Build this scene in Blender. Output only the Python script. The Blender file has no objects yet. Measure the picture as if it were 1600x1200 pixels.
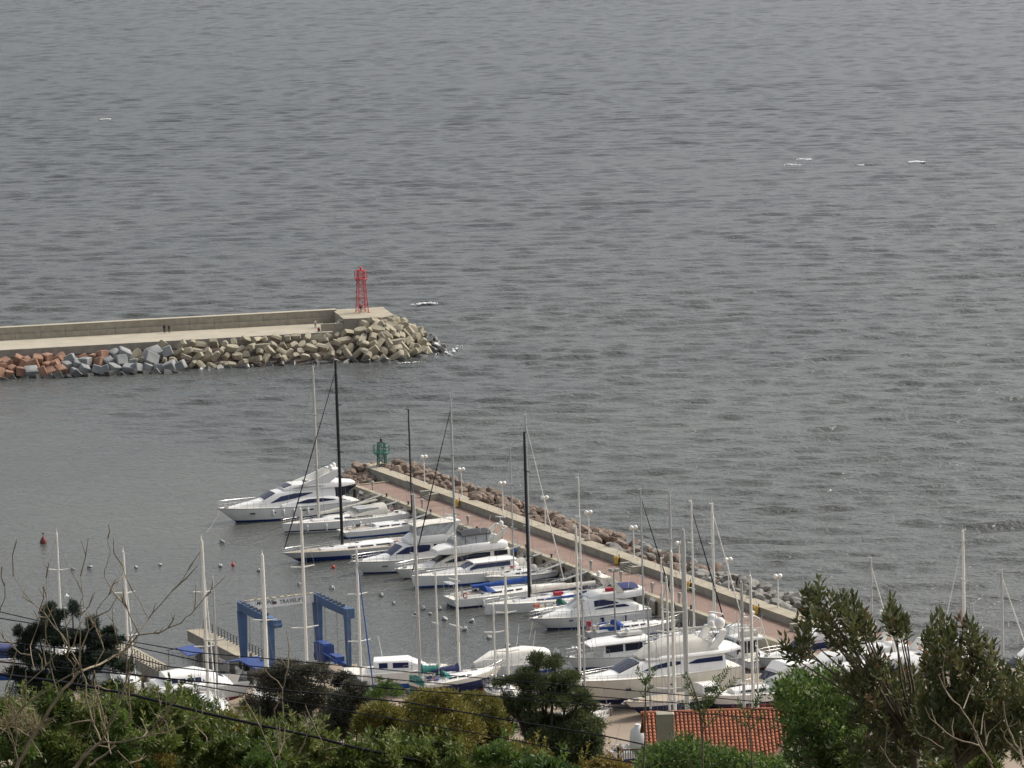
import bpy, bmesh, math, random
import numpy as np
from mathutils import Vector, Matrix
from math import sin, cos, tan, pi, radians, sqrt, atan2, hypot
random.seed(7); rng = np.random.default_rng(11)
scene = bpy.context.scene
COL = scene.collection

# ---------------------------------------------------------------- camera geometry
F, H, PITCH, ROLL = 6000.0, 100.0, math.atan(860 / 6000), radians(1.8)
def ray(x, y):
    a0, b0 = (x - 800) / F, (600 - y) / F
    a = a0 * cos(ROLL) + b0 * sin(ROLL); b = -a0 * sin(ROLL) + b0 * cos(ROLL)
    return Vector((a, cos(PITCH) + b * sin(PITCH), -sin(PITCH) + b * cos(PITCH)))
def P(x, y, z=0.0):                 # ground point at height z seen there
    d = ray(x, y); t = (z - H) / d.z
    return Vector((d.x * t, d.y * t, z))
def PD(x, y, D):                    # point at a given distance from the hill top
    d = ray(x, y); t = D / d.y
    return Vector((d.x * t, D, H + d.z * t))

# ---------------------------------------------------------------- mesh builder
class MB:
    def __init__(s): s.v = []; s.f = []; s.m = []
    def add(s, vs, fs, m=0):
        o = len(s.v); s.v.extend([tuple(p) for p in vs])
        for f in fs: s.f.append([i + o for i in f]); s.m.append(m)
        return s
    def box(s, c, d, m=0, rz=0.0, taper=1.0):
        x, y, z = d[0] / 2, d[1] / 2, d[2] / 2; vs = []
        for sz in (-1, 1):
            k = taper if sz > 0 else 1
            for sx, sy in ((-1, -1), (1, -1), (1, 1), (-1, 1)):
                px, py = sx * x * k, sy * y * k
                vs.append((c[0] + px * cos(rz) - py * sin(rz), c[1] + px * sin(rz) + py * cos(rz), c[2] + sz * z))
        return s.add(vs, [(3, 2, 1, 0), (4, 5, 6, 7), (0, 1, 5, 4), (1, 2, 6, 5), (2, 3, 7, 6), (3, 0, 4, 7)], m)
    def tube(s, pts, r, n=6, m=0, caps=True):
        pts = [Vector(p) for p in pts]; N = len(pts)
        rs = r if isinstance(r, (list, tuple)) else [r] * N
        vs = []; up = Vector((0, 0, 1)); prev = None
        for i, p in enumerate(pts):
            d = (pts[min(i + 1, N - 1)] - pts[max(i - 1, 0)])
            if d.length < 1e-9: d = up.copy()
            d.normalize()
            if prev is None:
                u = d.cross(up if abs(d.z) < .95 else Vector((1, 0, 0)))
            else: u = prev - d * prev.dot(d)
            u.normalize(); prev = u; w = d.cross(u)
            for k in range(n):
                a = 2 * pi * k / n
                vs.append(p + (u * cos(a) + w * sin(a)) * rs[i])
        fs = [(i * n + k, i * n + (k + 1) % n, (i + 1) * n + (k + 1) % n, (i + 1) * n + k) for i in range(N - 1) for k in range(n)]
        if caps: fs += [tuple(reversed(range(n))), tuple(range((N - 1) * n, N * n))]
        return s.add(vs, fs, m)
    def ell(s, c, r, m=0, nu=10, nv=7, half=False):
        if not isinstance(r, (tuple, list)): r = (r, r, r)
        vs = [(c[0], c[1], c[2] - (0 if half else r[2]))]
        lo = 0 if half else -pi / 2
        for j in range(1, nv):
            th = lo + (pi / 2 - lo) * j / nv
            for i in range(nu):
                a = 2 * pi * i / nu
                vs.append((c[0] + r[0] * cos(th) * cos(a), c[1] + r[1] * cos(th) * sin(a), c[2] + r[2] * sin(th)))
        vs.append((c[0], c[1], c[2] + r[2])); T = len(vs) - 1
        fs = [(0, 1 + (i + 1) % nu, 1 + i) for i in range(nu)]
        for j in range(nv - 2):
            for i in range(nu):
                fs.append((1 + j * nu + i, 1 + j * nu + (i + 1) % nu, 1 + (j + 1) * nu + (i + 1) % nu, 1 + (j + 1) * nu + i))
        fs += [(T, 1 + (nv - 2) * nu + i, 1 + (nv - 2) * nu + (i + 1) % nu) for i in range(nu)]
        return s.add(vs, fs, m)
    def lathe(s, c, prof, m=0, n=12):
        vs = []
        for r, z in prof:
            for i in range(n):
                a = 2 * pi * i / n; vs.append((c[0] + r * cos(a), c[1] + r * sin(a), c[2] + z))
        N = len(prof)
        fs = [(i * n + k, i * n + (k + 1) % n, (i + 1) * n + (k + 1) % n, (i + 1) * n + k) for i in range(N - 1) for k in range(n)]
        fs += [tuple(reversed(range(n))), tuple(range((N - 1) * n, N * n))]
        return s.add(vs, fs, m)
    def prism(s, poly, z0, z1, m=0):            # polygon in xy
        n = len(poly)
        vs = [(p[0], p[1], z0) for p in poly] + [(p[0], p[1], z1) for p in poly]
        fs = [tuple(reversed(range(n))), tuple(range(n, 2 * n))] + [(i, (i + 1) % n, n + (i + 1) % n, n + i) for i in range(n)]
        return s.add(vs, fs, m)
    def slab(s, poly, y0, y1, m=0):             # polygon in xz, thickness along y
        n = len(poly)
        vs = [(p[0], y0, p[1]) for p in poly] + [(p[0], y1, p[1]) for p in poly]
        fs = [tuple(range(n)), tuple(reversed(range(n, 2 * n)))] + [((i + 1) % n, i, n + i, n + (i + 1) % n) for i in range(n)]
        return s.add(vs, fs, m)
    def loft(s, rings, m=0, caps=True, closed=True):
        n = len(rings[0]); vs = [p for r in rings for p in r]; K = n if closed else n - 1
        fs = [(i * n + k, i * n + (k + 1) % n, (i + 1) * n + (k + 1) % n, (i + 1) * n + k) for i in range(len(rings) - 1) for k in range(K)]
        if caps: fs += [tuple(reversed(range(n))), tuple(range((len(rings) - 1) * n, len(rings) * n))]
        return s.add(vs, fs, m)
    def build(s, name, mats, parent=None, ang=40, loc=None):
        me = bpy.data.meshes.new(name)
        me.from_pydata(s.v, [], s.f)
        if not isinstance(mats, (list, tuple)): mats = [mats]
        for m in mats: me.materials.append(m)
        me.polygons.foreach_set('material_index', s.m)
        bm = bmesh.new(); bm.from_mesh(me)
        bmesh.ops.recalc_face_normals(bm, faces=bm.faces[:]); bm.to_mesh(me); bm.free()
        if ang:
            me.polygons.foreach_set('use_smooth', [True] * len(me.polygons))
            me.set_sharp_from_angle(angle=radians(ang))
        me.update()
        o = bpy.data.objects.new(name, me); COL.objects.link(o)
        if parent is not None: o.parent = parent
        if loc is not None: o.location = loc
        return o

def tag(o, label=None, cat=None, group=None, kind=None):
    if label: o['label'] = label
    if cat: o['category'] = cat
    if group: o['group'] = group
    if kind: o['kind'] = kind
    return o
def empty(name, loc, rz=0.0, label=None, cat=None, group=None):
    o = bpy.data.objects.new(name, None); COL.objects.link(o)
    o.location = loc; o.rotation_euler = (0, 0, rz); o.empty_display_size = .3
    return tag(o, label, cat, group)
def copy_tree(o, parent=None):
    c = o.copy(); COL.objects.link(c)
    if parent is not None: c.parent = parent
    for ch in list(o.children): copy_tree(ch, c)
    return c

# ---------------------------------------------------------------- materials
def mat(name, col, rough=.5, var=0.0, scale=3.0, metal=0.0, bump=0.0, col2=None, detail=4, coat=0.0, stretch=None, coord='Object'):
    m = bpy.data.materials.new(name); m.use_nodes = True
    nt = m.node_tree; b = nt.nodes['Principled BSDF']
    b.inputs['Roughness'].default_value = rough; b.inputs['Metallic'].default_value = metal
    b.inputs['Coat Weight'].default_value = coat
    if var > 0 or col2 or bump > 0:
        tc = nt.nodes.new('ShaderNodeTexCoord'); src = tc.outputs[coord]
        if coord == 'World':
            pass
        if stretch:
            mp = nt.nodes.new('ShaderNodeMapping'); mp.inputs['Scale'].default_value = stretch
            nt.links.new(src, mp.inputs['Vector']); src = mp.outputs[0]
        n = nt.nodes.new('ShaderNodeTexNoise'); n.inputs['Scale'].default_value = scale; n.inputs['Detail'].default_value = detail
        nt.links.new(src, n.inputs['Vector'])
        r = nt.nodes.new('ShaderNodeValToRGB')
        r.color_ramp.elements[0].position = .3; r.color_ramp.elements[1].position = .7
        c2 = col2 or tuple(c * (1 + var) for c in col); c1 = col if col2 else tuple(c * (1 - var) for c in col)
        r.color_ramp.elements[0].color = (*c1, 1); r.color_ramp.elements[1].color = (*c2, 1)
        nt.links.new(n.outputs['Fac'], r.inputs[0]); nt.links.new(r.outputs[0], b.inputs['Base Color'])
        if bump > 0:
            bp = nt.nodes.new('ShaderNodeBump'); bp.inputs['Strength'].default_value = bump; bp.inputs['Distance'].default_value = .1
            nt.links.new(n.outputs['Fac'], bp.inputs['Height']); nt.links.new(bp.outputs[0], b.inputs['Normal'])
    else:
        b.inputs['Base Color'].default_value = (*col, 1)
    return m
M = {}
M['gel'] = mat('white_gelcoat', (.79, .78, .75), .3, .045, 1.1, coat=.2, stretch=(1, 1, .35))
M['gel2'] = mat('cream_gelcoat', (.70, .66, .57), .35, .07, .9)
M['greyhull'] = mat('pale_grey_paint', (.50, .51, .51), .3, .05, .8)
M['deckw'] = mat('white_deck', (.76, .73, .66), .5, .08, 2.5)
M['teak'] = mat('weathered_teak', (.40, .34, .26), .6, .2, 6, stretch=(1, 8, 1))
M['blue'] = mat('blue_antifouling', (.012, .035, .16), .5, .2, 1)
M['navy'] = mat('navy_paint', (.012, .018, .07), .35, .1, 1)
M['redb'] = mat('red_antifouling', (.20, .035, .035), .6, .25, 1.3)
M['glass'] = mat('dark_window', (.012, .016, .035), .08)
M['glassb'] = mat('blue_black_window', (.012, .02, .075), .12)
M['glassg'] = mat('green_tinted_window', (.10, .20, .19), .1)
M['vinyl'] = mat('clear_vinyl', (.36, .37, .36), .2, .2, 1.6)
M['canvas'] = mat('beige_canvas', (.50, .48, .43), .8, .08, 2)
M['greyc'] = mat('grey_canvas', (.42, .41, .39), .8, .08, 2)
M['bluec'] = mat('blue_canvas', (.02, .075, .30), .8, .15, 2)
M['navyc'] = mat('navy_canvas', (.02, .03, .11), .8, .15, 2)
M['greenc'] = mat('green_canvas', (.02, .13, .09), .8, .2, 2)
M['tealc'] = mat('teal_canvas', (.03, .20, .18), .8, .25, 1.5)
M['blackc'] = mat('black_canvas', (.018, .02, .028), .7)
M['redc'] = mat('red_canvas', (.38, .02, .05), .7)
M['orange'] = mat('orange_foam', (.55, .12, .03), .6)
M['mastw'] = mat('white_mast', (.80, .78, .72), .4, .05, 2)
M['mastg'] = mat('grey_alloy', (.48, .48, .47), .35, .06, 2)
M['mastd'] = mat('carbon_black', (.018, .018, .024), .3)
M['masttan'] = mat('tan_mast', (.60, .57, .50), .4, .05, 2)
M['steel'] = mat('stainless_steel', (.55, .55, .54), .25, metal=.6)
M['wire'] = mat('wire_rope', (.22, .22, .22), .5)
M['wired'] = mat('dark_stay', (.012, .012, .018), .6)
M['rope'] = mat('mooring_rope', (.42, .38, .30), .8)
M['conc'] = mat('weathered_concrete', (.28, .25, .20), .9, bump=.3, col2=(.38, .345, .275), scale=.9, detail=6)
M['concd'] = mat('stained_concrete', (.24, .22, .19), .9, bump=.3, col2=(.36, .32, .27), scale=.6, detail=7)
M['concw'] = mat('grey_parapet_concrete', (.26, .25, .215), .9, bump=.3, col2=(.37, .345, .28), scale=.7, detail=7)
M['coping'] = mat('buff_and_sunlit_top_concrete', (.30, .265, .195), .9, col2=(.40, .355, .27), scale=.5, detail=6, bump=.2)  # on the parapet top its warm tint stands in for sunlight
M['brick'] = mat('red_brick_paving', (.205, .135, .105), .85, col2=(.275, .185, .148), scale=.45, detail=8)
M['yellow'] = mat('yellow_plastic', (.72, .48, .08), .5, .1, 3)
M['blockt'] = mat('tan_block_concrete', (.255, .225, .165), .9, bump=.5, col2=(.43, .385, .285), scale=.5, detail=6)
M['blockg'] = mat('grey_block_concrete', (.20, .21, .215), .9, bump=.5, col2=(.33, .335, .325), scale=.5, detail=6)
M['blocko'] = mat('orange_granite', (.22, .115, .075), .9, bump=.4, col2=(.36, .22, .15), scale=.6, detail=6)
M['wet'] = mat('wet_dark_stone', (.035, .035, .035), .35, bump=.5, col2=(.09, .085, .075), scale=.8)
M['rockb'] = mat('brown_granite', (.115, .085, .068), .9, bump=.6, col2=(.27, .20, .15), scale=1.1, detail=8)
M['rockg'] = mat('grey_granite', (.15, .145, .135), .9, bump=.6, col2=(.29, .275, .245), scale=1.1, detail=8)
M['rubble'] = mat('rubble_core', (.10, .07, .055), .95, bump=.8, col2=(.26, .165, .12), scale=1.6, detail=9)
M['core'] = mat('dark_rubble_core', (.045, .04, .036), .95, bump=.8, col2=(.14, .105, .085), scale=1.6, detail=9)
M['red'] = mat('red_tower_paint', (.50, .045, .06), .5, .15, 1)
M['green'] = mat('green_tower_paint', (.02, .16, .11), .5, .15, 1)
M['lift'] = mat('blue_lift_paint', (.05, .105, .22), .5, .18, .6, bump=.05)
M['liftb'] = mat('bright_blue_paint', (.02, .055, .21), .5, .12, 1)
M['whitep'] = mat('white_paint', (.74, .73, .71), .5, .06, 1)
M['black'] = mat('black_rubber', (.015, .015, .016), .7)
M['dark'] = mat('dark_metal', (.05, .05, .055), .6)
M['rust'] = mat('rusty_steel', (.14, .06, .035), .8, .3, 2)
M['galv'] = mat('galvanised_steel', (.34, .34, .32), .5, .1, 2)
M['globe'] = mat('opal_globe', (.82, .80, .74), .25)
M['tile'] = mat('terracotta_tile', (.16, .055, .032), .85, col2=(.44, .16, .075), scale=3.5, detail=8)
M['plaster'] = mat('olive_plaster', (.27, .25, .19), .9, .12, 1.5)
M['plasterl'] = mat('sunlit_plaster', (.55, .42, .30), .9, .08, 1.5)  # lit copy of the plaster, sunlight put into the colour
M['skin'] = mat('skin', (.42, .25, .18), .6)
M['cloth_navy'] = mat('navy_cloth', (.02, .024, .05), .9)
M['cloth_dark'] = mat('charcoal_cloth', (.03, .03, .03), .9)
M['cloth_white'] = mat('white_cloth', (.6, .58, .55), .9)
M['cloth_red'] = mat('red_cloth', (.33, .03, .04), .9)
M['hair'] = mat('dark_hair', (.02, .015, .012), .7)
M['bark'] = mat('brown_bark', (.11, .085, .06), .9, .3, 4, bump=.5)
M['barkp'] = mat('pale_dry_bark', (.22, .175, .12), .9, .3, 3, bump=.4)
M['barkd'] = mat('dark_bark', (.07, .058, .045), .9, .3, 3, bump=.4)
M['ground'] = mat('dry_hill_soil', (.05, .055, .025), 1, col2=(.10, .09, .045), scale=.3, detail=8)
M['yard'] = mat('boatyard_ground', (.25, .195, .145), .95, col2=(.32, .26, .20), scale=.12, detail=8)
M['path'] = mat('breakwater_paving', (.34, .305, .235), .9, col2=(.43, .385, .30), scale=.25, detail=9, bump=.2)
M['wired'].node_tree.nodes['Principled BSDF'].inputs['Specular IOR Level'].default_value = 0.02
M['rub'] = mat('grey_rubbing_strake', (.30, .32, .36), .5)
M['beam'] = mat('white_beam_paint', (.84, .84, .83), .5, .05, 2)
M['foam'] = mat('sea_foam', (.68, .69, .68), .8)
M['buoyw'] = mat('weathered_white_buoy', (.42, .42, .41), .6, .3, 5)
M['buoyb'] = mat('blue_grey_buoy', (.06, .07, .10), .5)
M['buoyr'] = mat('rusty_red_buoy', (.17, .04, .035), .7, .25, 4)
M['buoyo'] = mat('red_float', (.48, .07, .05), .5)

def leafmat(name, stops, rough=.55, trans=.33):
    m = bpy.data.materials.new(name); m.use_nodes = True; nt = m.node_tree; b = nt.nodes['Principled BSDF']
    a = nt.nodes.new('ShaderNodeAttribute'); a.attribute_name = 'tint'
    r = nt.nodes.new('ShaderNodeValToRGB'); e = r.color_ramp.elements
    e[0].position = stops[0][0]; e[0].color = (*stops[0][1], 1); e[1].position = stops[-1][0]; e[1].color = (*stops[-1][1], 1)
    for p, c in stops[1:-1]: x = e.new(p); x.color = (*c, 1)
    nt.links.new(a.outputs['Fac'], r.inputs[0]); nt.links.new(r.outputs[0], b.inputs['Base Color'])
    b.inputs['Roughness'].default_value = rough
    t = nt.nodes.new('ShaderNodeBsdfTranslucent'); nt.links.new(r.outputs[0], t.inputs[0])
    mx = nt.nodes.new('ShaderNodeMixShader'); mx.inputs[0].default_value = trans
    nt.links.new(b.outputs[0], mx.inputs[1]); nt.links.new(t.outputs[0], mx.inputs[2])
    nt.links.new(mx.outputs[0], nt.nodes['Material Output'].inputs[0])
    return m
M['lf_dark'] = leafmat('dark_glossy_leaves', [(0, (.035, .045, .018)), (.5, (.085, .098, .034)), (.88, (.16, .155, .062)), (1, (.20, .105, .06))], .4)
M['lf_green'] = leafmat('fresh_green_leaves', [(0, (0.037, 0.075, 0.018)), (.6, (0.106, 0.175, 0.035)), (1, (0.188, 0.250, 0.056))])
M['lf_olive'] = leafmat('olive_leaves', [(0, (0.058, 0.065, 0.016)), (.5, (0.163, 0.156, 0.031)), (.9, (0.260, 0.221, 0.046)), (1, (0.260, 0.130, 0.039))])
M['lf_grey'] = leafmat('grey_green_leaves', [(0, (0.043, 0.049, 0.032)), (.6, (0.090, 0.090, 0.061)), (.93, (0.160, 0.152, 0.109)), (1, (0.174, 0.087, 0.065))])
M['lf_straw'] = leafmat('dry_straw', [(0, (.16, .13, .07)), (1, (.36, .29, .17))])
M['lf_pine'] = leafmat('pine_needles', [(0, (.022, .034, .013)), (.6, (.06, .084, .028)), (1, (.125, .14, .05))])
M['lf_npine'] = leafmat('blue_black_needles', [(0, (0.014, 0.027, 0.019)), (.7, (0.030, 0.049, 0.030)), (1, (0.061, 0.081, 0.047))])
M['lf_cover'] = leafmat('bright_shrub_leaves', [(0, (.035, .055, .014)), (.5, (.095, .14, .026)), (.85, (.165, .20, .042)), (1, (.26, .24, .11))])

# ---------------------------------------------------------------- frames
PO = P(664, 750, 3.6); PO.z = 0
PDIR = (P(1214, 943, 3.6) - P(664, 750, 3.6)); PDIR.z = 0; PDIR.normalize()
PN = Vector((PDIR.y, -PDIR.x, 0))                       # towards the harbour
def PF(s, w, z=0.0): return PO + PDIR * s + PN * w + Vector((0, 0, z))
def toPF(p): r = Vector((p.x, p.y, 0)) - PO; return r.dot(PDIR), r.dot(PN)
HEAD = atan2(PN.y, PN.x)                                # bow direction of a boat lying stern to the quay
EDGE_W = sum(toPF(P(x, y, 2.1))[1] for x, y in ((580, 770), (664, 802), (767, 839), (880, 879), (999, 922), (1105, 970))) / 6
WALL_W = 1.75
print('EDGE_W', EDGE_W, [round(toPF(P(x, y, 2.1))[1], 1) for x, y in ((580, 770), (664, 802), (767, 839), (880, 879), (999, 922), (1105, 970))],
      'wallbase', [round(toPF(P(x, y, 2.1))[1], 1) for x, y in ((690, 783), (1130, 942))], 'PDIR', PDIR, PN)
# ================================================================ SETTING: water, hill, yard
def make_water():
    xs = np.concatenate([[-16000, -4000, -1200], np.arange(-330, 330.1, 1.0), [1200, 4000, 16000]])
    ys = np.concatenate([[-3000, 100, 380], np.arange(430, 900, .9), np.arange(900, 1500, 1.5), np.arange(1500, 2900, 2.6), [4500, 9000, 22000]])
    X, Y = np.meshgrid(xs, ys)
    Z = np.zeros_like(X)
    r = np.random.default_rng(5)
    # shelter: 1 = open sea, small inside the harbour
    S = (X - PO.x) * PDIR.x + (Y - PO.y) * PDIR.y; W = (X - PO.x) * PN.x + (Y - PO.y) * PN.y
    inside = 1 / (1 + np.exp(-(W - 6) / 5))
    behind = 1 / (1 + np.exp((Y - (742 + .13 * (X + 18))) / 6 + np.maximum(0, X + 5) / 14))
    fade = 1 / (1 + np.exp((W + 30 - (Y - 560) * .25) / -18))
    calm = np.clip(inside * np.clip(behind * fade + .0, 0, 1), 0, 1)
    sea = 1 - .86 * calm
    far = np.clip((Y - 500) / 900, 0, 1)
    for k in range(110):
        lam = 2.8 * (15 / 2.8) ** r.random() ** 1.2; kk = 2 * pi / lam
        th = -pi / 2 + radians(-6) + r.normal(0, .38)
        ph = r.random() * 2 * pi; amp = .0090 * lam ** 0.70
        arg = kk * (X * cos(th) + Y * sin(th)) + ph
        g = .7 + .3 * np.sin(.021 * X * (1 + .4 * r.random()) + .017 * Y * (1 + .5 * r.random()) + r.random() * 6.3)
        f = np.clip((lam - (1.8 + 3.2 * far)) / 2, 0, 1)
        Z += amp * g * f * (np.sin(arg) + .25 * np.cos(2 * arg))
    Z *= sea
    edge = (np.abs(X) > 331) | (Y < 429) | (Y > 2900)
    Z[edge] = 0
    ny, nx = X.shape
    me = bpy.data.meshes.new('water')
    co = np.stack([X, Y, Z], -1).reshape(-1, 3).astype(np.float32)
    i = np.arange((ny - 1) * (nx - 1)); a = (i // (nx - 1)) * nx + i % (nx - 1)
    q = np.stack([a, a + 1, a + nx + 1, a + nx], -1).astype(np.int32)
    me.vertices.add(len(co)); me.vertices.foreach_set('co', co.ravel())
    me.loops.add(q.size); me.loops.foreach_set('vertex_index', q.ravel())
    me.polygons.add(len(q)); me.polygons.foreach_set('loop_start', np.arange(0, q.size, 4, dtype=np.int32))
    me.polygons.foreach_set('use_smooth', np.ones(len(q), bool))
    at = me.attributes.new('openness', 'FLOAT', 'POINT'); at.data.foreach_set('value', sea.ravel().astype(np.float32))
    me.update(); me.validate()
    m = bpy.data.materials.new('harbour_water'); m.use_nodes = True; nt = m.node_tree; b = nt.nodes['Principled BSDF']
    L = nt.links.new; N = nt.nodes.new
    b.inputs['Roughness'].default_value = .2; b.inputs['IOR'].default_value = 1.36
    tc = N('ShaderNodeTexCoord'); geo = tc.outputs['Object']
    att = N('ShaderNodeAttribute'); att.attribute_name = 'openness'
    cn = N('ShaderNodeTexNoise'); cn.inputs['Scale'].default_value = .012; cn.inputs['Detail'].default_value = 3; L(geo, cn.inputs['Vector'])
    cr = N('ShaderNodeValToRGB'); cr.color_ramp.elements[0].color = (.070, .074, .066, 1); cr.color_ramp.elements[1].color = (.090, .092, .080, 1)
    cr.color_ramp.elements[0].position = .35; cr.color_ramp.elements[1].position = .65
    L(cn.outputs[0], cr.inputs[0])
    sx = N('ShaderNodeSeparateXYZ'); L(geo, sx.inputs[0]); dm = N('ShaderNodeMapRange'); dm.inputs['From Min'].default_value = 430; dm.inputs['From Max'].default_value = 1500; L(sx.outputs['Y'], dm.inputs['Value'])
    mxc = N('ShaderNodeMix'); mxc.data_type = 'RGBA'; L(dm.outputs[0], mxc.inputs['Factor']); L(cr.outputs[0], mxc.inputs[6]); mxc.inputs[7].default_value = (.032, .037, .036, 1)   # colour darkens with distance, painted to even out the paler far reflection
    L(mxc.outputs[2], b.inputs['Base Color'])
    prev = None
    for sc, dist, stc, det, calmk in ((.22, .42, (.4, 1, 1), 4, .3), (.6, .55, (.55, 1, 1), 4, .5), (1.6, .30, (.7, 1, 1), 3, .8)):
        mp = N('ShaderNodeMapping'); mp.inputs['Scale'].default_value = stc; mp.inputs['Rotation'].default_value = (0, 0, radians(8)); L(geo, mp.inputs[0])
        n = N('ShaderNodeTexNoise'); n.inputs['Scale'].default_value = sc; n.inputs['Detail'].default_value = det; n.inputs['Distortion'].default_value = .4
        L(mp.outputs[0], n.inputs['Vector'])
        mr = N('ShaderNodeMapRange'); mr.inputs['From Min'].default_value = .14; mr.inputs['From Max'].default_value = 1
        mr.inputs['To Min'].default_value = dist * calmk; mr.inputs['To Max'].default_value = dist; L(att.outputs['Fac'], mr.inputs['Value'])
        mu = N('ShaderNodeMath'); mu.operation = 'MULTIPLY'; L(n.outputs[0], mu.inputs[0]); L(mr.outputs[0], mu.inputs[1])
        bp = N('ShaderNodeBump'); bp.inputs['Strength'].default_value = 1; bp.inputs['Distance'].default_value = 1.0
        L(mu.outputs[0], bp.inputs['Height'])
        if prev: L(prev.outputs[0], bp.inputs['Normal'])
        prev = bp
    L(prev.outputs[0], b.inputs['Normal'])
    me.materials.append(m)
    o = bpy.data.objects.new('water', me); COL.objects.link(o); tag(o, kind='structure')
make_water()

def zt(y): return max(-6.0, min(98.2, 100 - .262 * y))
mb = MB()
xs = [-900, -300] + list(range(-120, 121, 12)) + [300, 900]; ys = [-900, -200, -40, 0] + list(range(8, 400, 14)) + [404]
vs = []
for y in ys:
    for x in xs:
        n = .5 * sin(x * .11 + y * .07) + .4 * sin(x * .05 - y * .13)
        vs.append((x, y, (zt(y) - .6 + n) if 8 < y < 380 else zt(y) - .6))
nx = len(xs)
mb.add(vs, [(j * nx + i, j * nx + i + 1, (j + 1) * nx + i + 1, (j + 1) * nx + i) for j in range(len(ys) - 1) for i in range(nx - 1)])
tag(mb.build('hillside', M['ground'], ang=180), kind='structure')
mb = MB()
yardpoly = [(-260, 340), (260, 340), (260, 437), (66, 437), (-19, 437), (-19.5, 449), (-26.5, 450), (-27, 441), (-60, 436), (-260, 436)]
mb.prism(yardpoly, -3, 2.5)
tag(mb.build('boatyard_ground', M['yard'], ang=0), kind='structure')

# foam: breaking crests, built as small ragged raised sheets
def foam(name, px, py, w, d, n, seed):
    r = random.Random(seed); c = P(px, py, .25); mb = MB()
    for k in range(int(n * 1.5)):
        u = r.uniform(-1, 1); cx = c.x + u * w; cy = c.y + r.gauss(0, .3) * d + .5 * d * sin(u * 3 + seed)
        k_ = max(1.0, c.y / 800); a = r.uniform(.08, .42) * (1.15 - abs(u)) * k_ * k_; bb = r.uniform(.1, .6) * k_ * k_
        mb.ell((cx, cy, .22), (a, bb, -.0 + .04 + .12 * r.random() ** 2), nu=6, nv=4)
    o = mb.build(name, M['foam'], ang=180); tag(o, kind='stuff')
    return o
foam('sea_foam', 663, 474, 3.0, 2.6, 60, 1); foam('sea_foam', 1432, 252.5, 2.6, 3, 60, 2); foam('sea_foam', 1256, 248.5, 2.3, 2, 34, 3)
foam('sea_foam', 1345, 257.5, 1.0, 1, 12, 4); foam('sea_foam', 704, 546, 2.4, 7, 45, 5); foam('sea_foam', 640, 566, 3.0, .6, 14, 6); foam('sea_foam', 165, 186, 2, 2, 16, 8); foam('sea_foam', 1240, 257, 3, 3, 18, 9)

# ================================================================ FAR BREAKWATER
ZB = 4.5
bw = lambda x, y, z: P(x, y, z)
e0, e1 = P(-90, 550, ZB), P(400, 523, ZB)             # inner edge of promenade
BD = (e1 - e0).normalized(); BNv = Vector((-BD.y, BD.x, 0))   # towards the open sea
BO = P(0, 547, ZB); BO.z = 0
def BF(s, w, z=0.0): return BO + BD * s + BNv * w + Vector((0, 0, z))
def toBF(p): r = Vector((p.x, p.y, 0)) - BO; return r.dot(BD), r.dot(BNv)
sEND = toBF(P(500, 512, ZB))[0]; sTOW, wTOW = toBF(P(566, 489, 6.6)); sTIP = toBF(P(697, 552, 0))[0]
ZT = 6.9; wBASE = toBF(P(200, 521.5, ZB))[1]; wTOP = toBF(P(200, 502.5, ZT))[1]
print('BW', sEND, sTOW, wTOW, sTIP, wBASE, wTOP, 'front', toBF(P(0, 593, 0)), toBF(P(400, 577, 0)), toBF(P(640, 562, 0)), 'plat', toBF(P(600, 488, 6.6)), toBF(P(535, 484, 6.6)))
S0 = -60.0
PLAT_S0, PLAT_S1 = sTOW - 5.0, sTOW + 5.2
WF = -9.5                                             # water line in front
# mound under the armour
def spread(s, w): return w * (1 + .42 * min(1, max(0, (s - 2) / 42)))
mb = MB()
rings = []
def mound_ring(s, k=1.0, zc=3.6):
    c = [(spread(s, WF) - 1.5, -3), (spread(s, WF), -.6), (-.5, zc * .8), (.5, zc), (wBASE + 3, zc), (wBASE + 13, -3)]
    return c
for s in np.linspace(S0, PLAT_S1 - 1, 12): rings.append([BF(s, w, z) for w, z in mound_ring(s)])
for k, (ds, sh, zz) in enumerate(((3.5, .8, .8), (8, .5, .35), (12, .2, -.2))):
    mid = 2.0
    rings.append([BF(PLAT_S1 - 1 + ds, mid + (w - mid) * sh, (z - .0) * zz - (1 - zz) * 1.2) for w, z in mound_ring(60)])
mb.loft(rings); tag(mb.build('breakwater_mound', M['core'], ang=0), kind='structure')
mb = MB(); s1 = sEND + 1.5
mb.prism([BF(S0, 0), BF(s1, 0), BF(s1, wBASE + 1), BF(S0, wBASE + 1)], 1.0, ZB)
tag(mb.build('breakwater_path', [M['path']], ang=0), kind='structure')
mb = MB(); mb.prism([BF(S0, -.45), BF(s1, -.45), BF(s1, .0), BF(S0, .0)], 3.0, ZB + .02)
tag(mb.build('breakwater_kerb', M['concd'], ang=0), kind='structure')
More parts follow.
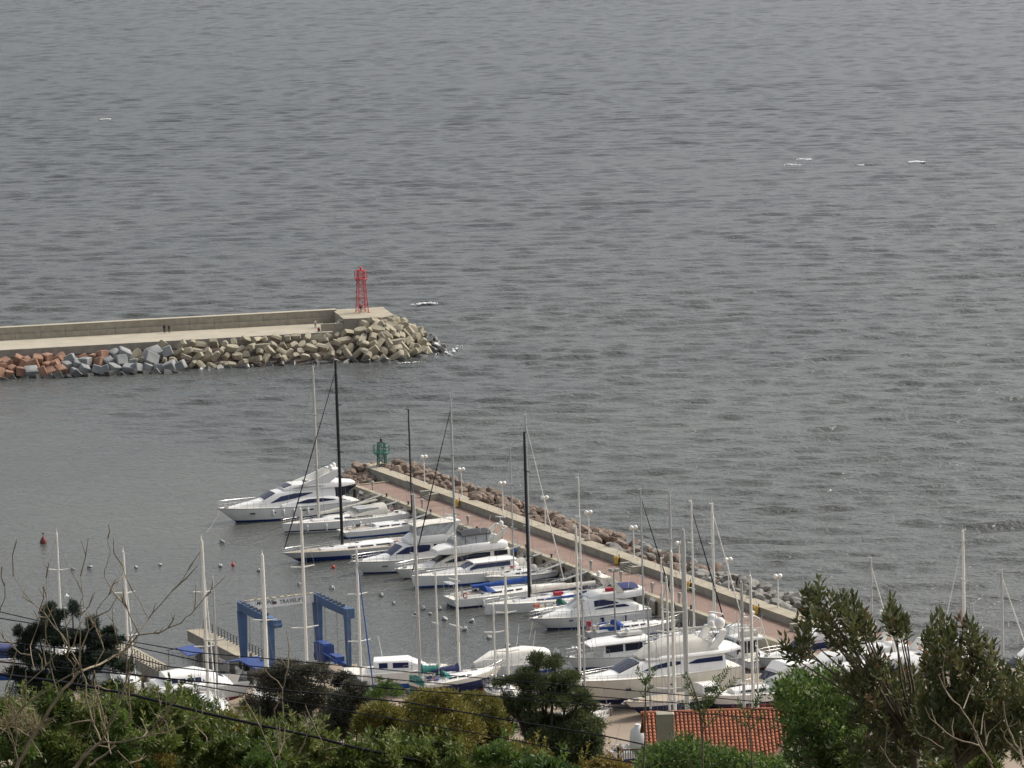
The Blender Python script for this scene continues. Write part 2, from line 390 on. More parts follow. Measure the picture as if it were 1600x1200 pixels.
# stepped sea wall
mb = MB(); n = 26; sp = np.linspace(S0, PLAT_S0 + .5, n + 1)
for i in range(n):
    a, b = sp[i] + .02, sp[i + 1] - .02
    mb.prism([BF(a, wBASE), BF(b, wBASE), BF(b, wBASE + 1.0), BF(a, wBASE + 1.0)], ZB - 1, ZB + 1.05)
    mb.prism([BF(a, wBASE + .55), BF(b, wBASE + .55), BF(b, wBASE + 2.4), BF(a, wBASE + 2.4)], ZB - 1, ZT, 1)
    mb.prism([BF(a - .03, wBASE + .5), BF(b + .03, wBASE + .5), BF(b + .03, wBASE + 2.5), BF(a - .03, wBASE + 2.5)], ZT, ZT + .1, 2)
tag(mb.build('sea_wall', [M['conc'], M['conc'], M['path']], ang=0), 'long stepped tan concrete sea wall along the outer breakwater walkway', 'sea wall')
mb = MB()
mb.prism([BF(PLAT_S0, 1.6), BF(PLAT_S1 - 3, .8), BF(PLAT_S1, 3.2), BF(PLAT_S1, wBASE + 3), BF(PLAT_S0, wBASE + 3)], 1.5, 6.6, 0)
mb.prism([BF(PLAT_S0 - .05, 1.55), BF(PLAT_S1 - 3, .75), BF(PLAT_S1 + .05, 3.15), BF(PLAT_S1 + .05, wBASE + 3.05), BF(PLAT_S0 - .05, wBASE + 3.05)], 6.6, 6.72, 1)
mb.prism([BF(PLAT_S0 - 4.5, 1.6), BF(PLAT_S0 - .06, 1.6), BF(PLAT_S0 - .06, 2.2), BF(PLAT_S0 - 4.5, 2.2)], 3, 5.9, 0)
for k in range(6):
    mb.prism([BF(PLAT_S0 - .06 - .45 * (k + 1), 2.3), BF(PLAT_S0 - .06 - .45 * k, 2.3), BF(PLAT_S0 - .06 - .45 * k, 4.6), BF(PLAT_S0 - .06 - .45 * (k + 1), 4.6)], ZB - .5, 6.3 - .3 * k, 0)
tag(mb.build('tower_platform', [M['conc'], M['coping']], ang=0), 'raised tan concrete platform with steps under the red light tower', 'platform')

# armour blocks: the real countable blocks piled on the harbour side
def block_mesh(kind, seed):
    r = random.Random(seed); mb = MB()
    if kind == 'slab':      # rounded ended tapering slab
        Lh, Wh, T = r.uniform(1.15, 1.6), r.uniform(.62, .85), r.uniform(.4, .6)
        prof = []
        for k in range(14):
            a = 2 * pi * k / 14; ca, sa = cos(a), sin(a)
            prof.append((Lh * math.copysign(abs(ca) ** .7, ca), Wh * math.copysign(abs(sa) ** .75, sa) * (1 - .14 * ca)))
        rings = [[(x * .94, y * .92, -T) for x, y in prof], [(x, y, -T * .8) for x, y in prof], [(x, y, T * .8) for x, y in prof], [(x * .94, y * .92, T) for x, y in prof]]
        mb.loft(rings)
    elif kind == 'wedge':
        Lh, Wh, T = r.uniform(1.1, 1.5), r.uniform(.6, .9), r.uniform(.5, .75)
        rings = [[(-Lh, -Wh, -T), (Lh, -Wh * .8, -T), (Lh, Wh * .8, -T), (-Lh, Wh, -T)], [(-Lh, -Wh, -.1), (Lh, -Wh * .9, .2), (Lh, Wh * .9, .2), (-Lh, Wh, -.1)], [(-Lh * .75, -Wh * .6, T), (Lh * .55, -Wh * .5, T), (Lh * .55, Wh * .5, T), (-Lh * .75, Wh * .6, T)]]
        mb.loft(rings)
    else:
        j = lambda: r.uniform(.86, 1.1); S = r.uniform(.85, 1.2); c = .82
        rings = []
        q = [(-1, -1), (1, -1), (1, 1), (-1, 1)]; jj = [(j(), j()) for _ in q]
        for z, k in ((-1, c), (-.84, 1), (.84, 1), (1, c)):
            ring = []
            for (a, b), (ja, jb) in zip(q, jj): ring += [(S * a * ja * k, S * b * jb * (k - .12), S * z * .9), (S * a * ja * (k - .12), S * b * jb * k, S * z * .9)] if (a * b > 0) else [(S * a * ja * (k - .12), S * b * jb * k, S * z * .9), (S * a * ja * k, S * b * jb * (k - .12), S * z * .9)]
            rings.append(ring)
        mb.loft(rings)
    return mb
def protos(kind, mt, n, seed, nm):
    out = []
    for k in range(n):
        o = block_mesh(kind, seed + k).build(nm, mt, ang=30); out.append(o.data); bpy.data.objects.remove(o)
    return out
slabs = protos('slab', M['blockt'], 7, 10, 'concrete_block') + protos('wedge', M['blockt'], 4, 40, 'concrete_block')
slabsw = protos('slab', M['wet'], 4, 20, 'concrete_block')
cubg = protos('cube', M['blockg'], 5, 50, 'concrete_cube'); cubo = protos('cube', M['blocko'], 5, 70, 'granite_block'); cubw = protos('cube', M['wet'], 3, 90, 'granite_block')
LB = {'t': ('tan rounded concrete armour block piled on the breakwater slope below the red tower', 'armour block', 'tan blocks on the breakwater slope'),
      'g': ('grey concrete cube in the middle stretch of the breakwater slope', 'armour block', 'grey cubes on the breakwater slope'),
      'o': ('orange brown granite block at the far left of the breakwater slope', 'boulder', 'orange granite blocks on the breakwater slope'),
      'w': ('black wet block at the waterline of the breakwater', 'armour block', 'wet blocks along the breakwater waterline')}
R3 = random.Random(3); count = 0
def put(me, nm, loc, key, sc=1.0, rot=None):
    global count
    o = bpy.data.objects.new(nm, me); COL.objects.link(o); o.location = loc
    o.rotation_euler = rot or (R3.uniform(-.75, .75), R3.uniform(-.75, .75), R3.uniform(0, 6.28))
    o.scale = (sc,) * 3; tag(o, *LB[key]); count += 1
sL = toBF(P(0, 570, 2))[0]; sG = toBF(P(90, 565, 2))[0]; sT = toBF(P(262, 550, 2))[0]
s = sL - 6
rows = [(-9.3, -.15), (-7.5, .75), (-5.7, 1.75), (-3.9, 2.75), (-2.1, 3.7), (-11.4, -.1)]
def spread(s, w): return w * (1 + .42 * min(1, max(0, (s - 2) / 42)))
while s < PLAT_S0 + 1:
    for ri, (w, z) in enumerate(rows):
        if ri == 5: continue
        w = spread(s, w)
        if s > sT + 14: w *= .93; z += .45 * (ri > 0); ww_ = 0
        ss = s + R3.uniform(-.5, .5) + (1.0 if ri % 2 else 0); ww = w + R3.uniform(-.35, .35); zz = z + R3.uniform(-.3, .35)
        if ss < sT - 3 + R3.uniform(-7, 7):
            o_ = ss < sG + R3.uniform(-6, 4) or (ss < sG + 18 and R3.random() < .16)
            if ri == 4: continue
            key = 'o' if o_ else 'g'; nm = 'granite_block' if o_ else 'concrete_cube'
            if ri == 0: put(R3.choice(cubw), 'granite_block', BF(ss, ww, zz), 'w', R3.uniform(.85, 1.05))
            else: put(R3.choice(cubo if o_ else cubg), nm, BF(ss, ww, zz), key, R3.uniform(.8, 1.1), (R3.uniform(-.5, .5), R3.uniform(-.5, .5), R3.uniform(0, 6)))
        else:
            if ri == 0: put(R3.choice(slabsw), 'concrete_block', BF(ss, ww, zz), 'w', R3.uniform(.8, 1.0))
            else: put(R3.choice(slabs), 'concrete_block', BF(ss, ww, zz), 't', R3.uniform(.72, 1.08), (R3.uniform(-1.2, 1.2), R3.uniform(-.9, .9), R3.uniform(0, 6.28)))
    s += 2.05
# the head: fan of blocks round the platform
cen = (PLAT_S1 - 5.5, 4.0)
for ring_r, z, n, a0, a1 in ((5.4, 6.0, 6, -112, -15), (7.0, 5.6, 8, -110, 25), (9.0, 4.8, 12, -110, 30), (11.2, 3.8, 14, -108, 30), (13.4, 2.8, 16, -106, 25), (15.4, 1.7, 17, -104, 20), (17.2, .7, 18, -102, 12), (18.6, -.1, 17, -102, 4)):
    for k in range(n):
        a = radians(a0 + (a1 - a0) * (k + R3.uniform(.2, .8)) / n)
        sx = .80 if a > -1.3 else .92
        p = BF(cen[0] + ring_r * cos(a) * sx, cen[1] + ring_r * sin(a) * 1.0, z + R3.uniform(-.3, .3))
        if ring_r > 18 or (ring_r > 15 and a > -.6): put(R3.choice(slabsw), 'concrete_block', p, 'w', R3.uniform(.8, 1.05))
        else: put(R3.choice(slabs), 'concrete_block', p, 't', R3.uniform(.78, 1.1), (R3.uniform(-1.2, 1.2), R3.uniform(-.9, .9), R3.uniform(0, 6.28)))
for k in range(7):
    put(R3.choice(slabsw), 'concrete_block', BF(sTIP - 8.5 + .8 * k + R3.uniform(-.3, .3), -1 + R3.uniform(-3.6, 3.6) * (1 - k / 9) + 1.0, .75 - .13 * k), 'w', R3.uniform(.85, 1.15))
print('blocks', count)

# ---------------------------------------------------------------- light towers
def tower(name, loc, hgt, b0, b1, zc, hc, rc, mt, label, lantern, ns, rz):
    t = empty(name, loc, rz, label, 'light tower')
    hw = lambda z: (b0 + (b1 - b0) * z / hgt) / 2
    for sx in (-1, 1):
        for sy in (-1, 1):
            mb = MB(); mb.tube([(sx * hw(0), sy * hw(0), 0), (sx * hw(hgt), sy * hw(hgt), hgt)], .075, 6); mb.box((sx * hw(0), sy * hw(0), .04), (.34, .34, .08)); mb.build('leg', mt, t)
    mb = MB(); zs = np.linspace(0.12 * hgt / ns, hgt, ns + 1)
    for i in range(ns):
        a, b = hw(zs[i]), hw(zs[i + 1])
        for (x1, y1, x2, y2) in ((-1, -1, 1, -1), (1, -1, 1, 1), (1, 1, -1, 1), (-1, 1, -1, -1)):
            mb.tube([(x1 * a, y1 * a, zs[i]), (x2 * b, y2 * b, zs[i + 1])], .035, 5)
            mb.tube([(x2 * a, y2 * a, zs[i]), (x1 * b, y1 * b, zs[i + 1])], .035, 5)
            mb.tube([(x1 * b, y1 * b, zs[i + 1]), (x2 * b, y2 * b, zs[i + 1])], .04, 5)
    mb.build('bracing', mt, t)
    mb = MB(); mb.lathe((0, 0, zc - .06), [(rc, 0), (rc, .08)], n=8); mb.build('platform', mt, t)
    mb = MB()
    for zz in (zc + .1, zc + hc * .5, zc + hc):
        mb.tube([(rc * cos(2 * pi * k / 8), rc * sin(2 * pi * k / 8), zz) for k in range(9)], .04, 5)
    for k in range(8):
        a = 2 * pi * k / 8; mb.tube([(rc * cos(a), rc * sin(a), zc), (rc * cos(a), rc * sin(a), zc + hc)], .04, 5)
        mb.tube([(rc * cos(a), rc * sin(a), zc), (hw(zc) * cos(a), hw(zc) * sin(a), zc - .7)], .035, 5)
    mb.build('railing', mt, t)
    mb = MB(); mb.lathe((0, 0, hgt), [(b1 * .5, 0), (b1 * .5, .1), (.22, .12), (.2, .55), (.26, .6), (.05, .8)], n=10); mb.tube([(0, 0, hgt + .7), (0, 0, hgt + 1.2)], .03, 5)
    mb.build('lantern', lantern, t)
    mb = MB()
    for sx in (-.2, .2): mb.tube([(sx, -hw(0) - .05, 0), (sx, -hw(hgt) - .05, hgt)], .025, 5)
    k = .3
    while k < hgt: mb.tube([(-.2, -hw(k) - .05, k), (.2, -hw(k) - .05, k)], .02, 4); k += .4
    mb.build('ladder', mt, t)
    return t
tp = BF(sTOW, wTOW, 6.72)
tower('light_tower', tp, 8.4, 2.0, 1.15, 6.7, 1.7, 1.3, M['red'], 'tall red lattice light tower at the end of the outer breakwater', M['red'], 6, .35)

# ---------------------------------------------------------------- people
def person(loc, rz, pose, cols, label, hgt=1.75, group=None):
    # connected skeleton grown with a skin modifier
    k = hgt / 1.75
    if pose == 'stand':
        J = dict(pel=(0, 0, .95), ch=(0, .01, 1.32), nk=(0, .0, 1.5), hd=(0, .02, 1.62), tp=(0, .02, 1.72),
                 hl=(.1, 0, .92), kl=(.11, .02, .5), al=(.11, -.02, .08), tl=(.12, .16, .04), hr=(-.1, 0, .92), kr=(-.12, .06, .5), ar=(-.13, .0, .08), tr=(-.14, .18, .04),
                 sl=(.19, 0, 1.42), el=(.25, -.03, 1.14), wl=(.24, .08, .9), dl=(.23, .12, .8), sr=(-.19, 0, 1.42), er=(-.25, -.03, 1.14), wr=(-.22, .12, .93), dr=(-.2, .17, .85))
    else:
        J = dict(pel=(0, 0, .12), ch=(0, .1, .5), nk=(0, .13, .68), hd=(0, .17, .8), tp=(0, .17, .9),
                 hl=(.1, .02, .13), kl=(.16, .4, .48), al=(.14, .62, .08), tl=(.14, .76, .05), hr=(-.1, .02, .13), kr=(-.16, .42, .46), ar=(-.14, .66, .08), tr=(-.14, .8, .05),
                 sl=(.19, .1, .6), el=(.26, .24, .4), wl=(.14, .42, .44), dl=(.06, .48, .46), sr=(-.19, .1, .6), er=(-.26, .24, .4), wr=(-.14, .42, .42), dr=(-.05, .48, .44))
    E_ = [('pel', 'ch'), ('ch', 'nk'), ('nk', 'hd'), ('hd', 'tp'), ('pel', 'hl'), ('hl', 'kl'), ('kl', 'al'), ('al', 'tl'), ('pel', 'hr'), ('hr', 'kr'), ('kr', 'ar'), ('ar', 'tr'),
          ('ch', 'sl'), ('sl', 'el'), ('el', 'wl'), ('wl', 'dl'), ('ch', 'sr'), ('sr', 'er'), ('er', 'wr'), ('wr', 'dr')]
    Rr = dict(pel=.15, ch=.16, nk=.065, hd=.1, tp=.085, hl=.1, kl=.07, al=.05, tl=.045, sl=.075, el=.052, wl=.04, dl=.042)
    names = list(J); me = bpy.data.meshes.new('person')
    me.from_pydata([tuple(c * k for c in J[n]) for n in names], [(names.index(a), names.index(b)) for a, b in E_], [])
    o = bpy.data.objects.new('person', me); COL.objects.link(o)
    md = o.modifiers.new('skin', 'SKIN'); md.use_smooth_shade = True
    for i, n in enumerate(names):
        q = n if n in Rr else n[:-1] + 'l'
        me.skin_vertices[0].data[i].radius = (Rr[q] * k,) * 2
        me.skin_vertices[0].data[i].use_root = (n == 'pel')
    sb = o.modifiers.new('sub', 'SUBSURF'); sb.levels = sb.render_levels = 1
    dg = bpy.context.evaluated_depsgraph_get(); dg.update()
    m2 = bpy.data.meshes.new_from_object(o.evaluated_get(dg)); o.modifiers.clear(); o.data = m2; bpy.data.meshes.remove(me)
    for c in ('skin', cols[0], cols[1]): m2.materials.append(M[c])
    sit = pose != 'stand'
    for p in m2.polygons:
        x, y, z = p.center / k; p.use_smooth = True
        hand = (abs(x) > .15 and z < .88 and z > .74) if not sit else False
        head = z > (1.5 if not sit else .7)
        leg = (z < .93 and abs(x) < .22) if not sit else (z < .2 or (y > .3 and z < .5))
        p.material_index = 0 if head or hand else (2 if leg else 1)
    o.location = loc; o.rotation_euler = (0, 0, rz)
    h = MB(); hz = J['tp'][2] * k; hy = J['tp'][1] * k
    h.ell((0, hy - .02 * k, hz - .045 * k), (.098 * k, .105 * k, .075 * k), nu=10, nv=6); h.build('hair', M['hair'], o, ang=180)
    return tag(o, label, 'person', group)
pp = P(257, 520.5, ZB); person(pp, 2.6, 'stand', ('cloth_navy', 'cloth_navy'), 'person in dark navy jacket standing by the sea wall, left of the pair', 1.85)
pp = P(264.5, 520, ZB); person(pp, 3.5, 'stand', ('cloth_dark', 'cloth_dark'), 'shorter person in charcoal clothes standing by the sea wall, right of the pair', 1.66)
pp = P(493, 512.5, ZB); person(pp, 2.9, 'stand', ('cloth_white', 'cloth_dark'), 'person in pale top standing at the end of the breakwater walkway', 1.7)
pp = BF(PLAT_S0 - 5.1, 1.4, ZB); person(pp, 3.4, 'sit', ('cloth_red', 'cloth_dark'), 'person in red sitting at the end of the breakwater walkway', 1.8)
person(tp + Vector((-.25, -.3, 0)), 3.0, 'stand', ('cloth_dark', 'cloth_navy'), 'person in dark clothes standing inside the foot of the red tower', 1.75)

# ================================================================ PIER
SA, SB = -1.0, 150.0
ZD, ZW = 2.1, 3.15
sC = toPF(P(626, 752, ZD))[0]
mb = MB(); mb.prism([PF(sC - .4, -1.0), PF(SB, -1.0), PF(SB, EDGE_W), PF(sC - .4, EDGE_W)], -4, ZD)
tag(mb.build('pier', M['concd'], ang=0), kind='structure')
mb = MB(); mb.prism([PF(sC + .1, WALL_W + .02), PF(SB, WALL_W + .02), PF(SB, EDGE_W - .75), PF(sC + .1, EDGE_W - .75)], ZD - .02, ZD + .03)
tag(mb.build('pavement', M['brick'], ang=0), kind='structure')
mb = MB(); mb.prism([PF(sC - .4, EDGE_W - .75), PF(SB, EDGE_W - .75), PF(SB, EDGE_W + .06), PF(sC - .4, EDGE_W + .06)], ZD - .45, ZD + .13)
mb.prism([PF(sC - .4, WALL_W + .02), PF(sC + .1, WALL_W + .02), PF(sC + .1, EDGE_W - .75), PF(sC - .4, EDGE_W - .75)], ZD - .45, ZD + .2)
tag(mb.build('kerb', M['coping'], ang=0), kind='structure')
mb = MB(); sW = toPF(P(592, 727, ZW))[0]
n = 40; sp = np.linspace(sW, SB, n + 1)
for i in range(n):
    a, b = sp[i] + .012, sp[i + 1] - .012
    mb.prism([PF(a, -.3), PF(b, -.3), PF(b, WALL_W), PF(a, WALL_W)], -2, ZW - .1)
mb.prism([PF(sW, -.36), PF(SB, -.36), PF(SB, WALL_W + .07), PF(sW, WALL_W + .07)], ZW - .1, ZW, 1)  # yellower top slab: sunlight on the wall top painted into the colour
tag(mb.build('parapet_wall', [M['concw'], M['coping']], ang=0), 'long low concrete parapet wall with coping tinted sunlit buff along the pier', 'parapet wall')
mb = MB(); mb.prism([PF(sW - 3.2, -2.2), PF(sW + .0, -2.2), PF(sW + .0, 1.2), PF(sW - 3.2, 1.2)], -2, ZW - .03)
tag(mb.build('tower_footing', M['coping'], ang=0), 'square buff concrete footing under the green light tower', 'footing')
gs, gw = toPF(P(597, 728, ZW))
tower('light_tower', PF(gs, gw, ZW - .03), 3.7, 1.25, .95, 2.15, 1.25, 1.28, M['green'], 'short green lattice light tower on the tip of the pier', M['dark'], 3, .3)
# steps up to the parapet
def steps(px, py, label):
    s, w = toPF(P(px, py, ZD)); t = empty('stone_steps', PF(s, WALL_W + .01, ZD + .03), atan2(PDIR.y, PDIR.x), label, 'steps', 'steps up to the pier parapet')
    mb = MB()
    for k in range(5): mb.box((.0, -(.18 + .3 * (4 - k)), .1 * (k + 1)), (2.6, .3, .2 * (k + 1)))
    mb.build('flight', M['concw'], t, 0)
    for sx in (-1, 1):
        mb = MB(); mb.box((sx * 1.62, -.8, .45), (.55, 1.6, .9)); mb.box((sx * 1.62, -.8, .93), (.6, 1.66, .06)); mb.build('cheek_wall', M['concw'], t, 0)
# local -y must face the harbour: PDIR rotated -90 = PN
steps(683, 778, 'concrete steps up to the parapet nearest the pier tip'); steps(1012, 890, 'concrete steps up to the parapet halfway along the pier')
steps(1290, 985, 'concrete steps up to the parapet behind the right flybridge cruiser')
# bins
bl = ['yellow litter bin on the parapet nearest the pier tip', 'yellow litter bin on the parapet beside the middle steps', 'yellow litter bin on the parapet right of the tall thick white mast', 'yellow litter bin on the parapet beyond the hooped sport cruiser']
for (px, py), lb in zip(((731, 791), (986, 880), (1097, 920), (1207, 958)), bl):
    s, w = toPF(P(px, py, ZD)); t = empty('litter_bin', PF(s, WALL_W + .42, ZD + .03), atan2(PDIR.y, PDIR.x), lb, 'bin', 'yellow bins along the parapet')
    mb = MB(); mb.lathe((0, 0, .1), [(.3, 0), (.36, .7), (.42, .95), (.42, 1.0), (.38, 1.0), (.3, .5)], n=4); mb.build('bin_body', M['yellow'], t, 0)
    mb = MB(); mb.box((0, 0, .05), (.3, .3, .1)); mb.box((0, .38, .8), (.12, .1, 1.2)); mb.build('bracket', M['dark'], t, 0)
# lamps
ll = ['first', 'second', 'third', 'fourth', 'fifth', 'sixth', 'seventh', 'eighth', 'ninth', 'tenth', 'eleventh']
LPX = [(664, 750), (722, 772), (786, 793), (852, 816), (920, 841), (990, 865), (1061, 889), (1137, 916), (1214, 943), (1294, 970), (1378, 999)]
lamp0 = None
for k, (px, py) in enumerate(LPX):
    s, w = toPF(P(px, py, ZW))
    if lamp0 is None:
        t = lamp0 = empty('street_lamp', (0, 0, 0))
        mb = MB(); mb.tube([(0, 0, 0), (0, 0, 1.0), (0, 0, 3.75)], [.10, .085, .07], 8); mb.lathe((0, 0, 0), [(.16, 0), (.16, .06), (.09, .14)], n=10); mb.build('pole', M['mastw'], t)
        mb = MB(); mb.tube([(-.3, 0, 3.72), (0, 0, 3.62), (.3, 0, 3.72)], .035, 6); mb.build('crossarm', M['mastw'], t)
        for sx in (-1, 1):
            mb = MB(); mb.ell((sx * .29, 0, 3.98), .31, nu=14, nv=9); mb.build('globe', M['globe'], t, 180)
    else: t = copy_tree(lamp0)
    t.location = PF(s + (PN.x / -PDIR.x) * (-.02 - w), -.02, ZW); t.rotation_euler = (0, 0, .25)
    tag(t, 'white twin globe lamp post on the parapet, ' + ll[k] + ' counted from the green tower', 'street lamp', 'twin globe lamps along the pier')
# pedestals at quay edge
ped0 = None
for k, (px, py) in enumerate([(567, 768), (641, 797), (726, 822), (777, 842), (917, 893), (966, 910), (1015, 928), (1046, 945)]):
    s, w = toPF(P(px, py, ZD))
    if ped0 is None:
        t = ped0 = empty('service_pedestal', (0, 0, 0))
        mb = MB(); mb.tube([(0, 0, 0), (0, 0, .75)], .12, 8); mb.build('post', M['galv'], t)
        mb = MB(); mb.lathe((0, 0, .75), [(.16, 0), (.24, .5), (.26, .62), (.2, .68)], n=10); mb.build('head', M['galv'], t)
    else: t = copy_tree(ped0)
    t.location = PF(s, EDGE_W - 1.0, ZD + .03)
    tag(t, 'grey service pedestal on the quay edge, ' + ll[k] + ' counted from the pier tip', 'pedestal', 'service pedestals along the quay edge')
bol = None
for k in range(14):
    s = 3 + k * 8.3
    if bol is None:
        mb = MB(); mb.lathe((0, 0, 0), [(.16, 0), (.13, .1), (.12, .35), (.2, .42), (.2, .5), (.08, .55)], n=10); bol = o = mb.build('bollard', M['dark'])
    else: o = copy_tree(bol)
    o.location = PF(s, EDGE_W - .35, ZD + .13); tag(o, 'black iron mooring bollard on the pier quay edge', 'bollard', 'mooring bollards along the quay edge')
# rock armour on the outer side
def rock_mesh(seed, mt):
    r = random.Random(seed); bm = bmesh.new(); bmesh.ops.create_icosphere(bm, subdivisions=2, radius=1)
    sx, sy, sz = r.uniform(.85, 1.25), r.uniform(.7, 1.0), r.uniform(.6, .85)
    planes = [(Vector((r.gauss(0, 1), r.gauss(0, 1), r.gauss(0, 1))).normalized(), r.uniform(.55, .85)) for _ in range(9)]
    for v in bm.verts:
        for nrm, d in planes:
            k = v.co.dot(nrm)
            if k > d: v.co -= nrm * (k - d)
        v.co = Vector((v.co.x * sx, v.co.y * sy, v.co.z * sz)) + Vector((r.gauss(0, .03), r.gauss(0, .03), r.gauss(0, .03)))
    me = bpy.data.meshes.new('boulder'); bm.to_mesh(me); bm.free(); me.materials.append(mt)
    me.polygons.foreach_set('use_smooth', [True] * len(me.polygons)); me.set_sharp_from_angle(angle=radians(25))
    return me
rb = [rock_mesh(k, M['rockb']) for k in range(8)]; rg = [rock_mesh(20 + k, M['rockg']) for k in range(8)]
mb = MB(); rings = []
for s in np.linspace(sW - 4, SB, 20): rings.append([PF(s, w, z) for w, z in ((-.4, -3), (-.4, 2.5), (-6.2, 2.0), (-9, -.3), (-11, -3))])
rings.insert(0, [PF(sW - 11, w, z) for w, z in ((1, -3), (1, -1.0), (-2.2, -1.0), (-4, -1.4), (-5, -3))])
mb.loft(rings); tag(mb.build('rubble_slope', M['rubble'], ang=0), kind='structure')
mb = MB(); mb.loft([[PF(sC - .5, 1, -3), PF(sC - .5, EDGE_W, -3), PF(sC - .5, EDGE_W - 1, 1.2), PF(sC - .5, 1, 2.4)], [PF(sW - 2.5, 1, -3), PF(sC - 6, EDGE_W, -3), PF(sC - 4, EDGE_W - 4, .2), PF(sW - 2.5, 1, 1.6)]])
tag(mb.build('rubble_tip', M['rubble'], ang=0), kind='structure')
RG = random.Random(9); nr = 0
def rock(p, sc, brown, lab, grp):
    global nr
    o = bpy.data.objects.new('boulder', RG.choice(rb if brown else rg)); COL.objects.link(o); o.location = p; o.scale = (sc, sc, sc)
    o.rotation_euler = (RG.uniform(-.6, .6), RG.uniform(-.6, .6), RG.uniform(0, 6.28)); nr += 1; tag(o, lab, 'boulder', grp)
s = sW - 2
while s < 124:
    for w, z in ((-1.2, 2.75), (-2.8, 2.85), (-4.5, 2.75), (-6.2, 2.1)):
        if RG.random() < .06: continue
        brown = s < 60 and RG.random() < .93 or (s < 85 and RG.random() < .6)
        rock(PF(s + RG.uniform(-.5, .5), w + RG.uniform(-.3, .3), z + RG.uniform(-.25, .3)), RG.choice((.55, .75, .9, 1.05, 1.3)) * RG.uniform(.85, 1.15), brown, 'brown granite boulder in the armour behind the pier parapet' if brown else 'grey granite boulder in the right hand armour behind the parapet', 'brown boulders behind the parapet' if brown else 'grey boulders behind the parapet')
    s += 1.85
for k in range(0):
    u, v = RG.random(), RG.random()
    s_ = sC - 1.2 - u * 6.5; w_ = 2 + v * (EDGE_W - 3) ; z_ = 2.5 - .28 * (sC - s_) - .06 * w_
    rock(PF(s_, w_, max(-.1, z_) + RG.uniform(0, .4)), RG.uniform(.9, 1.6), True, 'large brown boulder piled at the pier tip beside the green tower', 'large boulders at the pier tip')
RT = random.Random(77)
def _in(x, y, q):
    r_ = False; j = len(q) - 1
    for i in range(len(q)):
        if ((q[i][1] > y) != (q[j][1] > y)) and x < (q[j][0] - q[i][0]) * (y - q[i][1]) / (q[j][1] - q[i][1]) + q[i][0]: r_ = not r_
        j = i
    return r_
tipq = [(538, 760), (540, 742), (552, 732), (570, 727), (590, 728), (600, 736), (612, 748), (618, 752), (590, 758), (562, 764)]; got = 0
while got < 46:
    x, y = RT.uniform(536, 620), RT.uniform(724, 766)
    if not _in(x, y, tipq): continue
    zz = .7 + 2.3 * (764 - y) / 38; rock(P(x, y, zz), RT.uniform(.75, 1.45), True, 'large brown boulder piled at the pier tip beside the green tower', 'large boulders at the pier tip'); got += 1
for k in range(9): rock(PF(sW - 3.6 - RG.random() * 3, -3.5 + k * .6, 1.9 - RG.random()), RG.uniform(.9, 1.3), True, 'large brown boulder piled at the pier tip beside the green tower', 'large boulders at the pier tip')
print('rocks', nr, 'sC', sC, 'sW', sW, 'gs', gs, gw)
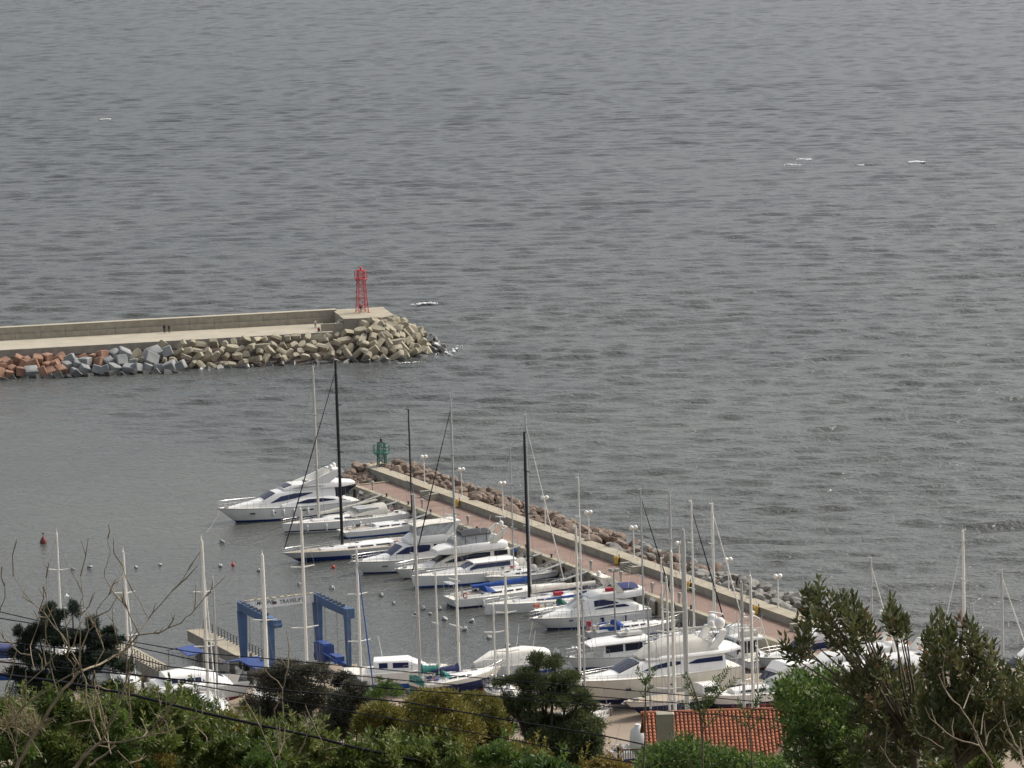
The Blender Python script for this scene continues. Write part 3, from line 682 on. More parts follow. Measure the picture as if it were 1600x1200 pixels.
# ================================================================ BOATS
class Hull:
    def __init__(s, L, B, fs, fb, dr, rake=1.2, m=.42, tr=.8, p=2.2, q=.8, boot=(.06, .28), srake=0.0, dip=0.0, keel=0.0):
        s.L, s.B, s.fs, s.fb, s.dr, s.rake, s.m, s.tr, s.p, s.q, s.boot, s.srake, s.dip, s.keel = L, B, fs, fb, dr, rake, m, tr, p, q, boot, srake, dip, keel
    def b(s, t):
        if t < s.m: k = s.tr + (1 - s.tr) * sin(pi / 2 * t / s.m)
        else: k = max(0, 1 - ((t - s.m) / (1 - s.m)) ** s.p) ** s.q
        return s.B / 2 * k
    def sh(s, t): return s.fs + (s.fb - s.fs) * t ** 1.9 - s.dip * sin(pi * t)
    def y(s, x): return s.b(min(1, max(0, x / s.L)))
    def z(s, x): return s.sh(min(1, max(0, x / s.L)))
    def make(s, name, mats, parent, n=22):
        # material slots: topside, boot stripe, bottom, rub strip
        mb = MB(); G = []
        for i in range(n + 1):
            t = i / n; t = 1 - (1 - t) ** 1.25
            shz, b = s.sh(t), s.b(t)
            u = max(0, (t - .62) / .38); kz = -s.dr * (1 - u ** 2.2) + (s.boot[0] - .03) * u ** 2.2
            zs = [shz, shz - .1, shz - .16, s.boot[1] + (shz - s.boot[1]) * .5, s.boot[1], s.boot[0], kz * .45 + s.boot[0] * .3, kz]
            row = []
            for z in zs:
                sf = min(1, max(0, (shz - z) / (shz - min(kz, -.01) + 1e-6)))
                flare = 1 - (.34 * u + .06) * min(1, max(0, (shz - z) / shz)) ** 1.1
                under = 1 if z >= s.boot[0] else max(0, 1 - ((s.boot[0] - z) / (s.boot[0] - kz + 1e-6)) ** 2) ** .5
                yy = b * flare * under
                xx = t * s.L - s.rake * min(1.1, max(0, (shz - z) / s.fb)) * (max(0, (t - .45) / .55)) ** 1.6 - s.srake * (shz - z) / s.fs * (1 - t) ** 6
                row.append((xx, yy, z))
            G.append(row)
        K = len(G[0]); mi = [0, 3, 0, 0, 1, 2, 2]
        for sgn in (1, -1):
            vs = [(x, y * sgn, z) for r in G for x, y, z in r]
            for k in range(K - 1):
                mb.add(vs if k == 0 else [], [], 0)
            o = len(mb.v) - len(vs)
            for i in range(n):
                for k in range(K - 1):
                    f = [o + i * K + k, o + (i + 1) * K + k, o + (i + 1) * K + k + 1, o + i * K + k + 1]
                    mb.f.append(f if sgn > 0 else f[::-1]); mb.m.append(mi[k])
        r = G[0]
        for k in range(K - 1):
            mb.add([(r[k][0], r[k][1], r[k][2]), (r[k][0], -r[k][1], r[k][2]), (r[k + 1][0], -r[k + 1][1], r[k + 1][2]), (r[k + 1][0], r[k + 1][1], r[k + 1][2])], [(0, 1, 2, 3)], mi[k])
        if s.keel:
            mb.loft([[(s.L * .40, 0, -s.dr * .7), (s.L * .49, .16, -s.dr * .7), (s.L * .60, 0, -s.dr * .7), (s.L * .49, -.16, -s.dr * .7)], [(s.L * .40, 0, -s.keel), (s.L * .47, .12, -s.keel), (s.L * .55, 0, -s.keel), (s.L * .47, -.12, -s.keel)]], 2)
            mb.loft([[(s.L * .1, 0, -s.dr * .3), (s.L * .13, .07, -s.dr * .3), (s.L * .16, 0, -s.dr * .3), (s.L * .13, -.07, -s.dr * .3)], [(s.L * .1, 0, -s.keel * .85), (s.L * .12, .05, -s.keel * .85), (s.L * .14, 0, -s.keel * .85), (s.L * .12, -.05, -s.keel * .85)]], 2)
        return mb.build(name, mats, parent, 35)
    def deck(s, m, parent, drop=.05, n=18):
        mb = MB(); R_ = []
        for i in range(n + 1):
            t = i / n * .995; b = s.b(t) * .975; z = s.sh(t) - drop
            R_.append([(t * s.L, b, z), (t * s.L, b * .5, z + .03 * b), (t * s.L, 0, z + .04 * b), (t * s.L, -b * .5, z + .03 * b), (t * s.L, -b, z)])
        mb.loft(R_, closed=False, caps=False)
        return mb.build('deck', m, parent, 60)
class Body:      # superstructure lofted from stations (x, zbottom, ztop, halfwidth bottom, halfwidth top)
    def __init__(s, st, rd=.14, cam=.06): s.st = sorted(st); s.rd = rd; s.cam = cam
    def make(s, name, m, parent, ang=38):
        mb = MB(); R_ = []
        for x, zb, z, wb, w in s.st:
            r = min(s.rd, max(.01, (z - zb) * .4), w * .4)
            h = [(wb, zb), (w + (wb - w) * r / max(.05, z - zb), z - r), (w - r * .35, z - r * .35), (w - r, z), (w * .5, z + s.cam * w * .7), (0, z + s.cam * w)]
            R_.append([(x, a, b) for a, b in h] + [(x, -a, b) for a, b in h[-2::-1]])
        mb.loft(R_); return mb.build(name, m, parent, ang)
    def at(s, x):
        st = s.st
        if x <= st[0][0]: return st[0]
        for a, b in zip(st, st[1:]):
            if a[0] <= x <= b[0]:
                u = (x - a[0]) / (b[0] - a[0] + 1e-9); return tuple(p + (q - p) * u for p, q in zip(a, b))
        return st[-1]
    def side(s, x, z):
        _, zb, zt_, wb, w = s.at(x); u = min(1.05, max(0, (z - zb) / (zt_ - zb + 1e-6))); return wb + (w - wb) * u
    def window(s, strip, m, parent, name='side_window', off=.03):
        for sg in (1, -1):
            mb = MB(); vs = []; pts = []
            for (xa, la, ha), (xb, lb, hb) in zip(strip, strip[1:]):
                for k in range(4): u = k / 4; pts.append((xa + (xb - xa) * u, la + (lb - la) * u, ha + (hb - ha) * u))
            pts.append(strip[-1])
            for x, lo, hi in pts:
                for z, d in ((lo, off), (hi, off), (hi, -.05), (lo, -.05)): vs.append((x, sg * (s.side(x, z) + d), z))
            n = len(pts); R_ = [vs[i * 4:i * 4 + 4] for i in range(n)]
            mb.loft(R_); mb.build(name, m, parent, 40)
    def screen(s, x0, x1, f, m, parent, name='windscreen', panes=3, lo=.0, hi=1.0, fr=None):
        # raked glass lying on the top face between two stations
        a, b = s.at(x0), s.at(x1); mb = MB()
        for k in range(panes):
            u0, u1 = -1 + 2 * k / panes + .03, -1 + 2 * (k + 1) / panes - .03; q = []
            for st, u in ((a, u0), (a, u1), (b, u1), (b, u0)):
                w = st[4] * f; q.append((st[0], u * w, st[2] + s.cam * st[4] * (1 - abs(u) * .7)))
            nrm = Vector((x1 - x0, 0, b[2] - a[2])); nn = Vector((-nrm.z, 0, nrm.x)).normalized()
            if nn.z < 0: nn = -nn
            mb.loft([[Vector(p) + nn * .035 for p in q], [Vector(p) - nn * .06 for p in q]])
        mb.build(name, m, parent, 0)
def rail(parent, H_, x0, x1, h, n, m='steel', bow=False, inset=.93, mid=True, r=.022, name='guard_rail'):
    for sg in ((1, -1) if not bow else (0,)):
        mb = MB()
        xs = [x0 + (x1 - x0) * i / n for i in range(n + 1)]
        if sg: pts = [(x, sg * H_.y(x) * inset, H_.z(x)) for x in xs]
        else:
            pts = [(x, H_.y(x) * inset, H_.z(x)) for x in xs] + [(x1 + .35, 0, H_.z(x1) + .15)] + [(x, -H_.y(x) * inset, H_.z(x)) for x in reversed(xs)]
        mb.tube([(p[0], p[1], p[2] + h) for p in pts], r, 5)
        if mid: mb.tube([(p[0], p[1], p[2] + h * .5) for p in pts], r * .6, 4)
        for p in pts: mb.tube([(p[0], p[1], p[2] - .05), (p[0], p[1], p[2] + h)], r, 5)
        mb.build(name, M[m], parent)
def radome(parent, c, r, mt='whitep', h=1.0):
    mb = MB(); mb.lathe(c, [(r * .5, -r * 1.3 * h), (r * .95, -r * .6 * h), (r, 0), (r * .88, r * .5), (r * .5, r * .85), (.02, r)], n=12); mb.build('radar_dome', M[mt], parent, 60)
def mast(parent, x, z0, h, r, mt, spreaders=2, y=0, sw=1.1, fore=None, back=None, H_=None, furl=None, rakea=.0, wires=True, boomd=None, name='mast'):
    m = M[mt]; mb = MB()
    top = (x - rakea * h, y, z0 + h)
    rr = r
    mb.tube([(x, y, z0), (x - rakea * h * .6, y, z0 + h * .6), (x - rakea * h * .88, y, z0 + h * .88), top], [rr, rr, rr * .92, rr * .75], 8)
    mb.box((top[0] - .1, y, top[2] + .05), (.5, .12, .1)); mb.tube([top, (top[0], y, top[2] + .7)], .018, 4); mb.tube([(top[0] - .3, y, top[2] + .1), (top[0] - .3, y, top[2] + .45)], .03, 4)
    mo = mb.build(name, m, parent)
    tips = []
    for k in range(spreaders):
        zz = z0 + h * (k + 1) / (spreaders + 1) * 1.02; ww = sw * (1 - .12 * k)
        mb = MB()
        for sg in (1, -1): mb.tube([(x - rakea * (zz - z0), y, zz), (x - .2 - rakea * (zz - z0), y + sg * ww, zz + .08)], [.09, .06], 5)
        mb.build('spreader', m, mo); tips.append((x - .2, ww, zz + .08))
    if wires:
        mb = MB()
        for sg in (1, -1):
            base = (x - .25, y + sg * (H_.y(x) * .93 if H_ else sw), (H_.z(x) if H_ else z0))
            pts = [base] + [(a, y + sg * b, c) for a, b, c in tips] + [(top[0], y, top[2] - .2)]
            mb.tube(pts, .014, 4)
            if tips: mb.tube([(x - .55, base[1], base[2]), (x, y, tips[0][2])], .014, 4)
        if back is not None: mb.tube([top, (back, 0, H_.z(back) if H_ else z0)], .014, 4)
        if fore is not None: mb.tube([(top[0], y, top[2] - h * .04), (fore, 0, (H_.z(fore) + .1) if H_ else z0)], .016, 4)
        mb.build('rigging', M['wire'], mo)
    if furl and fore is not None:
        a = Vector((top[0], y, top[2] - h * .05)); b = Vector((fore, 0, (H_.z(fore) + .5) if H_ else z0))
        mb = MB(); mb.tube([a, a.lerp(b, .3), a.lerp(b, .75), b], [.03, .06, .085, .06], 7); mb.build('furled_sail', M[furl], parent)
    return mo
def boom(parent, x, z, length, mt, cover=None, d=-1, fat=.22, lift=.0, under=None, front=1.0):
    mb = MB(); mb.tube([(x, 0, z), (x + d * length, 0, z + lift)], .09, 7); bo = mb.build('boom', M[mt], parent)
    if cover:
        mb = MB(); R_ = []
        for k in range(13):
            u = k / 12; xx = x + d * length * u * .97; f = fat * (1 - .45 * u) * (1 + .10 * sin(k * 2.3)); hh = (f * 1.7 + front * max(0, .16 - u) * 4.0 * fat)
            zc = z + lift * u
            R_.append([(xx, f * .9 * cos(a), zc + (.02 if sin(a) < 0 else 0) + (hh if sin(a) > 0 else f * .7) * sin(a)) for a in [2 * pi * j / 9 for j in range(9)]])
        mb.loft(R_); mb.build('sail_cover', M[cover], bo, 60)
        if under:
            mb = MB(); mb.box((x + d * length * .5, 0, z + lift * .5 - fat * .72), (length * .93, fat * 1.0, .09)); mb.build('cover_base', M[under], bo)
def frame_canvas(parent, x0, x1, z0, zt0, zt1, w, m, name, legs=True, th=.12):
    # bimini or sprayhood: curved cloth on hoops
    R_ = []
    for k in range(7):
        u = k / 6; x = x0 + (x1 - x0) * u; z = zt0 + (zt1 - zt0) * u + .08 * sin(pi * u)
        R_.append([(x, w * c, z - .28 * w * abs(c) ** 3) for c in (-1, -.7, -.35, 0, .35, .7, 1)] + [(x, w * c, z - .28 * w * abs(c) ** 3 - .05) for c in (1, .7, .35, 0, -.35, -.7, -1)])
    mb = MB(); mb.loft(R_); o = mb.build(name, M[m], parent, 50)
    if legs:
        mb = MB()
        for x in (x0 + .05, x1 - .05):
            for sg in (1, -1): mb.tube([((x0 + x1) / 2 + (x - (x0 + x1) / 2) * .55, sg * w, z0), (x, sg * w * .97, (zt0 if x < (x0 + x1) / 2 else zt1) - .28 * w)], .022, 5)
        mb.build('hoops', M['steel'], o)
    return o
def hood(parent, x0, x1, z0, h, w, m, pane=None, name='sprayhood'):
    R_ = []
    for k in range(6):
        u = k / 5; x = x0 + (x1 - x0) * u; hh = h * (1 - u ** 2.2 * .82)
        R_.append([(x, w * cos(a), z0 - .02 + hh * max(0, sin(a)) ** .75) for a in np.linspace(0, pi, 9)])
    mb = MB(); mb.loft(R_); o = mb.build(name, M[m], parent, 60)
    if pane:
        mb = MB()
        mb.box(((x0 + x1) / 2 + .1, 0, z0 + h * .55), ((x1 - x0) * .55, w * 1.72, h * .34)); mb.build('clear_panel', M[pane], o)
def fender_set(root, H_, xs, grp, lab, m='whitep', sg=1):
    Wm = Matrix.Translation(root.location) @ Matrix.Rotation(root.rotation_euler.z, 4, 'Z')
    for x in xs:
        mb = MB(); mb.lathe((0, 0, -1.05), [(.03, 0), (.13, .1), (.15, .3), (.15, .75), (.13, .9), (.03, 1.0)], n=8); mb.tube([(0, 0, -.06), (0, -.05 * sg, .42)], .012, 4)
        o = mb.build('fender', M[m], ang=60); o.location = Wm @ Vector((x, sg * (H_.y(x) + .10), H_.z(x) - .25)); tag(o, lab, 'fender', grp)
HM = lambda top='gel', boot='blue', bot='blue', rub='rub': [M[top], M[boot], M[bot], M[rub]]
def place(ref, xref, lat=0.0, head=HEAD):
    """root location so that local (xref, lat) stands over the world point ref"""
    d = Vector((cos(head), sin(head), 0)); n = Vector((-sin(head), cos(head), 0))
    p = Vector((ref.x, ref.y, 0)) - d * xref - n * lat
    return p

# ---------------------------------------------------------------- motor yacht builder
def motor_yacht(name, label, loc, head, H_, bodies, windows=(), screens=(), hullm=None, deckm='deckw', rails=(), arch=None, group='motor yachts and cruisers', cat='motor yacht', ports=(), z=0.0, hard=False):
    t = empty(name, (loc.x, loc.y, z), head, label, cat, group)
    H_.make('hull', hullm or HM(), t); H_.deck(M[deckm], t)
    B = {}
    for nm, st, m, *rest in bodies:
        bd = Body(st, *(rest or ())); ob = bd.make(nm, M[m], t); B[nm] = (bd, ob)
    for nm, strip, m in windows: B[nm][0].window(strip, M[m], B[nm][1])
    for nm, x0, x1, f, m, panes in screens: B[nm][0].screen(x0, x1, f, M[m], B[nm][1], panes=panes)
    for a in rails: rail(t, H_, *a[:4], **(a[4] if len(a) > 4 else {}))
    if arch:
        poly, w, th, m = arch; ao = None; mb = MB()
        for sg in (1, -1): mb.slab(poly, sg * w - th / 2, sg * w + th / 2)
        zt_ = max(p[1] for p in poly); tp_ = [p for p in poly if p[1] > zt_ - .35]; x0, x1 = min(p[0] for p in tp_), max(p[0] for p in tp_)
        mb.box(((x0 + x1) / 2, 0, zt_ - .1), (max(.3, x1 - x0), w * 2 - th - .004, .2)); mb.build('radar_arch', M[m], t, 30)
    rc = random.Random(int(H_.L * 100)); L_ = H_.L
    mb = MB(); mb.tube([(L_ + .05, 0, H_.fb - .12), (L_ - .5, 0, H_.fb + .05)], .06, 6); mb.box((L_ + .1, 0, H_.fb - .25), (.3, .35, .12)); mb.build('anchor', M['galv'], t)
    mb = MB(); mb.box((L_ - 1.5, .12, H_.z(L_ - 1.5) + .12), (.5, .4, .28)); mb.build('windlass', M['galv'], t)
    zt_ = max(s_[2] for _, st, *_r in bodies for s_ in st)
    for q in range(2):
        x_ = L_ * rc.uniform(.18, .42); y_ = rc.choice((-1, 1)) * H_.B * rc.uniform(.22, .33); mb = MB(); mb.tube([(x_, y_, zt_ - .6), (x_ - .5, y_ * 1.05, zt_ + rc.uniform(1.6, 3.0))], .028, 4); mb.build('whip_antenna', M['whitep'], t)
    mb = MB(); mb.tube([(.1, H_.B * .2, H_.fs), (-.5, H_.B * .2, H_.fs + 1.3)], .025, 5); mb.add([(-.3, H_.B * .2, H_.fs + .95), (-.5, H_.B * .2, H_.fs + 1.3), (-1.1, H_.B * .2 + .1, H_.fs + .95), (-.95, H_.B * .2 + .1, H_.fs + .6)], [(0, 1, 2, 3)]); mb.build('ensign', M[rc.choice(('bluec', 'whitep', 'whitep'))], t)
    for x, zz, l, h in ports:
        for sg in (1, -1):
            y_ = H_.y(x) * .97; mb = MB()
            a = atan2(H_.y(x + .5) - H_.y(x - .5), 1.0) * sg
            mb.box((x, sg * (y_ - .02), zz), (l, .12, h), rz=a); mb.build('porthole', M['glass'], t)
    return t

# --- A: the big flybridge yacht at the head of the row
L = 22.0; loc = place(P(338.5, 794, 2.45), L)
HA = Hull(L, 5.4, 1.75, 2.45, .9, rake=3.0, tr=.86, p=2.0, q=.85, boot=(.1, .32))
X = lambda xb: 22.0 - xb
qz = lambda z: 1.8 + (z - 1.8) * (.87 if z > 1.8 else 1)
def qb(l): return [(n, [(x, qz(p), qz(q), u, v) for x, p, q, u, v in st], *r) for n, st, *r in l]
def qw(l): return [(n, [(x, qz(p), qz(q)) for x, p, q in st], m) for n, st, m in l]
t = motor_yacht('motor_yacht', 'largest white flybridge motor yacht with swept arch, furthest out on the quay', loc, HEAD, HA,
    qb([('foredeck_trunk', [(X(1.8), 2.2, 2.5, .5, .35), (X(4), 2.0, 2.85, 1.1, .8), (X(7.2), 1.9, 3.3, 1.7, 1.35)], 'gel', .25),
     ('deckhouse', [(X(6.6), 1.9, 3.15, 1.65, 1.3), (X(9), 1.8, 4.45, 2.1, 1.5), (X(11.5), 1.75, 4.75, 2.2, 1.7), (X(15), 1.7, 4.7, 2.25, 1.8), (X(18.2), 1.7, 4.5, 2.2, 1.85)], 'gel', .3),
     ('side_wing', [(X(9.5), 1.7, 2.4, 2.42, 2.3), (X(13), 1.65, 3.15, 2.5, 2.3), (X(17.5), 1.6, 3.0, 2.5, 2.35), (X(20.5), 1.6, 2.2, 2.5, 2.4)], 'gel', .3),
     ('flybridge', [(X(10.2), 4.5, 4.95, 1.5, 1.3), (X(11.8), 4.5, 5.55, 1.75, 1.6), (X(15), 4.45, 5.45, 1.95, 1.9), (X(19.5), 4.4, 5.35, 2.0, 1.95), (X(21.6), 4.55, 5.0, 1.5, 1.4)], 'gel', .25)]),
    windows=qw([('deckhouse', [(X(8.0), 2.75, 2.85), (X(9.6), 2.95, 3.75), (X(11.6), 3.2, 4.05), (X(13.4), 3.55, 4.0), (X(14.6), 3.85, 3.95)], 'glassb'),
             ('side_wing', [(X(11.8), 2.35, 2.5), (X(13.6), 2.2, 2.9), (X(16), 2.25, 2.85), (X(18), 2.35, 2.45)], 'glassb'),
             ('flybridge', [(X(11.6), 4.85, 4.95), (X(12.6), 4.75, 5.1), (X(15.5), 4.8, 5.0), (X(16.5), 4.85, 4.92)], 'greyc')]),
    screens=[('deckhouse', X(7.1), X(8.8), .93, 'glass', 3), ('flybridge', X(10.3), X(11.5), .9, 'glass', 3)],
    rails=[(X(7), X(.6), 1.0, 7, dict(bow=True, inset=.97))],
    arch=([(x_, qz(z_)) for x_, z_ in [(X(12.6), 5.35), (X(15.4), 6.3), (X(18.0), 7.3), (X(19.4), 7.5), (X(19.9), 7.0), (X(18.9), 6.7), (X(18.2), 5.9), (X(17.2), 5.3)]], 1.75, .22, 'gel'),
    ports=[(X(5.0), 1.35, .7, .17), (X(8.2), 1.3, .5, .2), (X(12.8), 1.25, .7, .2), (X(14.0), 1.25, .7, .2)])
for x, y in ((X(18), .9), (X(19.1), -.6)): radome(t, (x, y, 7.05), .36)
mb = MB(); mb.box((X(17), 0, 4.98), (1.4, 2.4, .45)); mb.box((X(14.2), .2, 5.05), (.5, 1.6, .7)); mb.build('helm_seats', M['canvas'], t)
for q_ in (1.9, -1.95):
    mb = MB(); mb.slab([(X(18.2), 3.95), (X(21.6), 4.12), (X(21.6), 4.0), (X(18.2), 2.0)], q_, q_ + .05); mb.build('cockpit_glass', M['glass'], t)
fender_set(t, HA, [X(v) for v in (8.0, 9.6, 11.2, 13.4)], 'white fenders along the largest yacht', 'white fender hanging on the side of the largest flybridge yacht')

# --- F: hardtop yacht with clear canvas flybridge enclosure
L = 17.2; loc = place(P(547, 877, 1.95), L); X = lambda xb: 17.2 - xb
HF = Hull(L, 4.9, 1.6, 1.95, .8, rake=2.0, tr=.88, p=2.1, q=.8, boot=(.08, .22))
t = motor_yacht('motor_yacht', 'white motor yacht with blue black window band and clear canvas flybridge enclosure', loc, HEAD, HF,
    [('deckhouse', [(X(5.2), 1.7, 1.95, 1.35, 1.2), (X(7.4), 1.7, 3.5, 1.75, 1.45), (X(10), 1.65, 3.75, 1.9, 1.65), (X(14.2), 1.6, 3.7, 1.95, 1.75)], 'gel', .2),
     ('foredeck_trunk', [(X(1.6), 1.75, 2.0, .5, .35), (X(5.6), 1.65, 2.35, 1.35, 1.1)], 'gel', .2),
     ('flybridge', [(X(8.2), 3.7, 4.1, 1.5, 1.4), (X(9.4), 3.7, 4.75, 1.75, 1.7), (X(15.4), 3.65, 4.6, 1.95, 1.9)], 'gel', .2),
     ('canvas_enclosure', [(X(9.6), 4.68, 5.75, 1.6, 1.4), (X(11.5), 4.65, 6.1, 1.7, 1.45), (X(14.8), 4.6, 6.1, 1.7, 1.45)], 'vinyl', .1),
     ('canvas_roof', [(X(9.2), 5.9, 6.02, 1.5, 1.4), (X(11.5), 6.13, 6.28, 1.6, 1.5), (X(15.4), 6.13, 6.25, 1.6, 1.5)], 'gel2', .06)],
    windows=[('deckhouse', [(X(6.3), 2.45, 2.55), (X(7.8), 2.4, 3.3), (X(10), 2.45, 3.45), (X(11.3), 2.55, 3.35)], 'glassb'), ('deckhouse', [(X(11.8), 2.6, 3.4), (X(14), 2.75, 3.4)], 'glassb')],
    screens=[('deckhouse', X(5.5), X(7.3), .92, 'glassb', 3)], rails=[(X(7), X(.5), .75, 7, dict(bow=True, inset=.95))],
    arch=([(X(13.6), 4.6), (X(14.6), 4.6), (X(16.0), 6.2), (X(15.2), 6.3)], 1.75, .2, 'gel'), ports=[(X(4.4), 1.05, .8, .1), (X(9), 1.0, .5, .16)])
mb = MB()
for sg in (1, -1):
    for a, b in ((9.8, 11.6), (11.6, 12.4), (12.4, 14.6)): mb.tube([(X(a), sg * 1.66, 4.75), (X(b), sg * 1.5, 5.95)], .03, 5)
mb.build('enclosure_frame', M['whitep'], t); radome(t, (X(15.5), .6, 6.9), .3)
mb = MB(); mb.tube([(X(15.2), -.5, 6.2), (X(15.2), -.5, 6.75)], .05, 6); mb.box((X(15.2), -.5, 6.8), (.16, 1.3, .14), rz=.5); mb.build('radar_scanner', M['whitep'], t)

fender_set(t, HF, [X(v) for v in (7, 10.5, 13)], 'white fenders along the canvas enclosed yacht', 'white fender hanging on the canvas enclosed motor yacht')
# --- G: flybridge cruiser with black bimini and cream arch
L = 17.0; loc = place(P(616, 889, 1.55), L); X = lambda xb: 17.0 - xb
HG = Hull(L, 4.7, 1.45, 1.55, .8, rake=1.5, tr=.88, boot=(.06, .16))
t = motor_yacht('motor_yacht', 'cream white flybridge cruiser with black bimini and a radar arch', loc, HEAD, HG,
    [('deckhouse', [(X(5.2), 1.35, 1.6, 1.4, 1.2), (X(8.2), 1.35, 2.95, 1.7, 1.45), (X(12), 1.35, 3.1, 1.85, 1.6), (X(16.6), 1.35, 3.0, 1.85, 1.6)], 'gel2', .2),
     ('foredeck_trunk', [(X(1.5), 1.4, 1.55, .5, .4), (X(6), 1.35, 1.95, 1.4, 1.1)], 'gel', .2),
     ('flybridge', [(X(5.9), 3.1, 3.6, 1.3, 1.3), (X(7.2), 3.0, 4.0, 1.65, 1.75), (X(11), 3.0, 4.15, 1.85, 1.95), (X(15.6), 3.05, 4.1, 1.8, 1.85), (X(16.4), 3.2, 3.8, 1.4, 1.4)], 'gel', .3),
     ('canvas_enclosure', [(X(8.6), 4.1, 4.7, 1.6, 1.3), (X(10), 4.1, 5.35, 1.65, 1.4), (X(13.8), 4.1, 5.35, 1.6, 1.4), (X(15), 4.1, 4.9, 1.5, 1.3)], 'vinyl', .08)],
    windows=[('deckhouse', [(X(6.9), 1.85, 1.95), (X(8.8), 1.85, 2.55), (X(11.4), 2.0, 2.8), (X(13.6), 2.2, 2.75)], 'glass'), ('deckhouse', [(X(14.2), 2.1, 2.8), (X(16.2), 2.2, 2.8)], 'glass')],
    screens=[('deckhouse', X(5.6), X(8.0), .9, 'glass', 3)], rails=[(X(7), X(.4), .7, 7, dict(bow=True, inset=.95))],
    arch=([(X(13.6), 4.05), (X(14.8), 4.05), (X(16.4), 5.6), (X(16.2), 6.0), (X(15.4), 5.6)], 1.8, .22, 'gel2'))
frame_canvas(t, X(13.9), X(9.6), 4.1, 5.75, 5.75, 1.6, 'blackc', 'bimini'); radome(t, (X(15.9), .5, 6.35), .33)
mb = MB(); mb.tube([(X(15.9), .3, 6.5), (X(15.9), .3, 7.1)], .05, 6); mb.box((X(15.9), .3, 7.15), (.16, 1.5, .14), rz=.6); mb.build('radar_scanner', M['whitep'], t)
mb = MB()
for x in (10, 11.6, 13.2): mb.tube([(X(x), 1.66, 4.1), (X(x), 1.5, 5.4)], .03, 5)
mb.build('enclosure_frame', M['blackc'], t)

# --- L: express cruiser with grey canvas foredeck screen
L = 16.3; loc = place(P(827, 966, 1.75), L); X = lambda xb: 16.3 - xb
HL = Hull(L, 4.6, 1.5, 1.75, .8, rake=2.6, tr=.88, p=2.0, boot=(.08, .26))
t = motor_yacht('motor_yacht', 'white express cruiser with grey canvas windscreen cover and pink flag under its arch', loc, HEAD, HL,
    [('foredeck_trunk', [(X(1.6), 1.6, 1.75, .5, .4), (X(4.6), 1.5, 2.3, 1.35, 1.1), (X(6.4), 1.5, 2.5, 1.6, 1.3)], 'gel', .25),
     ('deckhouse', [(X(5.4), 1.5, 2.4, 1.6, 1.3), (X(7.3), 1.5, 3.5, 1.75, 1.4), (X(9), 1.5, 3.6, 1.8, 1.5), (X(11.5), 1.45, 3.3, 1.85, 1.6), (X(14.6), 1.4, 2.3, 1.9, 1.8)], 'gel', .2),
     ('flybridge', [(X(8.0), 3.4, 3.7, 1.3, 1.2), (X(9.2), 3.4, 4.15, 1.6, 1.6), (X(13), 3.2, 4.1, 1.75, 1.75), (X(15.6), 3.25, 4.2, 1.5, 1.5)], 'gel', .2)],
    windows=[('deckhouse', [(X(8.4), 2.55, 3.3), (X(9.6), 2.55, 3.35), (X(11.2), 2.65, 3.0), (X(11.8), 2.7, 2.75)], 'glassb'), ('deckhouse', [(X(8.5), 2.2, 2.28), (X(10.5), 2.2, 2.5), (X(12.6), 2.15, 2.5), (X(13.2), 2.15, 2.25)], 'glassb')],
    screens=[('deckhouse', X(5.7), X(7.2), .98, 'greyc', 1)], rails=[(X(7.5), X(.3), .8, 7, dict(bow=True, inset=.96))],
    arch=([(X(11.6), 4.05), (X(12.6), 4.05), (X(10.9), 6.0), (X(9.9), 6.15), (X(9.6), 5.9), (X(10.4), 5.75)], 1.7, .22, 'gel2'), ports=[(X(5), 1.2, .5, .16), (X(9), 1.1, .3, .16)])
mb = MB(); mb.box((X(10.9), .9, 4.35), (1.0, .5, .5)); mb.build('flag', M['redc'], t)
frame_canvas(t, X(14.8), X(11.8), 4.1, 4.75, 4.75, 1.5, 'navyc', 'bimini'); radome(t, (X(9.9), .0, 6.5), .3)
mb = MB(); mb.box((X(7.0), -.2, 3.75), (1.0, 1.0, .08)); mb.build('hatch', M['glassb'], t)

fender_set(t, HL, [X(v) for v in (6, 9.2, 12.4)], 'navy fenders along the pink flag cruiser', 'navy fender hanging on the express cruiser with the pink flag', 'navyc')
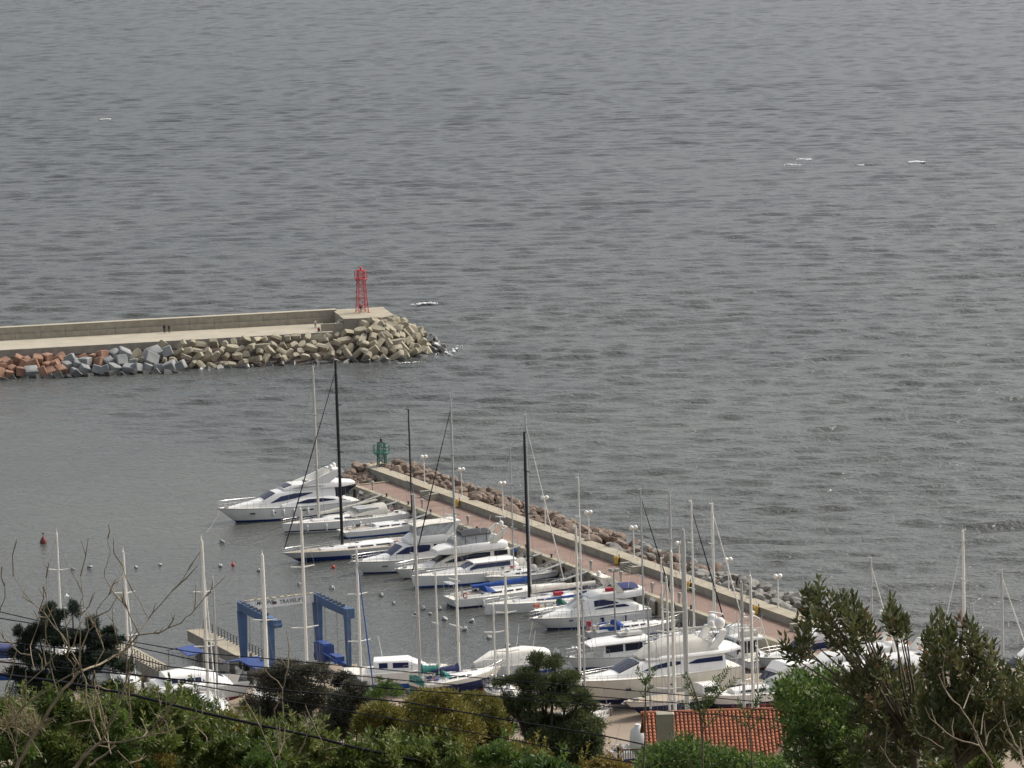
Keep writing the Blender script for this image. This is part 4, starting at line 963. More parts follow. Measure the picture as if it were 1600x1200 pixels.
# --- O: the big yacht laid up on the hard
L = 20.4; ZH = 2.5 + 1.3; loc = place(P(889, 1063, ZH + 2.6), L); X = lambda xb: 20.4 - xb * .907
HO = Hull(L, 5.8, 2.3, 2.6, 1.0, rake=2.2, tr=.9, p=2.4, q=.75, boot=(.02, .14))
qz = lambda z: 2.35 + (z - 2.35) * (.72 if z > 2.35 else 1)
def qb(l): return [(n, [(x, qz(a), qz(b), c, d) for x, a, b, c, d in st], *r) for n, st, *r in l]
def qw(l): return [(n, [(x, qz(a), qz(b)) for x, a, b in st], m) for n, st, m in l]
t = motor_yacht('motor_yacht', 'big cream motor yacht with beige canvas flybridge cover propped on the boatyard ground', loc, HEAD, HO,
    qb([('foredeck_trunk', [(X(2.0), 2.35, 2.7, .7, .5), (X(6), 2.25, 3.1, 1.7, 1.4), (X(7.6), 2.25, 3.3, 2.0, 1.6)], 'gel', .3),
     ('deckhouse', [(X(5.8), 2.25, 3.0, 1.7, 1.4), (X(9.0), 2.2, 4.55, 2.2, 1.7), (X(12), 2.2, 5.0, 2.4, 2.0), (X(20.4), 2.15, 4.7, 2.5, 2.2)], 'gel', .35),
     ('flybridge', [(X(9.8), 4.7, 5.0, 1.7, 1.5), (X(12), 4.75, 5.25, 2.2, 2.1), (X(20), 4.65, 5.15, 2.5, 2.45), (X(22.6), 4.9, 5.3, 2.3, 2.2)], 'gel', .25),
     ('canvas_cover', [(X(9.2), 4.9, 5.1, 1.2, .9), (X(11.2), 5.05, 6.4, 1.9, 1.4), (X(13.5), 5.15, 7.2, 2.1, 1.5), (X(17.5), 5.1, 7.1, 2.2, 1.6), (X(19.6), 5.1, 5.9, 2.2, 1.9)], 'canvas', .3)]),
    windows=qw([('deckhouse', [(X(9.0), 3.15, 3.25), (X(10.8), 3.35, 3.95), (X(12.6), 3.55, 4.3), (X(14.2), 3.7, 4.15)], 'glassb'), ('deckhouse', [(X(15.2), 3.62, 3.7), (X(16.5), 3.5, 4.15), (X(20), 3.45, 4.2)], 'glassb')]),
    screens=[('deckhouse', X(6.2), X(8.9), .9, 'glass', 3)], hullm=HM('gel2', 'navy', 'navy', 'greyhull'), rails=[(X(8), X(.5), .5, 6, dict(bow=True, inset=.97)), ],
    arch=([(x_, qz(z_)) for x_, z_ in [(X(17.8), 5.1), (X(19.2), 5.1), (X(20.4), 6.7), (X(20.9), 8.0), (X(20.0), 8.2), (X(19.4), 6.9)]], 1.9, .3, 'gel'), ports=[(X(6.8), 1.25, .6, .22), (X(9.6), 1.2, .6, .14), (X(12.6), 1.3, .6, .14)], z=ZH, cat='motor yacht')
for x, y, r in ((X(20.4), 1.1, .6), (X(20.6), -1.0, .6), (X(19.7), .1, .4)): radome(t, (x, y, qz(8.2) + r * 1.2), r)
mb = MB(); mb.tube([(X(20.5), 0, qz(8.1)), (X(20.5), 0, 8.1)], .07, 6); mb.box((X(20.5), 0, 8.15), (.2, 2.0, .16), rz=.4); mb.build('radar_scanner', M['whitep'], t)
mb = MB()
for x in (X(4), X(9), X(14), X(19)):
    for sg in (1, -1): mb.tube([(x, sg * 3.0, -1.29), (x, sg * 2.0, -.1)], .08, 6); mb.box((x, sg * .5, -1.13), (.5, .5, .33))
cr = mb.build('boat_cradle', M['rust']); cr.location = t.location; cr.rotation_euler = t.rotation_euler; tag(cr, 'row of rusty steel props under the big cream motor yacht', 'boat stand')

# --- N: trawler with white hardtop behind the big yacht
L = 13.5; loc = place(P(884, 1029, 1.5), L); X = lambda xb: 13.5 - xb
HNn = Hull(L, 4.2, 1.2, 1.7, .8, rake=1.2, tr=.85)
t = motor_yacht('trawler_yacht', 'white hardtop trawler floating behind the foredeck of the big cream yacht', loc, HEAD, HNn,
    [('deckhouse', [(X(4.4), 1.2, 2.9, 1.5, 1.35), (X(9.8), 1.1, 2.9, 1.6, 1.45)], 'gel', .1), ('hardtop', [(X(2.6), 2.85, 2.98, 1.5, 1.1), (X(4.5), 2.92, 3.25, 1.8, 1.6), (X(10.5), 2.92, 3.3, 1.9, 1.75)], 'gel', .15)],
    windows=[('deckhouse', [(X(4.7), 1.85, 2.7), (X(7.0), 1.85, 2.7)], 'glass'), ('deckhouse', [(X(7.3), 1.85, 2.7), (X(9.6), 1.85, 2.7)], 'glass')], rails=[(X(5), X(.3), .9, 5, dict(bow=True))], cat='trawler')
mb = MB()
for x, y in ((X(3), 1.2), (X(3), -1.2)): mb.tube([(x, y, 1.3), (x + .1, y, 2.9)], .06, 6)
mb.build('pillar', M['whitep'], t)
mb = MB(); mb.loft([[(X(7), -.7, 3.5), (X(7), .7, 3.5), (X(7), .5, 3.85), (X(7), -.5, 3.85)], [(X(10.2), -.75, 3.5), (X(10.2), .75, 3.5), (X(10.2), .6, 3.8), (X(10.2), -.6, 3.8)]]); mb.build('canvas_locker', M['greyc'], t); radome(t, (X(8), .6, 4.2), .28)

# --- P: sport cruiser with a tall hoop, stern towards the hill
hd = atan2(-PDIR.y, -PDIR.x); HP = Hull(12.5, 4.3, 1.15, 1.7, .7, rake=1.6, tr=.9)
loc = place(P(1193, 1046, 0), 0, 0, hd); 
t = motor_yacht('sport_cruiser', 'white sport fishing cruiser with a tall hoop over its flybridge and red side stripe', loc, hd, HP,
    [('deckhouse', [(4.2, 1.1, 3.1, 1.65, 1.5), (8.0, 1.2, 3.1, 1.6, 1.35), (9.9, 1.35, 1.8, 1.4, 1.1)], 'gel', .1), ('flybridge', [(2.4, 3.14, 3.3, 1.75, 1.75), (4.4, 3.14, 3.34, 1.8, 1.8), (8.4, 3.14, 3.3, 1.5, 1.4)], 'gel', .06),
     ('helm_console', [(6.0, 3.36, 4.3, 1.4, 1.25), (7.6, 3.36, 4.2, 1.3, 1.0)], 'gel', .2)],
    windows=[('deckhouse', [(4.6, 2.05, 2.85), (6.6, 2.05, 2.85)], 'glassg'), ('deckhouse', [(6.8, 2.05, 2.85), (8.6, 1.95, 2.4)], 'glassg')], screens=[('deckhouse', 8.2, 9.6, .9, 'glassg', 3)], hullm=HM('gel', 'redb', 'blue', 'redc'), cat='sport cruiser')
mb = MB(); mb.box((4.14, 0, 2.0), (.1, 2.7, 1.7)); mb.build('cabin_door_glass', M['glass'], t)
mb = MB()
for y in (-.75, 0, .75): mb.box((4.06, y, 2.0), (.06, .09, 1.7))
mb.build('door_frame', M['gel'], t)
mb = MB(); mb.tube([(2.7, 1.75, 3.3), (3.4, 1.5, 5.4), (3.8, 1.0, 5.75), (3.8, -1.0, 5.75), (3.4, -1.5, 5.4), (2.7, -1.75, 3.3)], .09, 8); mb.tube([(6.2, 1.5, 4.2), (3.6, 1.4, 5.5)], .06, 6); mb.tube([(6.2, -1.5, 4.2), (3.6, -1.4, 5.5)], .06, 6)
for sg in (1, -1): mb.tube([(1.5, sg * 1.95, 1.2), (2.7, sg * 1.75, 3.2)], .07, 6)
mb.build('hoop', M['gel2'], t)
mb = MB()
for sg in (1, -1): mb.tube([(2.6, sg * 1.65, 3.34), (2.5, sg * 1.65, 4.1), (6, sg * 1.5, 4.2)], .03, 5)
mb.tube([(2.5, 1.65, 4.1), (2.5, -1.65, 4.1)], .03, 5); mb.build('flybridge_rail', M['steel'], t)
mb = MB(); mb.box((3.7, 0, 3.75), (.9, 2.2, .7)); mb.build('bench_seat', M['canvas'], t); radome(t, (3.8, .7, 6.2), .26); radome(t, (3.8, -.7, 6.2), .26)

# --- Q, R: cruisers half hidden by the right hand shrub
def cruiser(px, py, z0, head, L, B, label, glass='glassb', domes=1, arch=True, zb=0.0, hullm=None):
    Hc = Hull(L, B, 1.5, 1.9, .8, rake=2.0, tr=.88); loc = place(P(px, py, zb), L * .5, 0, head); k = L / 15
    X = lambda v: L - v * k
    t = motor_yacht('motor_cruiser', label, loc, head, Hc,
        [('foredeck_trunk', [(X(1.5), 1.7, 1.95, .5, .4), (X(5.5), 1.55, 2.3, 1.4, 1.1)], 'gel', .2), ('deckhouse', [(X(4.6), 1.55, 2.1, 1.4, 1.1), (X(6.8), 1.5, 3.3, 1.7, 1.4), (X(13), 1.5, 3.3, 1.8, 1.55)], 'gel', .2),
         ('flybridge', [(X(7.0), 3.25, 3.5, 1.4, 1.3), (X(8.4), 3.3, 4.25, 1.65, 1.6), (X(14), 3.25, 4.0, 1.75, 1.75)], 'gel', .2)],
        windows=[('deckhouse', [(X(6.4), 2.15, 2.25), (X(7.6), 2.2, 2.95), (X(9.6), 2.3, 3.0)], glass), ('deckhouse', [(X(10), 2.3, 3.0), (X(12.6), 2.35, 2.95)], glass)],
        screens=[('deckhouse', X(4.9), X(6.7), .9, 'glass', 3)], rails=[(X(7), X(.4), .8, 6, dict(bow=True))], z=zb, hullm=hullm,
        arch=([(X(11.4), 3.9), (X(12.4), 3.9), (X(13.6), 5.4), (X(12.8), 5.5)], 1.6, .2, 'gel') if arch else None)
    for d in range(domes): radome(t, (X(13.2), .7 - 1.3 * d, 5.95), .34)
    return t
cruiser(1262, 1040, 0, HEAD + .0, 14, 4.5, 'white motor cruiser right of the hooped sport cruiser, half behind the dark shrub', domes=2)
cruiser(1372, 1082, 0, HEAD, 18, 5.2, 'long white motor yacht at the right behind the shrub stems', domes=1)
cruiser(1335, 1066, 0, HEAD, 15, 4.8, 'white flybridge cruiser in the middle of the cruisers hidden by the leaning shrub', domes=1)
cruiser(1425, 1084, 0, HEAD, 16, 4.8, 'white motor yacht seen through the gap between the dark shrubs', domes=1)
cruiser(1285, 1078, 0, HEAD, 13, 4.2, 'white cruiser just above the bright green bush', domes=0)
cruiser(1300, 1098, 0, HEAD + .1, 13, 4.2, 'white cruiser low behind the leaning shrub left half', domes=1, arch=False)
cruiser(1600, 1072, 0, HEAD - .1, 13, 4.2, 'white cruiser cut by the right edge of the photo', domes=0, arch=False)
cruiser(1212, 1092, 0, HEAD + .15, 11, 3.8, 'small white cruiser with blue boot stripe below the hooped sport cruiser', domes=0, arch=False, hullm=HM('gel', 'bluec', 'bluec', 'bluec'))

# ---------------------------------------------------------------- sailboat builder
def sailboat(label, mref, L, B, xm, mh, mt='mastw', mr=.1, head=HEAD, fs=1.05, fb=1.35, hullm=None, rake=.9, srake=-.5, spreaders=2, boomlen=None, cover=None, under=None, fat=.22, bimini=None, dodger=None, pane=None, furl=None, wires=True, deckm='deckw', z=0.0, keel=0.0, cabin=True, pushpit=True, lift=0.0, sw=None, dr=.6, rakea=0.0, boot=(.06, .26), wheel=True, lat=0.0, group='sailing yachts', mz=1.5, boomz=1.1, front=1.0, tr=.72, dkw='gel'):
    loc = place(mref, xm, lat, head)
    t = empty('sailboat', (loc.x, loc.y, z), head, label, 'sailboat', group)
    H_ = Hull(L, B, fs, fb, dr, rake=rake, m=.4, tr=tr, p=1.9, q=.95, srake=srake, boot=boot, keel=keel)
    H_.make('hull', hullm or HM(), t); H_.deck(M[deckm], t)
    k = B / 2; zc = H_.z(xm)
    if cabin:
        bd = Body([(L * .30, fs - .05, fs + .52, k * .62, k * .52), (L * .45, fs - .03, fs + .52, k * .66, k * .52), (L * .62, fs + .08, fs + .5, k * .52, k * .4), (L * .76, fs + .15, fs + .32, k * .28, k * .2)], .12)
        co_ = bd.make('coachroof', M[dkw], t)
        for a, b in ((.33, .42), (.44, .52), (.54, .60)): bd.window([(L * a, fs + .16, fs + .36), (L * b, fs + .18, fs + .36)], M['glass'], co_, 'cabin_window')
        mb = MB(); mb.box((L * .68, 0, fs + .5), (.55, .55, .07)); mb.box((L * .52, 0, fs + .62), (.5, .5, .06)); mb.build('hatch', M['glassb'], co_)
    # cockpit: coamings, sole and wheel
    mb = MB()
    for sg in (1, -1): mb.loft([[(L * .06, sg * k * .55, fs - .04), (L * .06, sg * k * .72, fs - .04), (L * .06, sg * k * .68, fs + .2), (L * .06, sg * k * .58, fs + .2)], [(L * .30, sg * k * .56, fs - .04), (L * .30, sg * k * .74, fs - .04), (L * .30, sg * k * .68, fs + .36), (L * .30, sg * k * .58, fs + .36)]])
    mb.build('coaming', M[dkw], t)
    mb = MB(); mb.box((L * .18, 0, fs + .03), (L * .23, k * 1.05, .05)); mb.build('cockpit_sole', M['teak'], t)
    if wheel:
        mb = MB(); mb.box((L * .12, 0, fs + .4), (.22, .22, .8)); mb.tube([(L * .12 - .15, .42 * cos(a), fs + .85 + .42 * sin(a)) for a in np.linspace(0, 2 * pi, 13)], .025, 5); mb.build('steering_wheel', M['steel'], t)
    rc = random.Random(int(L * 100) + int(mh * 10))
    for q in range(4):
        mb = MB(); mb.box((L * rc.uniform(.05, .34), rc.uniform(-.7, .7) * k, fs + rc.uniform(.2, .42)), (rc.uniform(.25, .8), rc.uniform(.2, .5), rc.uniform(.15, .35)), rz=rc.uniform(0, 1.5)); mb.build(rc.choice(('locker', 'cushion', 'rope_bag')), M[rc.choice(('canvas', 'bluec', 'redc', 'galv', 'teak', 'dark', 'navyc', 'gel2'))], t)
    for sg in (1, -1):
        mb = MB(); mb.lathe((L * .27, sg * k * .64, fs + .3), [(.12, 0), (.1, .1), (.13, .2)], n=8); mb.build('winch', M['steel'], t)
    if cabin: mb = MB(); mb.tube([(L * .48, -.2, fs + .62), (L * .60, -.5, fs + .6), (L * .72, -.1, fs + .45)], .035, 5); mb.build('halyard', M['rope'], t)
    rail(t, H_, L * .86, L * .985, .6, 2, bow=True, name='pulpit')
    rail(t, H_, L * .10, L * .86, .55, max(4, int(L / 2.2)), r=.014, name='lifeline')
    if pushpit:
        mb = MB(); pts = [(L * .1, H_.y(L * .1) * .92, fs), (L * .02, H_.y(0) * .9, fs), (L * .01, 0, fs), (L * .02, -H_.y(0) * .9, fs), (L * .1, -H_.y(L * .1) * .92, fs)]
        for hz in (.35, .65): mb.tube([(p[0], p[1], p[2] + hz) for p in pts], .022, 5)
        for p in pts: mb.tube([(p[0], p[1], p[2] - .03), (p[0], p[1], p[2] + .65)], .022, 5)
        mb.build('pushpit', M['steel'], t)
    top0 = fs + .45 if cabin else zc
    mast(t, xm, top0, mh - top0, mr, mt, spreaders, 0, sw or k * .55, fore=L * .985, back=L * .02 if wires else None, H_=H_, furl=furl, rakea=rakea, wires=wires)
    if boomlen: boom(t, xm - mr - .02, top0 + boomz, boomlen, mt, cover, -1, fat, lift, under, front)
    if dodger: hood(t, L * .295, L * .37, fs + .36, .75, k * .6, dodger, pane)
    if bimini: frame_canvas(t, L * .05, L * .24, fs + .1, fs + 2.0, fs + 2.05, k * .75, bimini, 'bimini')
    return t, H_
H_OF = lambda y0, y1, ref: (y1 - y0) * ref.length / F / .985     # height of a mast from its pixel length
def mref(px, py, z): return P(px, py, z)
def hpx(px, yb, yt, z):
    p = P(px, yb, z); return z + (yb - yt) * p.y / F * 1.0
FLIP = HEAD + pi
# B
mr_ = P(498, 812, 1.6)
t, HB = sailboat('pale sailing yacht with tan mast, navy stripe and beige tent beside the largest yacht', mr_, 19.5, 5.0, 13.7, hpx(498, 812, 567, 1.6), 'masttan', .2, fs=1.45, fb=1.6, hullm=HM('gel', 'navy', 'gel', 'gel'), rake=.5, boomlen=9.2, cover='gel2', fat=.2, lift=1.2, dodger=None, boot=(.22, .42), boomz=.5, front=.2)
hood(t, 3.4, 9.2, 1.8, 1.35, 1.75, 'canvas', 'vinyl', name='cockpit_tent')
fender_set(t, HB, (16, 13.3, 8.2), 'white fenders along the pale sailing yacht', 'white fender hanging on the navy striped pale sailing yacht')
# D
sailboat('white yacht with slim black mast behind the grey racing yacht', P(644, 812, 1.5), 17.0, 4.4, 11.3, hpx(644, 812, 636, 1.5), 'mastd', .13, head=FLIP, fs=1.0, fb=1.3, hullm=HM('gel', 'bluec', 'blue', 'gel'), boomlen=None, bimini=None, furl=None)
# E
t, HE = sailboat('grey racing yacht with tall thick black mast and blue bottom', P(535, 854, 1.5), 23.5, 5.4, 14.4, hpx(535, 854, 557, 1.5), 'mastd', .23, fs=1.25, fb=1.55, hullm=HM('greyhull', 'blue', 'blue', 'greyhull'), rake=2.6, spreaders=3, deckm='teak', boot=(.1, .62), furl='wired', boomlen=None, cabin=True, rakea=.0)
# H
t, HH = sailboat('white pilothouse sailing yacht with tall grey mast and dark furled jib', P(713, 893, 1.6), 17.5, 4.8, 10.8, hpx(713, 893, 617, 1.6), 'mastg', .17, fs=1.35, fb=1.75, hullm=HM('gel', 'bluec', 'blue', 'gel'), rake=.5, furl='wired', boomlen=None, cabin=False)
bd = Body([(2.2, 1.35, 2.0, 1.5, 1.4), (3.0, 1.35, 2.6, 1.6, 1.3), (8.6, 1.35, 2.6, 1.6, 1.2), (10.2, 1.4, 1.95, 1.3, 1.0), (14, 1.55, 1.8, .6, .5)], .15); ph = bd.make('pilothouse', M['gel'], t)
bd.window([(3.4, 1.95, 2.48), (8.4, 1.95, 2.48), (9.3, 1.75, 2.05)], M['glassb'], ph)
bd.screen(8.75, 10.0, .9, M['glassb'], ph)
bd2 = Body([(2.4, 2.66, 2.74, 1.45, 1.4), (5, 2.68, 2.84, 1.55, 1.5), (8.8, 2.68, 2.8, 1.4, 1.25)], .06); bd2.make('pilothouse_roof', M['gel'], t)
hood(t, .9, 2.9, 1.4, 1.1, 1.4, 'canvas', None, 'stern_cover')
# small grey-masted yacht by the quay
sailboat('small white yacht with thin grey mast tucked behind the pilothouse yacht', P(803, 892, 1.4), 10.5, 3.4, 6.2, hpx(803, 892, 688, 1.4), 'mastg', .10, fs=.9, fb=1.1, dodger='canvas')
# I
t, HI = sailboat('white sailing yacht lying stern out with bright blue sail cover and red lifebuoy', P(829, 914, 1.7), 17.0, 4.7, 11.9, hpx(829, 914, 641, 1.7), 'mastg', .15, head=FLIP, fs=1.3, fb=1.5, hullm=HM('gel', 'navy', 'blue', 'gel'), boomlen=8.6, cover='bluec', fat=.36, boomz=.55, dodger='bluec', furl='mastw', front=.2)
mb = MB(); mb.tube([(.2 , 2.0 + .0, 1.85)] * 1 + [(.2, 2.0, 1.86)], .01, 4)
mb = MB(); mb.tube([(1.6 + .28 * cos(a), -1.98, 1.75 + .34 * sin(a)) for a in np.linspace(0.3, 2 * pi - .3, 12)], .075, 6); mb.build('lifebuoy', M['redc'], t)
mb = MB(); mb.tube([(.25, 1.7, 1.3), (.1, 1.7, 3.2), (.1, -1.7, 3.2), (.25, -1.7, 1.3)], .04, 6); mb.box((.3, 0, 3.25), (1.0, 2.4, .06)); mb.build('stern_gantry', M['steel'], t)
fender_set(t, HI, (4, 7.5), 'white fenders along the blue covered yacht', 'white fender hanging on the yacht with the bright blue sail cover', sg=-1)
# J
t, HJ = sailboat('long white racing sloop with thick black mast and cream sail bag on its boom', P(827, 935, 1.5), 17.5, 4.6, 11.1, hpx(827, 935, 668, 1.5), 'mastd', .2, fs=1.15, fb=1.45, hullm=HM('gel', 'gel', 'blue', 'gel'), rake=.15, srake=.6, boomlen=9.6, cover='gel2', under='navyc', fat=.42, boomz=.75, lift=.1, spreaders=3, front=.9, tr=.86, boot=(.02, .05))
mb = MB(); mb.box((7.4, 1.0, 1.95), (1.2, .7, .35)); mb.build('liferaft', M['redc'], t)
# K
t, HK = sailboat('small yacht lying stern out with navy boom cover and green sprayhood', P(909, 938, 1.4), 11.5, 3.5, 6.6, hpx(909, 938, 740, 1.4), 'mastw', .13, head=FLIP, fs=.9, fb=1.15, boomlen=5.2, cover='bluec', fat=.17, dodger='greenc', boomz=.7)
mb = MB(); mb.box((.6, 1.0, 1.2), (.7, .5, .4)); mb.build('liferaft', M['orange'], t)
# M
t, HMm = sailboat('white double ended yacht lying stern out with blue sprayhood', P(1006, 972, 1.4), 13.0, 3.8, 8.0, hpx(1006, 972, 758, 1.4), 'mastg', .12, head=FLIP, fs=1.1, fb=1.2, tr=.25, dodger='bluec', furl='wired', boomlen=4.4)
for sg in (1, -1):
    mb = MB(); mb.loft([[(x, sg * HMm.y(x) * .93, 1.12), (x, sg * (HMm.y(x) * .93 + .03), 1.12), (x, sg * (HMm.y(x) * .93 + .03), 1.68), (x, sg * HMm.y(x) * .93, 1.68)] for x in (1.3, 2.2, 3.0, 3.9)]); mb.build('weather_cloth', M['bluec'], t)
mb = MB(); mb.box((.6, .6, 1.9), (.5, .4, .7)); mb.box((.55, .6, 1.4), (.22, .22, .9)); mb.build('outboard_motor', M['redc'], t)
# further yachts along the inner quay, mostly masts in view
def ys(label, px, pyb, pyt, L, mt, mr, zref=1.4, flip=False, **k):
    return sailboat(label, P(px, pyb, zref), L, L * .31, L * .58, hpx(px, pyb, pyt, zref), mt, mr * (1.35 if mr < .15 else 1.1), head=(FLIP if flip else HEAD), fs=.95, fb=1.15, **k)
ys('white yacht with slender short mast between the double ended yacht and the big cream yacht', 1036, 992, 868, 8.5, 'mastw', .09, cover=None)
ys('white yacht moored behind the big cream yacht, grey mast with a radar reflector', 1052, 1000, 762, 12, 'mastg', .12, boomlen=4, cover='canvas')
ys('white yacht behind the big cream yacht, pale mast with dark furled jib', 1085, 990, 776, 11, 'mastw', .11, furl='wired', flip=True)
ys('white yacht behind the twin radar domes with the thickest white mast', 1117, 985, 780, 10, 'mastw', .19, furl='mastw', flip=True)
ys('white yacht at the right behind the leaning shrub crest', 1364, 1060, 865, 9.5, 'mastg', .12, furl='mastw', flip=True)
t, Hq = ys('white yacht at the far right with thick pale mast, radar and long forestay', 1508, 1070, 820, 11, 'mastw', .17, furl='mastw')
ys('white yacht at the right edge with mast and pale furled jib', 1567, 1050, 885, 10, 'mastg', .18, furl='mastw', flip=True)
ys('small yacht with short bare mast just right of the thick pale far right mast', 1522, 1062, 938, 7, 'mastg', .10, wires=False)

# yachts laid up on the boatyard ground (their hulls stand behind the trees)
HR = random.Random(21)
def hard(label, px, pyb, pyt, L, mt, mr, head=None, zk=1.35, **k):
    z = 2.5 + zk; zr = z + 1.4
    if head is None: head = radians(HR.uniform(-98, -62))
    k['sw'] = k.get('sw') or 1.3
    k.setdefault('hullm', HM('gel', 'blue', 'redb', 'gel'))
    t, H_ = sailboat(label, P(px, pyb, zr), L, L * .31, L * .58, hpx(px, pyb, pyt, zr) - z, mt, mr * (1.25 if mr < .16 else 1.0), head=head, fs=.95, fb=1.2, z=z, keel=zk, group='yachts laid up in the boatyard', **k)
    mb = MB()
    for x in (L * .25, L * .5, L * .75):
        for sg in (1, -1): mb.tube([(x, sg * (H_.y(x) + .45), -zk), (x, sg * H_.y(x) * .75, .15)], .05, 6)
    cr = mb.build('boat_stand', M['rust']); cr.location = t.location; cr.rotation_euler = t.rotation_euler; tag(cr, 'rusty steel props under the ' + ' '.join(label.split()[:11]), 'boat stand')
    return t, H_
sw = dict(sw=1.35)
hard('yacht at the far left whose thin white mast rises left of the dark pine', 97, 1010, 828, 9, 'mastw', .11, **sw)
hard('yacht at the left with two spreader pairs on its mast right of the dark pine', 202, 1060, 856, 10, 'mastw', .12, furl='mastw', **sw)
hard('yacht in front of the white catamaran with a stout pale mast', 326, 1095, 835, 12, 'mastw', .19, furl='mastw', **sw)
hard('yacht in front of the white catamaran with the slimmer mast to its right', 341, 1102, 895, 9.5, 'mastg', .10, spreaders=1, **sw)
hard('yacht with the thickest cream mast, crossing the travel lift lettering', 418, 1075, 859, 12, 'mastw', .235, furl=None, spreaders=1, **sw)
hard('yacht with slim white mast rising in front of the travel lift crossbeam', 481, 1075, 786, 13, 'mastw', .15, sw=1.6)
hard('yacht with white mast and blue furled sail beside the right leg of the travel lift', 565, 1075, 851, 10.5, 'mastw', .13, furl='bluec', sw=1.35)
hard('yacht with thin white mast in the middle of the boatyard', 795, 1078, 893, 8.5, 'mastw', .12, **sw)
hard('yacht with thinnest short white mast left of the middle boatyard mast', 775, 1075, 942, 7, 'mastw', .08, **sw)
hard('yacht with tall white mast rising in front of the pink flag cruiser', 908, 1112, 812, 8, 'mastw', .12, sw=1.4, head=FLIP)
hard('yacht with shorter white mast just right of the tall one before the big cream yacht', 915, 1118, 930, 7, 'mastg', .10, head=FLIP, **sw)
hard('yacht with thin grey mast crossing the bow of the big cream yacht', 1018, 1160, 940, 8, 'mastg', .10, spreaders=1, head=FLIP, **sw)
hard('yacht with slender pale mast crossing the middle of the big cream yacht', 1048, 1165, 892, 8.5, 'mastw', .10, **sw)
hard('yacht with tall white mast crossing the middle windows of the big cream yacht', 1056, 1158, 850, 9, 'mastw', .14, **sw)
hard('yacht with wide grey wrapped mast before the big cream yacht', 1075, 1150, 815, 9, 'mastg', .27, spreaders=0, wires=False)
hard('yacht with thin mast left of the hooped sport cruiser door', 1164, 1152, 900, 8.5, 'mastg', .14, spreaders=1, **sw)
hard('yacht with bright white mast crossing the hooped sport cruiser', 1178, 1155, 890, 9, 'mastw', .16, **sw)
hard('yacht with shortest thin mast at the right of the hooped sport cruiser mast', 1186, 1160, 1004, 6.5, 'mastw', .09, spreaders=0, **sw)

# --- blue and red hulled ketch on the hard
zk = 1.9; z = 2.5 + zk; hd = HEAD + radians(188)
t, HK2 = sailboat('ketch with navy topsides, red bottom and teal sail covers standing in the boatyard', P(718, 1057, z + 1.6), 11.6, 3.9, 5.9, hpx(718, 1057, 830, z + 1.6) - z, 'mastw', .15, head=hd, fs=1.6, fb=2.1, hullm=[M['gel2'], M['navy'], M['redb'], M['gel']], boot=(.1, 1.25), z=z, keel=1.9, dr=1.2, boomlen=2.6, cover='navyc', fat=.34, boomz=.35, lift=.3, dodger='tealc', sw=1.5, deckm='deckw', group='yachts laid up in the boatyard', rake=1.6)
mast(t, 3.2, 2.0, hpx(685, 1040, 874, z + 2) - z - 2, .11, 'mastw', 1, 0, .8, H_=HK2, name='mizzen_mast'); boom(t, 3.0, 2.6, 2.0, 'mastw', 'navyc', -1, .30, .3)
mast(t, .7, 2.0, hpx(657, 1030, 738, z + 2) - z - 2, .19, 'mastg', 2, 0, 1.0, H_=HK2, name='aft_mast'); boom(t, .9, 2.9, 2.2, 'mastw', 'tealc', 1, .42, .0)
mb = MB(); mb.loft([[(.2 + .1 * k, y, 2.6 - abs(y) * .2 - .2 * k) for y in (-1.5, 0, 1.5)] + [(.2 + .1 * k, y, -.1) for y in (1.5, 0, -1.5)] for k in range(2)]); mb.build('stern_cover', M['tealc'], t)
# bow lettering
def text_obj(s, size, m, parent, loc, rot, name='lettering', ex=.004, shear=0.0):
    cu = bpy.data.curves.new(name, 'FONT'); cu.body = s; cu.size = size; cu.extrude = ex; cu.align_x = 'CENTER'; cu.align_y = 'CENTER'; cu.shear = shear; cu.offset = size * .012
    o = bpy.data.objects.new(name, cu); COL.objects.link(o); dg = bpy.context.evaluated_depsgraph_get(); dg.update()
    me = bpy.data.meshes.new_from_object(o.evaluated_get(dg)); bpy.data.objects.remove(o)
    me.materials.clear(); me.materials.append(m); o = bpy.data.objects.new(name, me); COL.objects.link(o); o.parent = parent; o.location = loc; o.rotation_euler = rot; return o
x = 9.6; yk = HK2.y(x) * .93
text_obj('Malu', .85, M['whitep'], t, (x, -(yk + .06), 1.15), (pi / 2, 0, atan2(-(HK2.y(x + 1) - HK2.y(x - 1)), -2.0) + pi), shear=.2)
mb = MB()
for x in (2.5, 5.5, 9):
    for sg in (1, -1): mb.tube([(x, sg * (HK2.y(x) + .6), -zk), (x, sg * HK2.y(x) * .8, .0)], .07, 6)
    mb.box((x, 0, -zk + .12), (.4, 1.4, .24))
cr = mb.build('boat_stand', M['rust']); cr.location = t.location; cr.rotation_euler = t.rotation_euler; tag(cr, 'rusty steel props under the navy and red ketch', 'boat stand')

# --- white trimaran style yacht at the right of the lift
hd = HEAD + radians(180 - 24); z = 2.5 + 1.2
HT = Hull(12.5, 4.6, 1.5, 1.9, .8, rake=1.5, tr=.9)
t = motor_yacht('motor_cruiser', 'white wide beamed cruiser with blue trim standing between the travel lift and the ketch', place(P(618, 1066, z), 6, 0, hd), hd, HT,
    [('deckhouse', [(3.6, 1.5, 2.8, 1.6, 1.4), (7.5, 1.5, 2.9, 1.6, 1.4), (9.6, 1.6, 2.0, 1.3, 1.0)], 'gel', .2)], windows=[('deckhouse', [(4.2, 2.0, 2.6), (5.2, 2.0, 2.6)], 'glassb'), ('deckhouse', [(5.8, 2.0, 2.6), (7.6, 2.0, 2.6)], 'glassb')],
    hullm=HM('gel', 'bluec', 'bluec', 'gel'), rails=[(7, 12.2, .7, 5, dict(bow=True))], z=z, cat='motor cruiser')
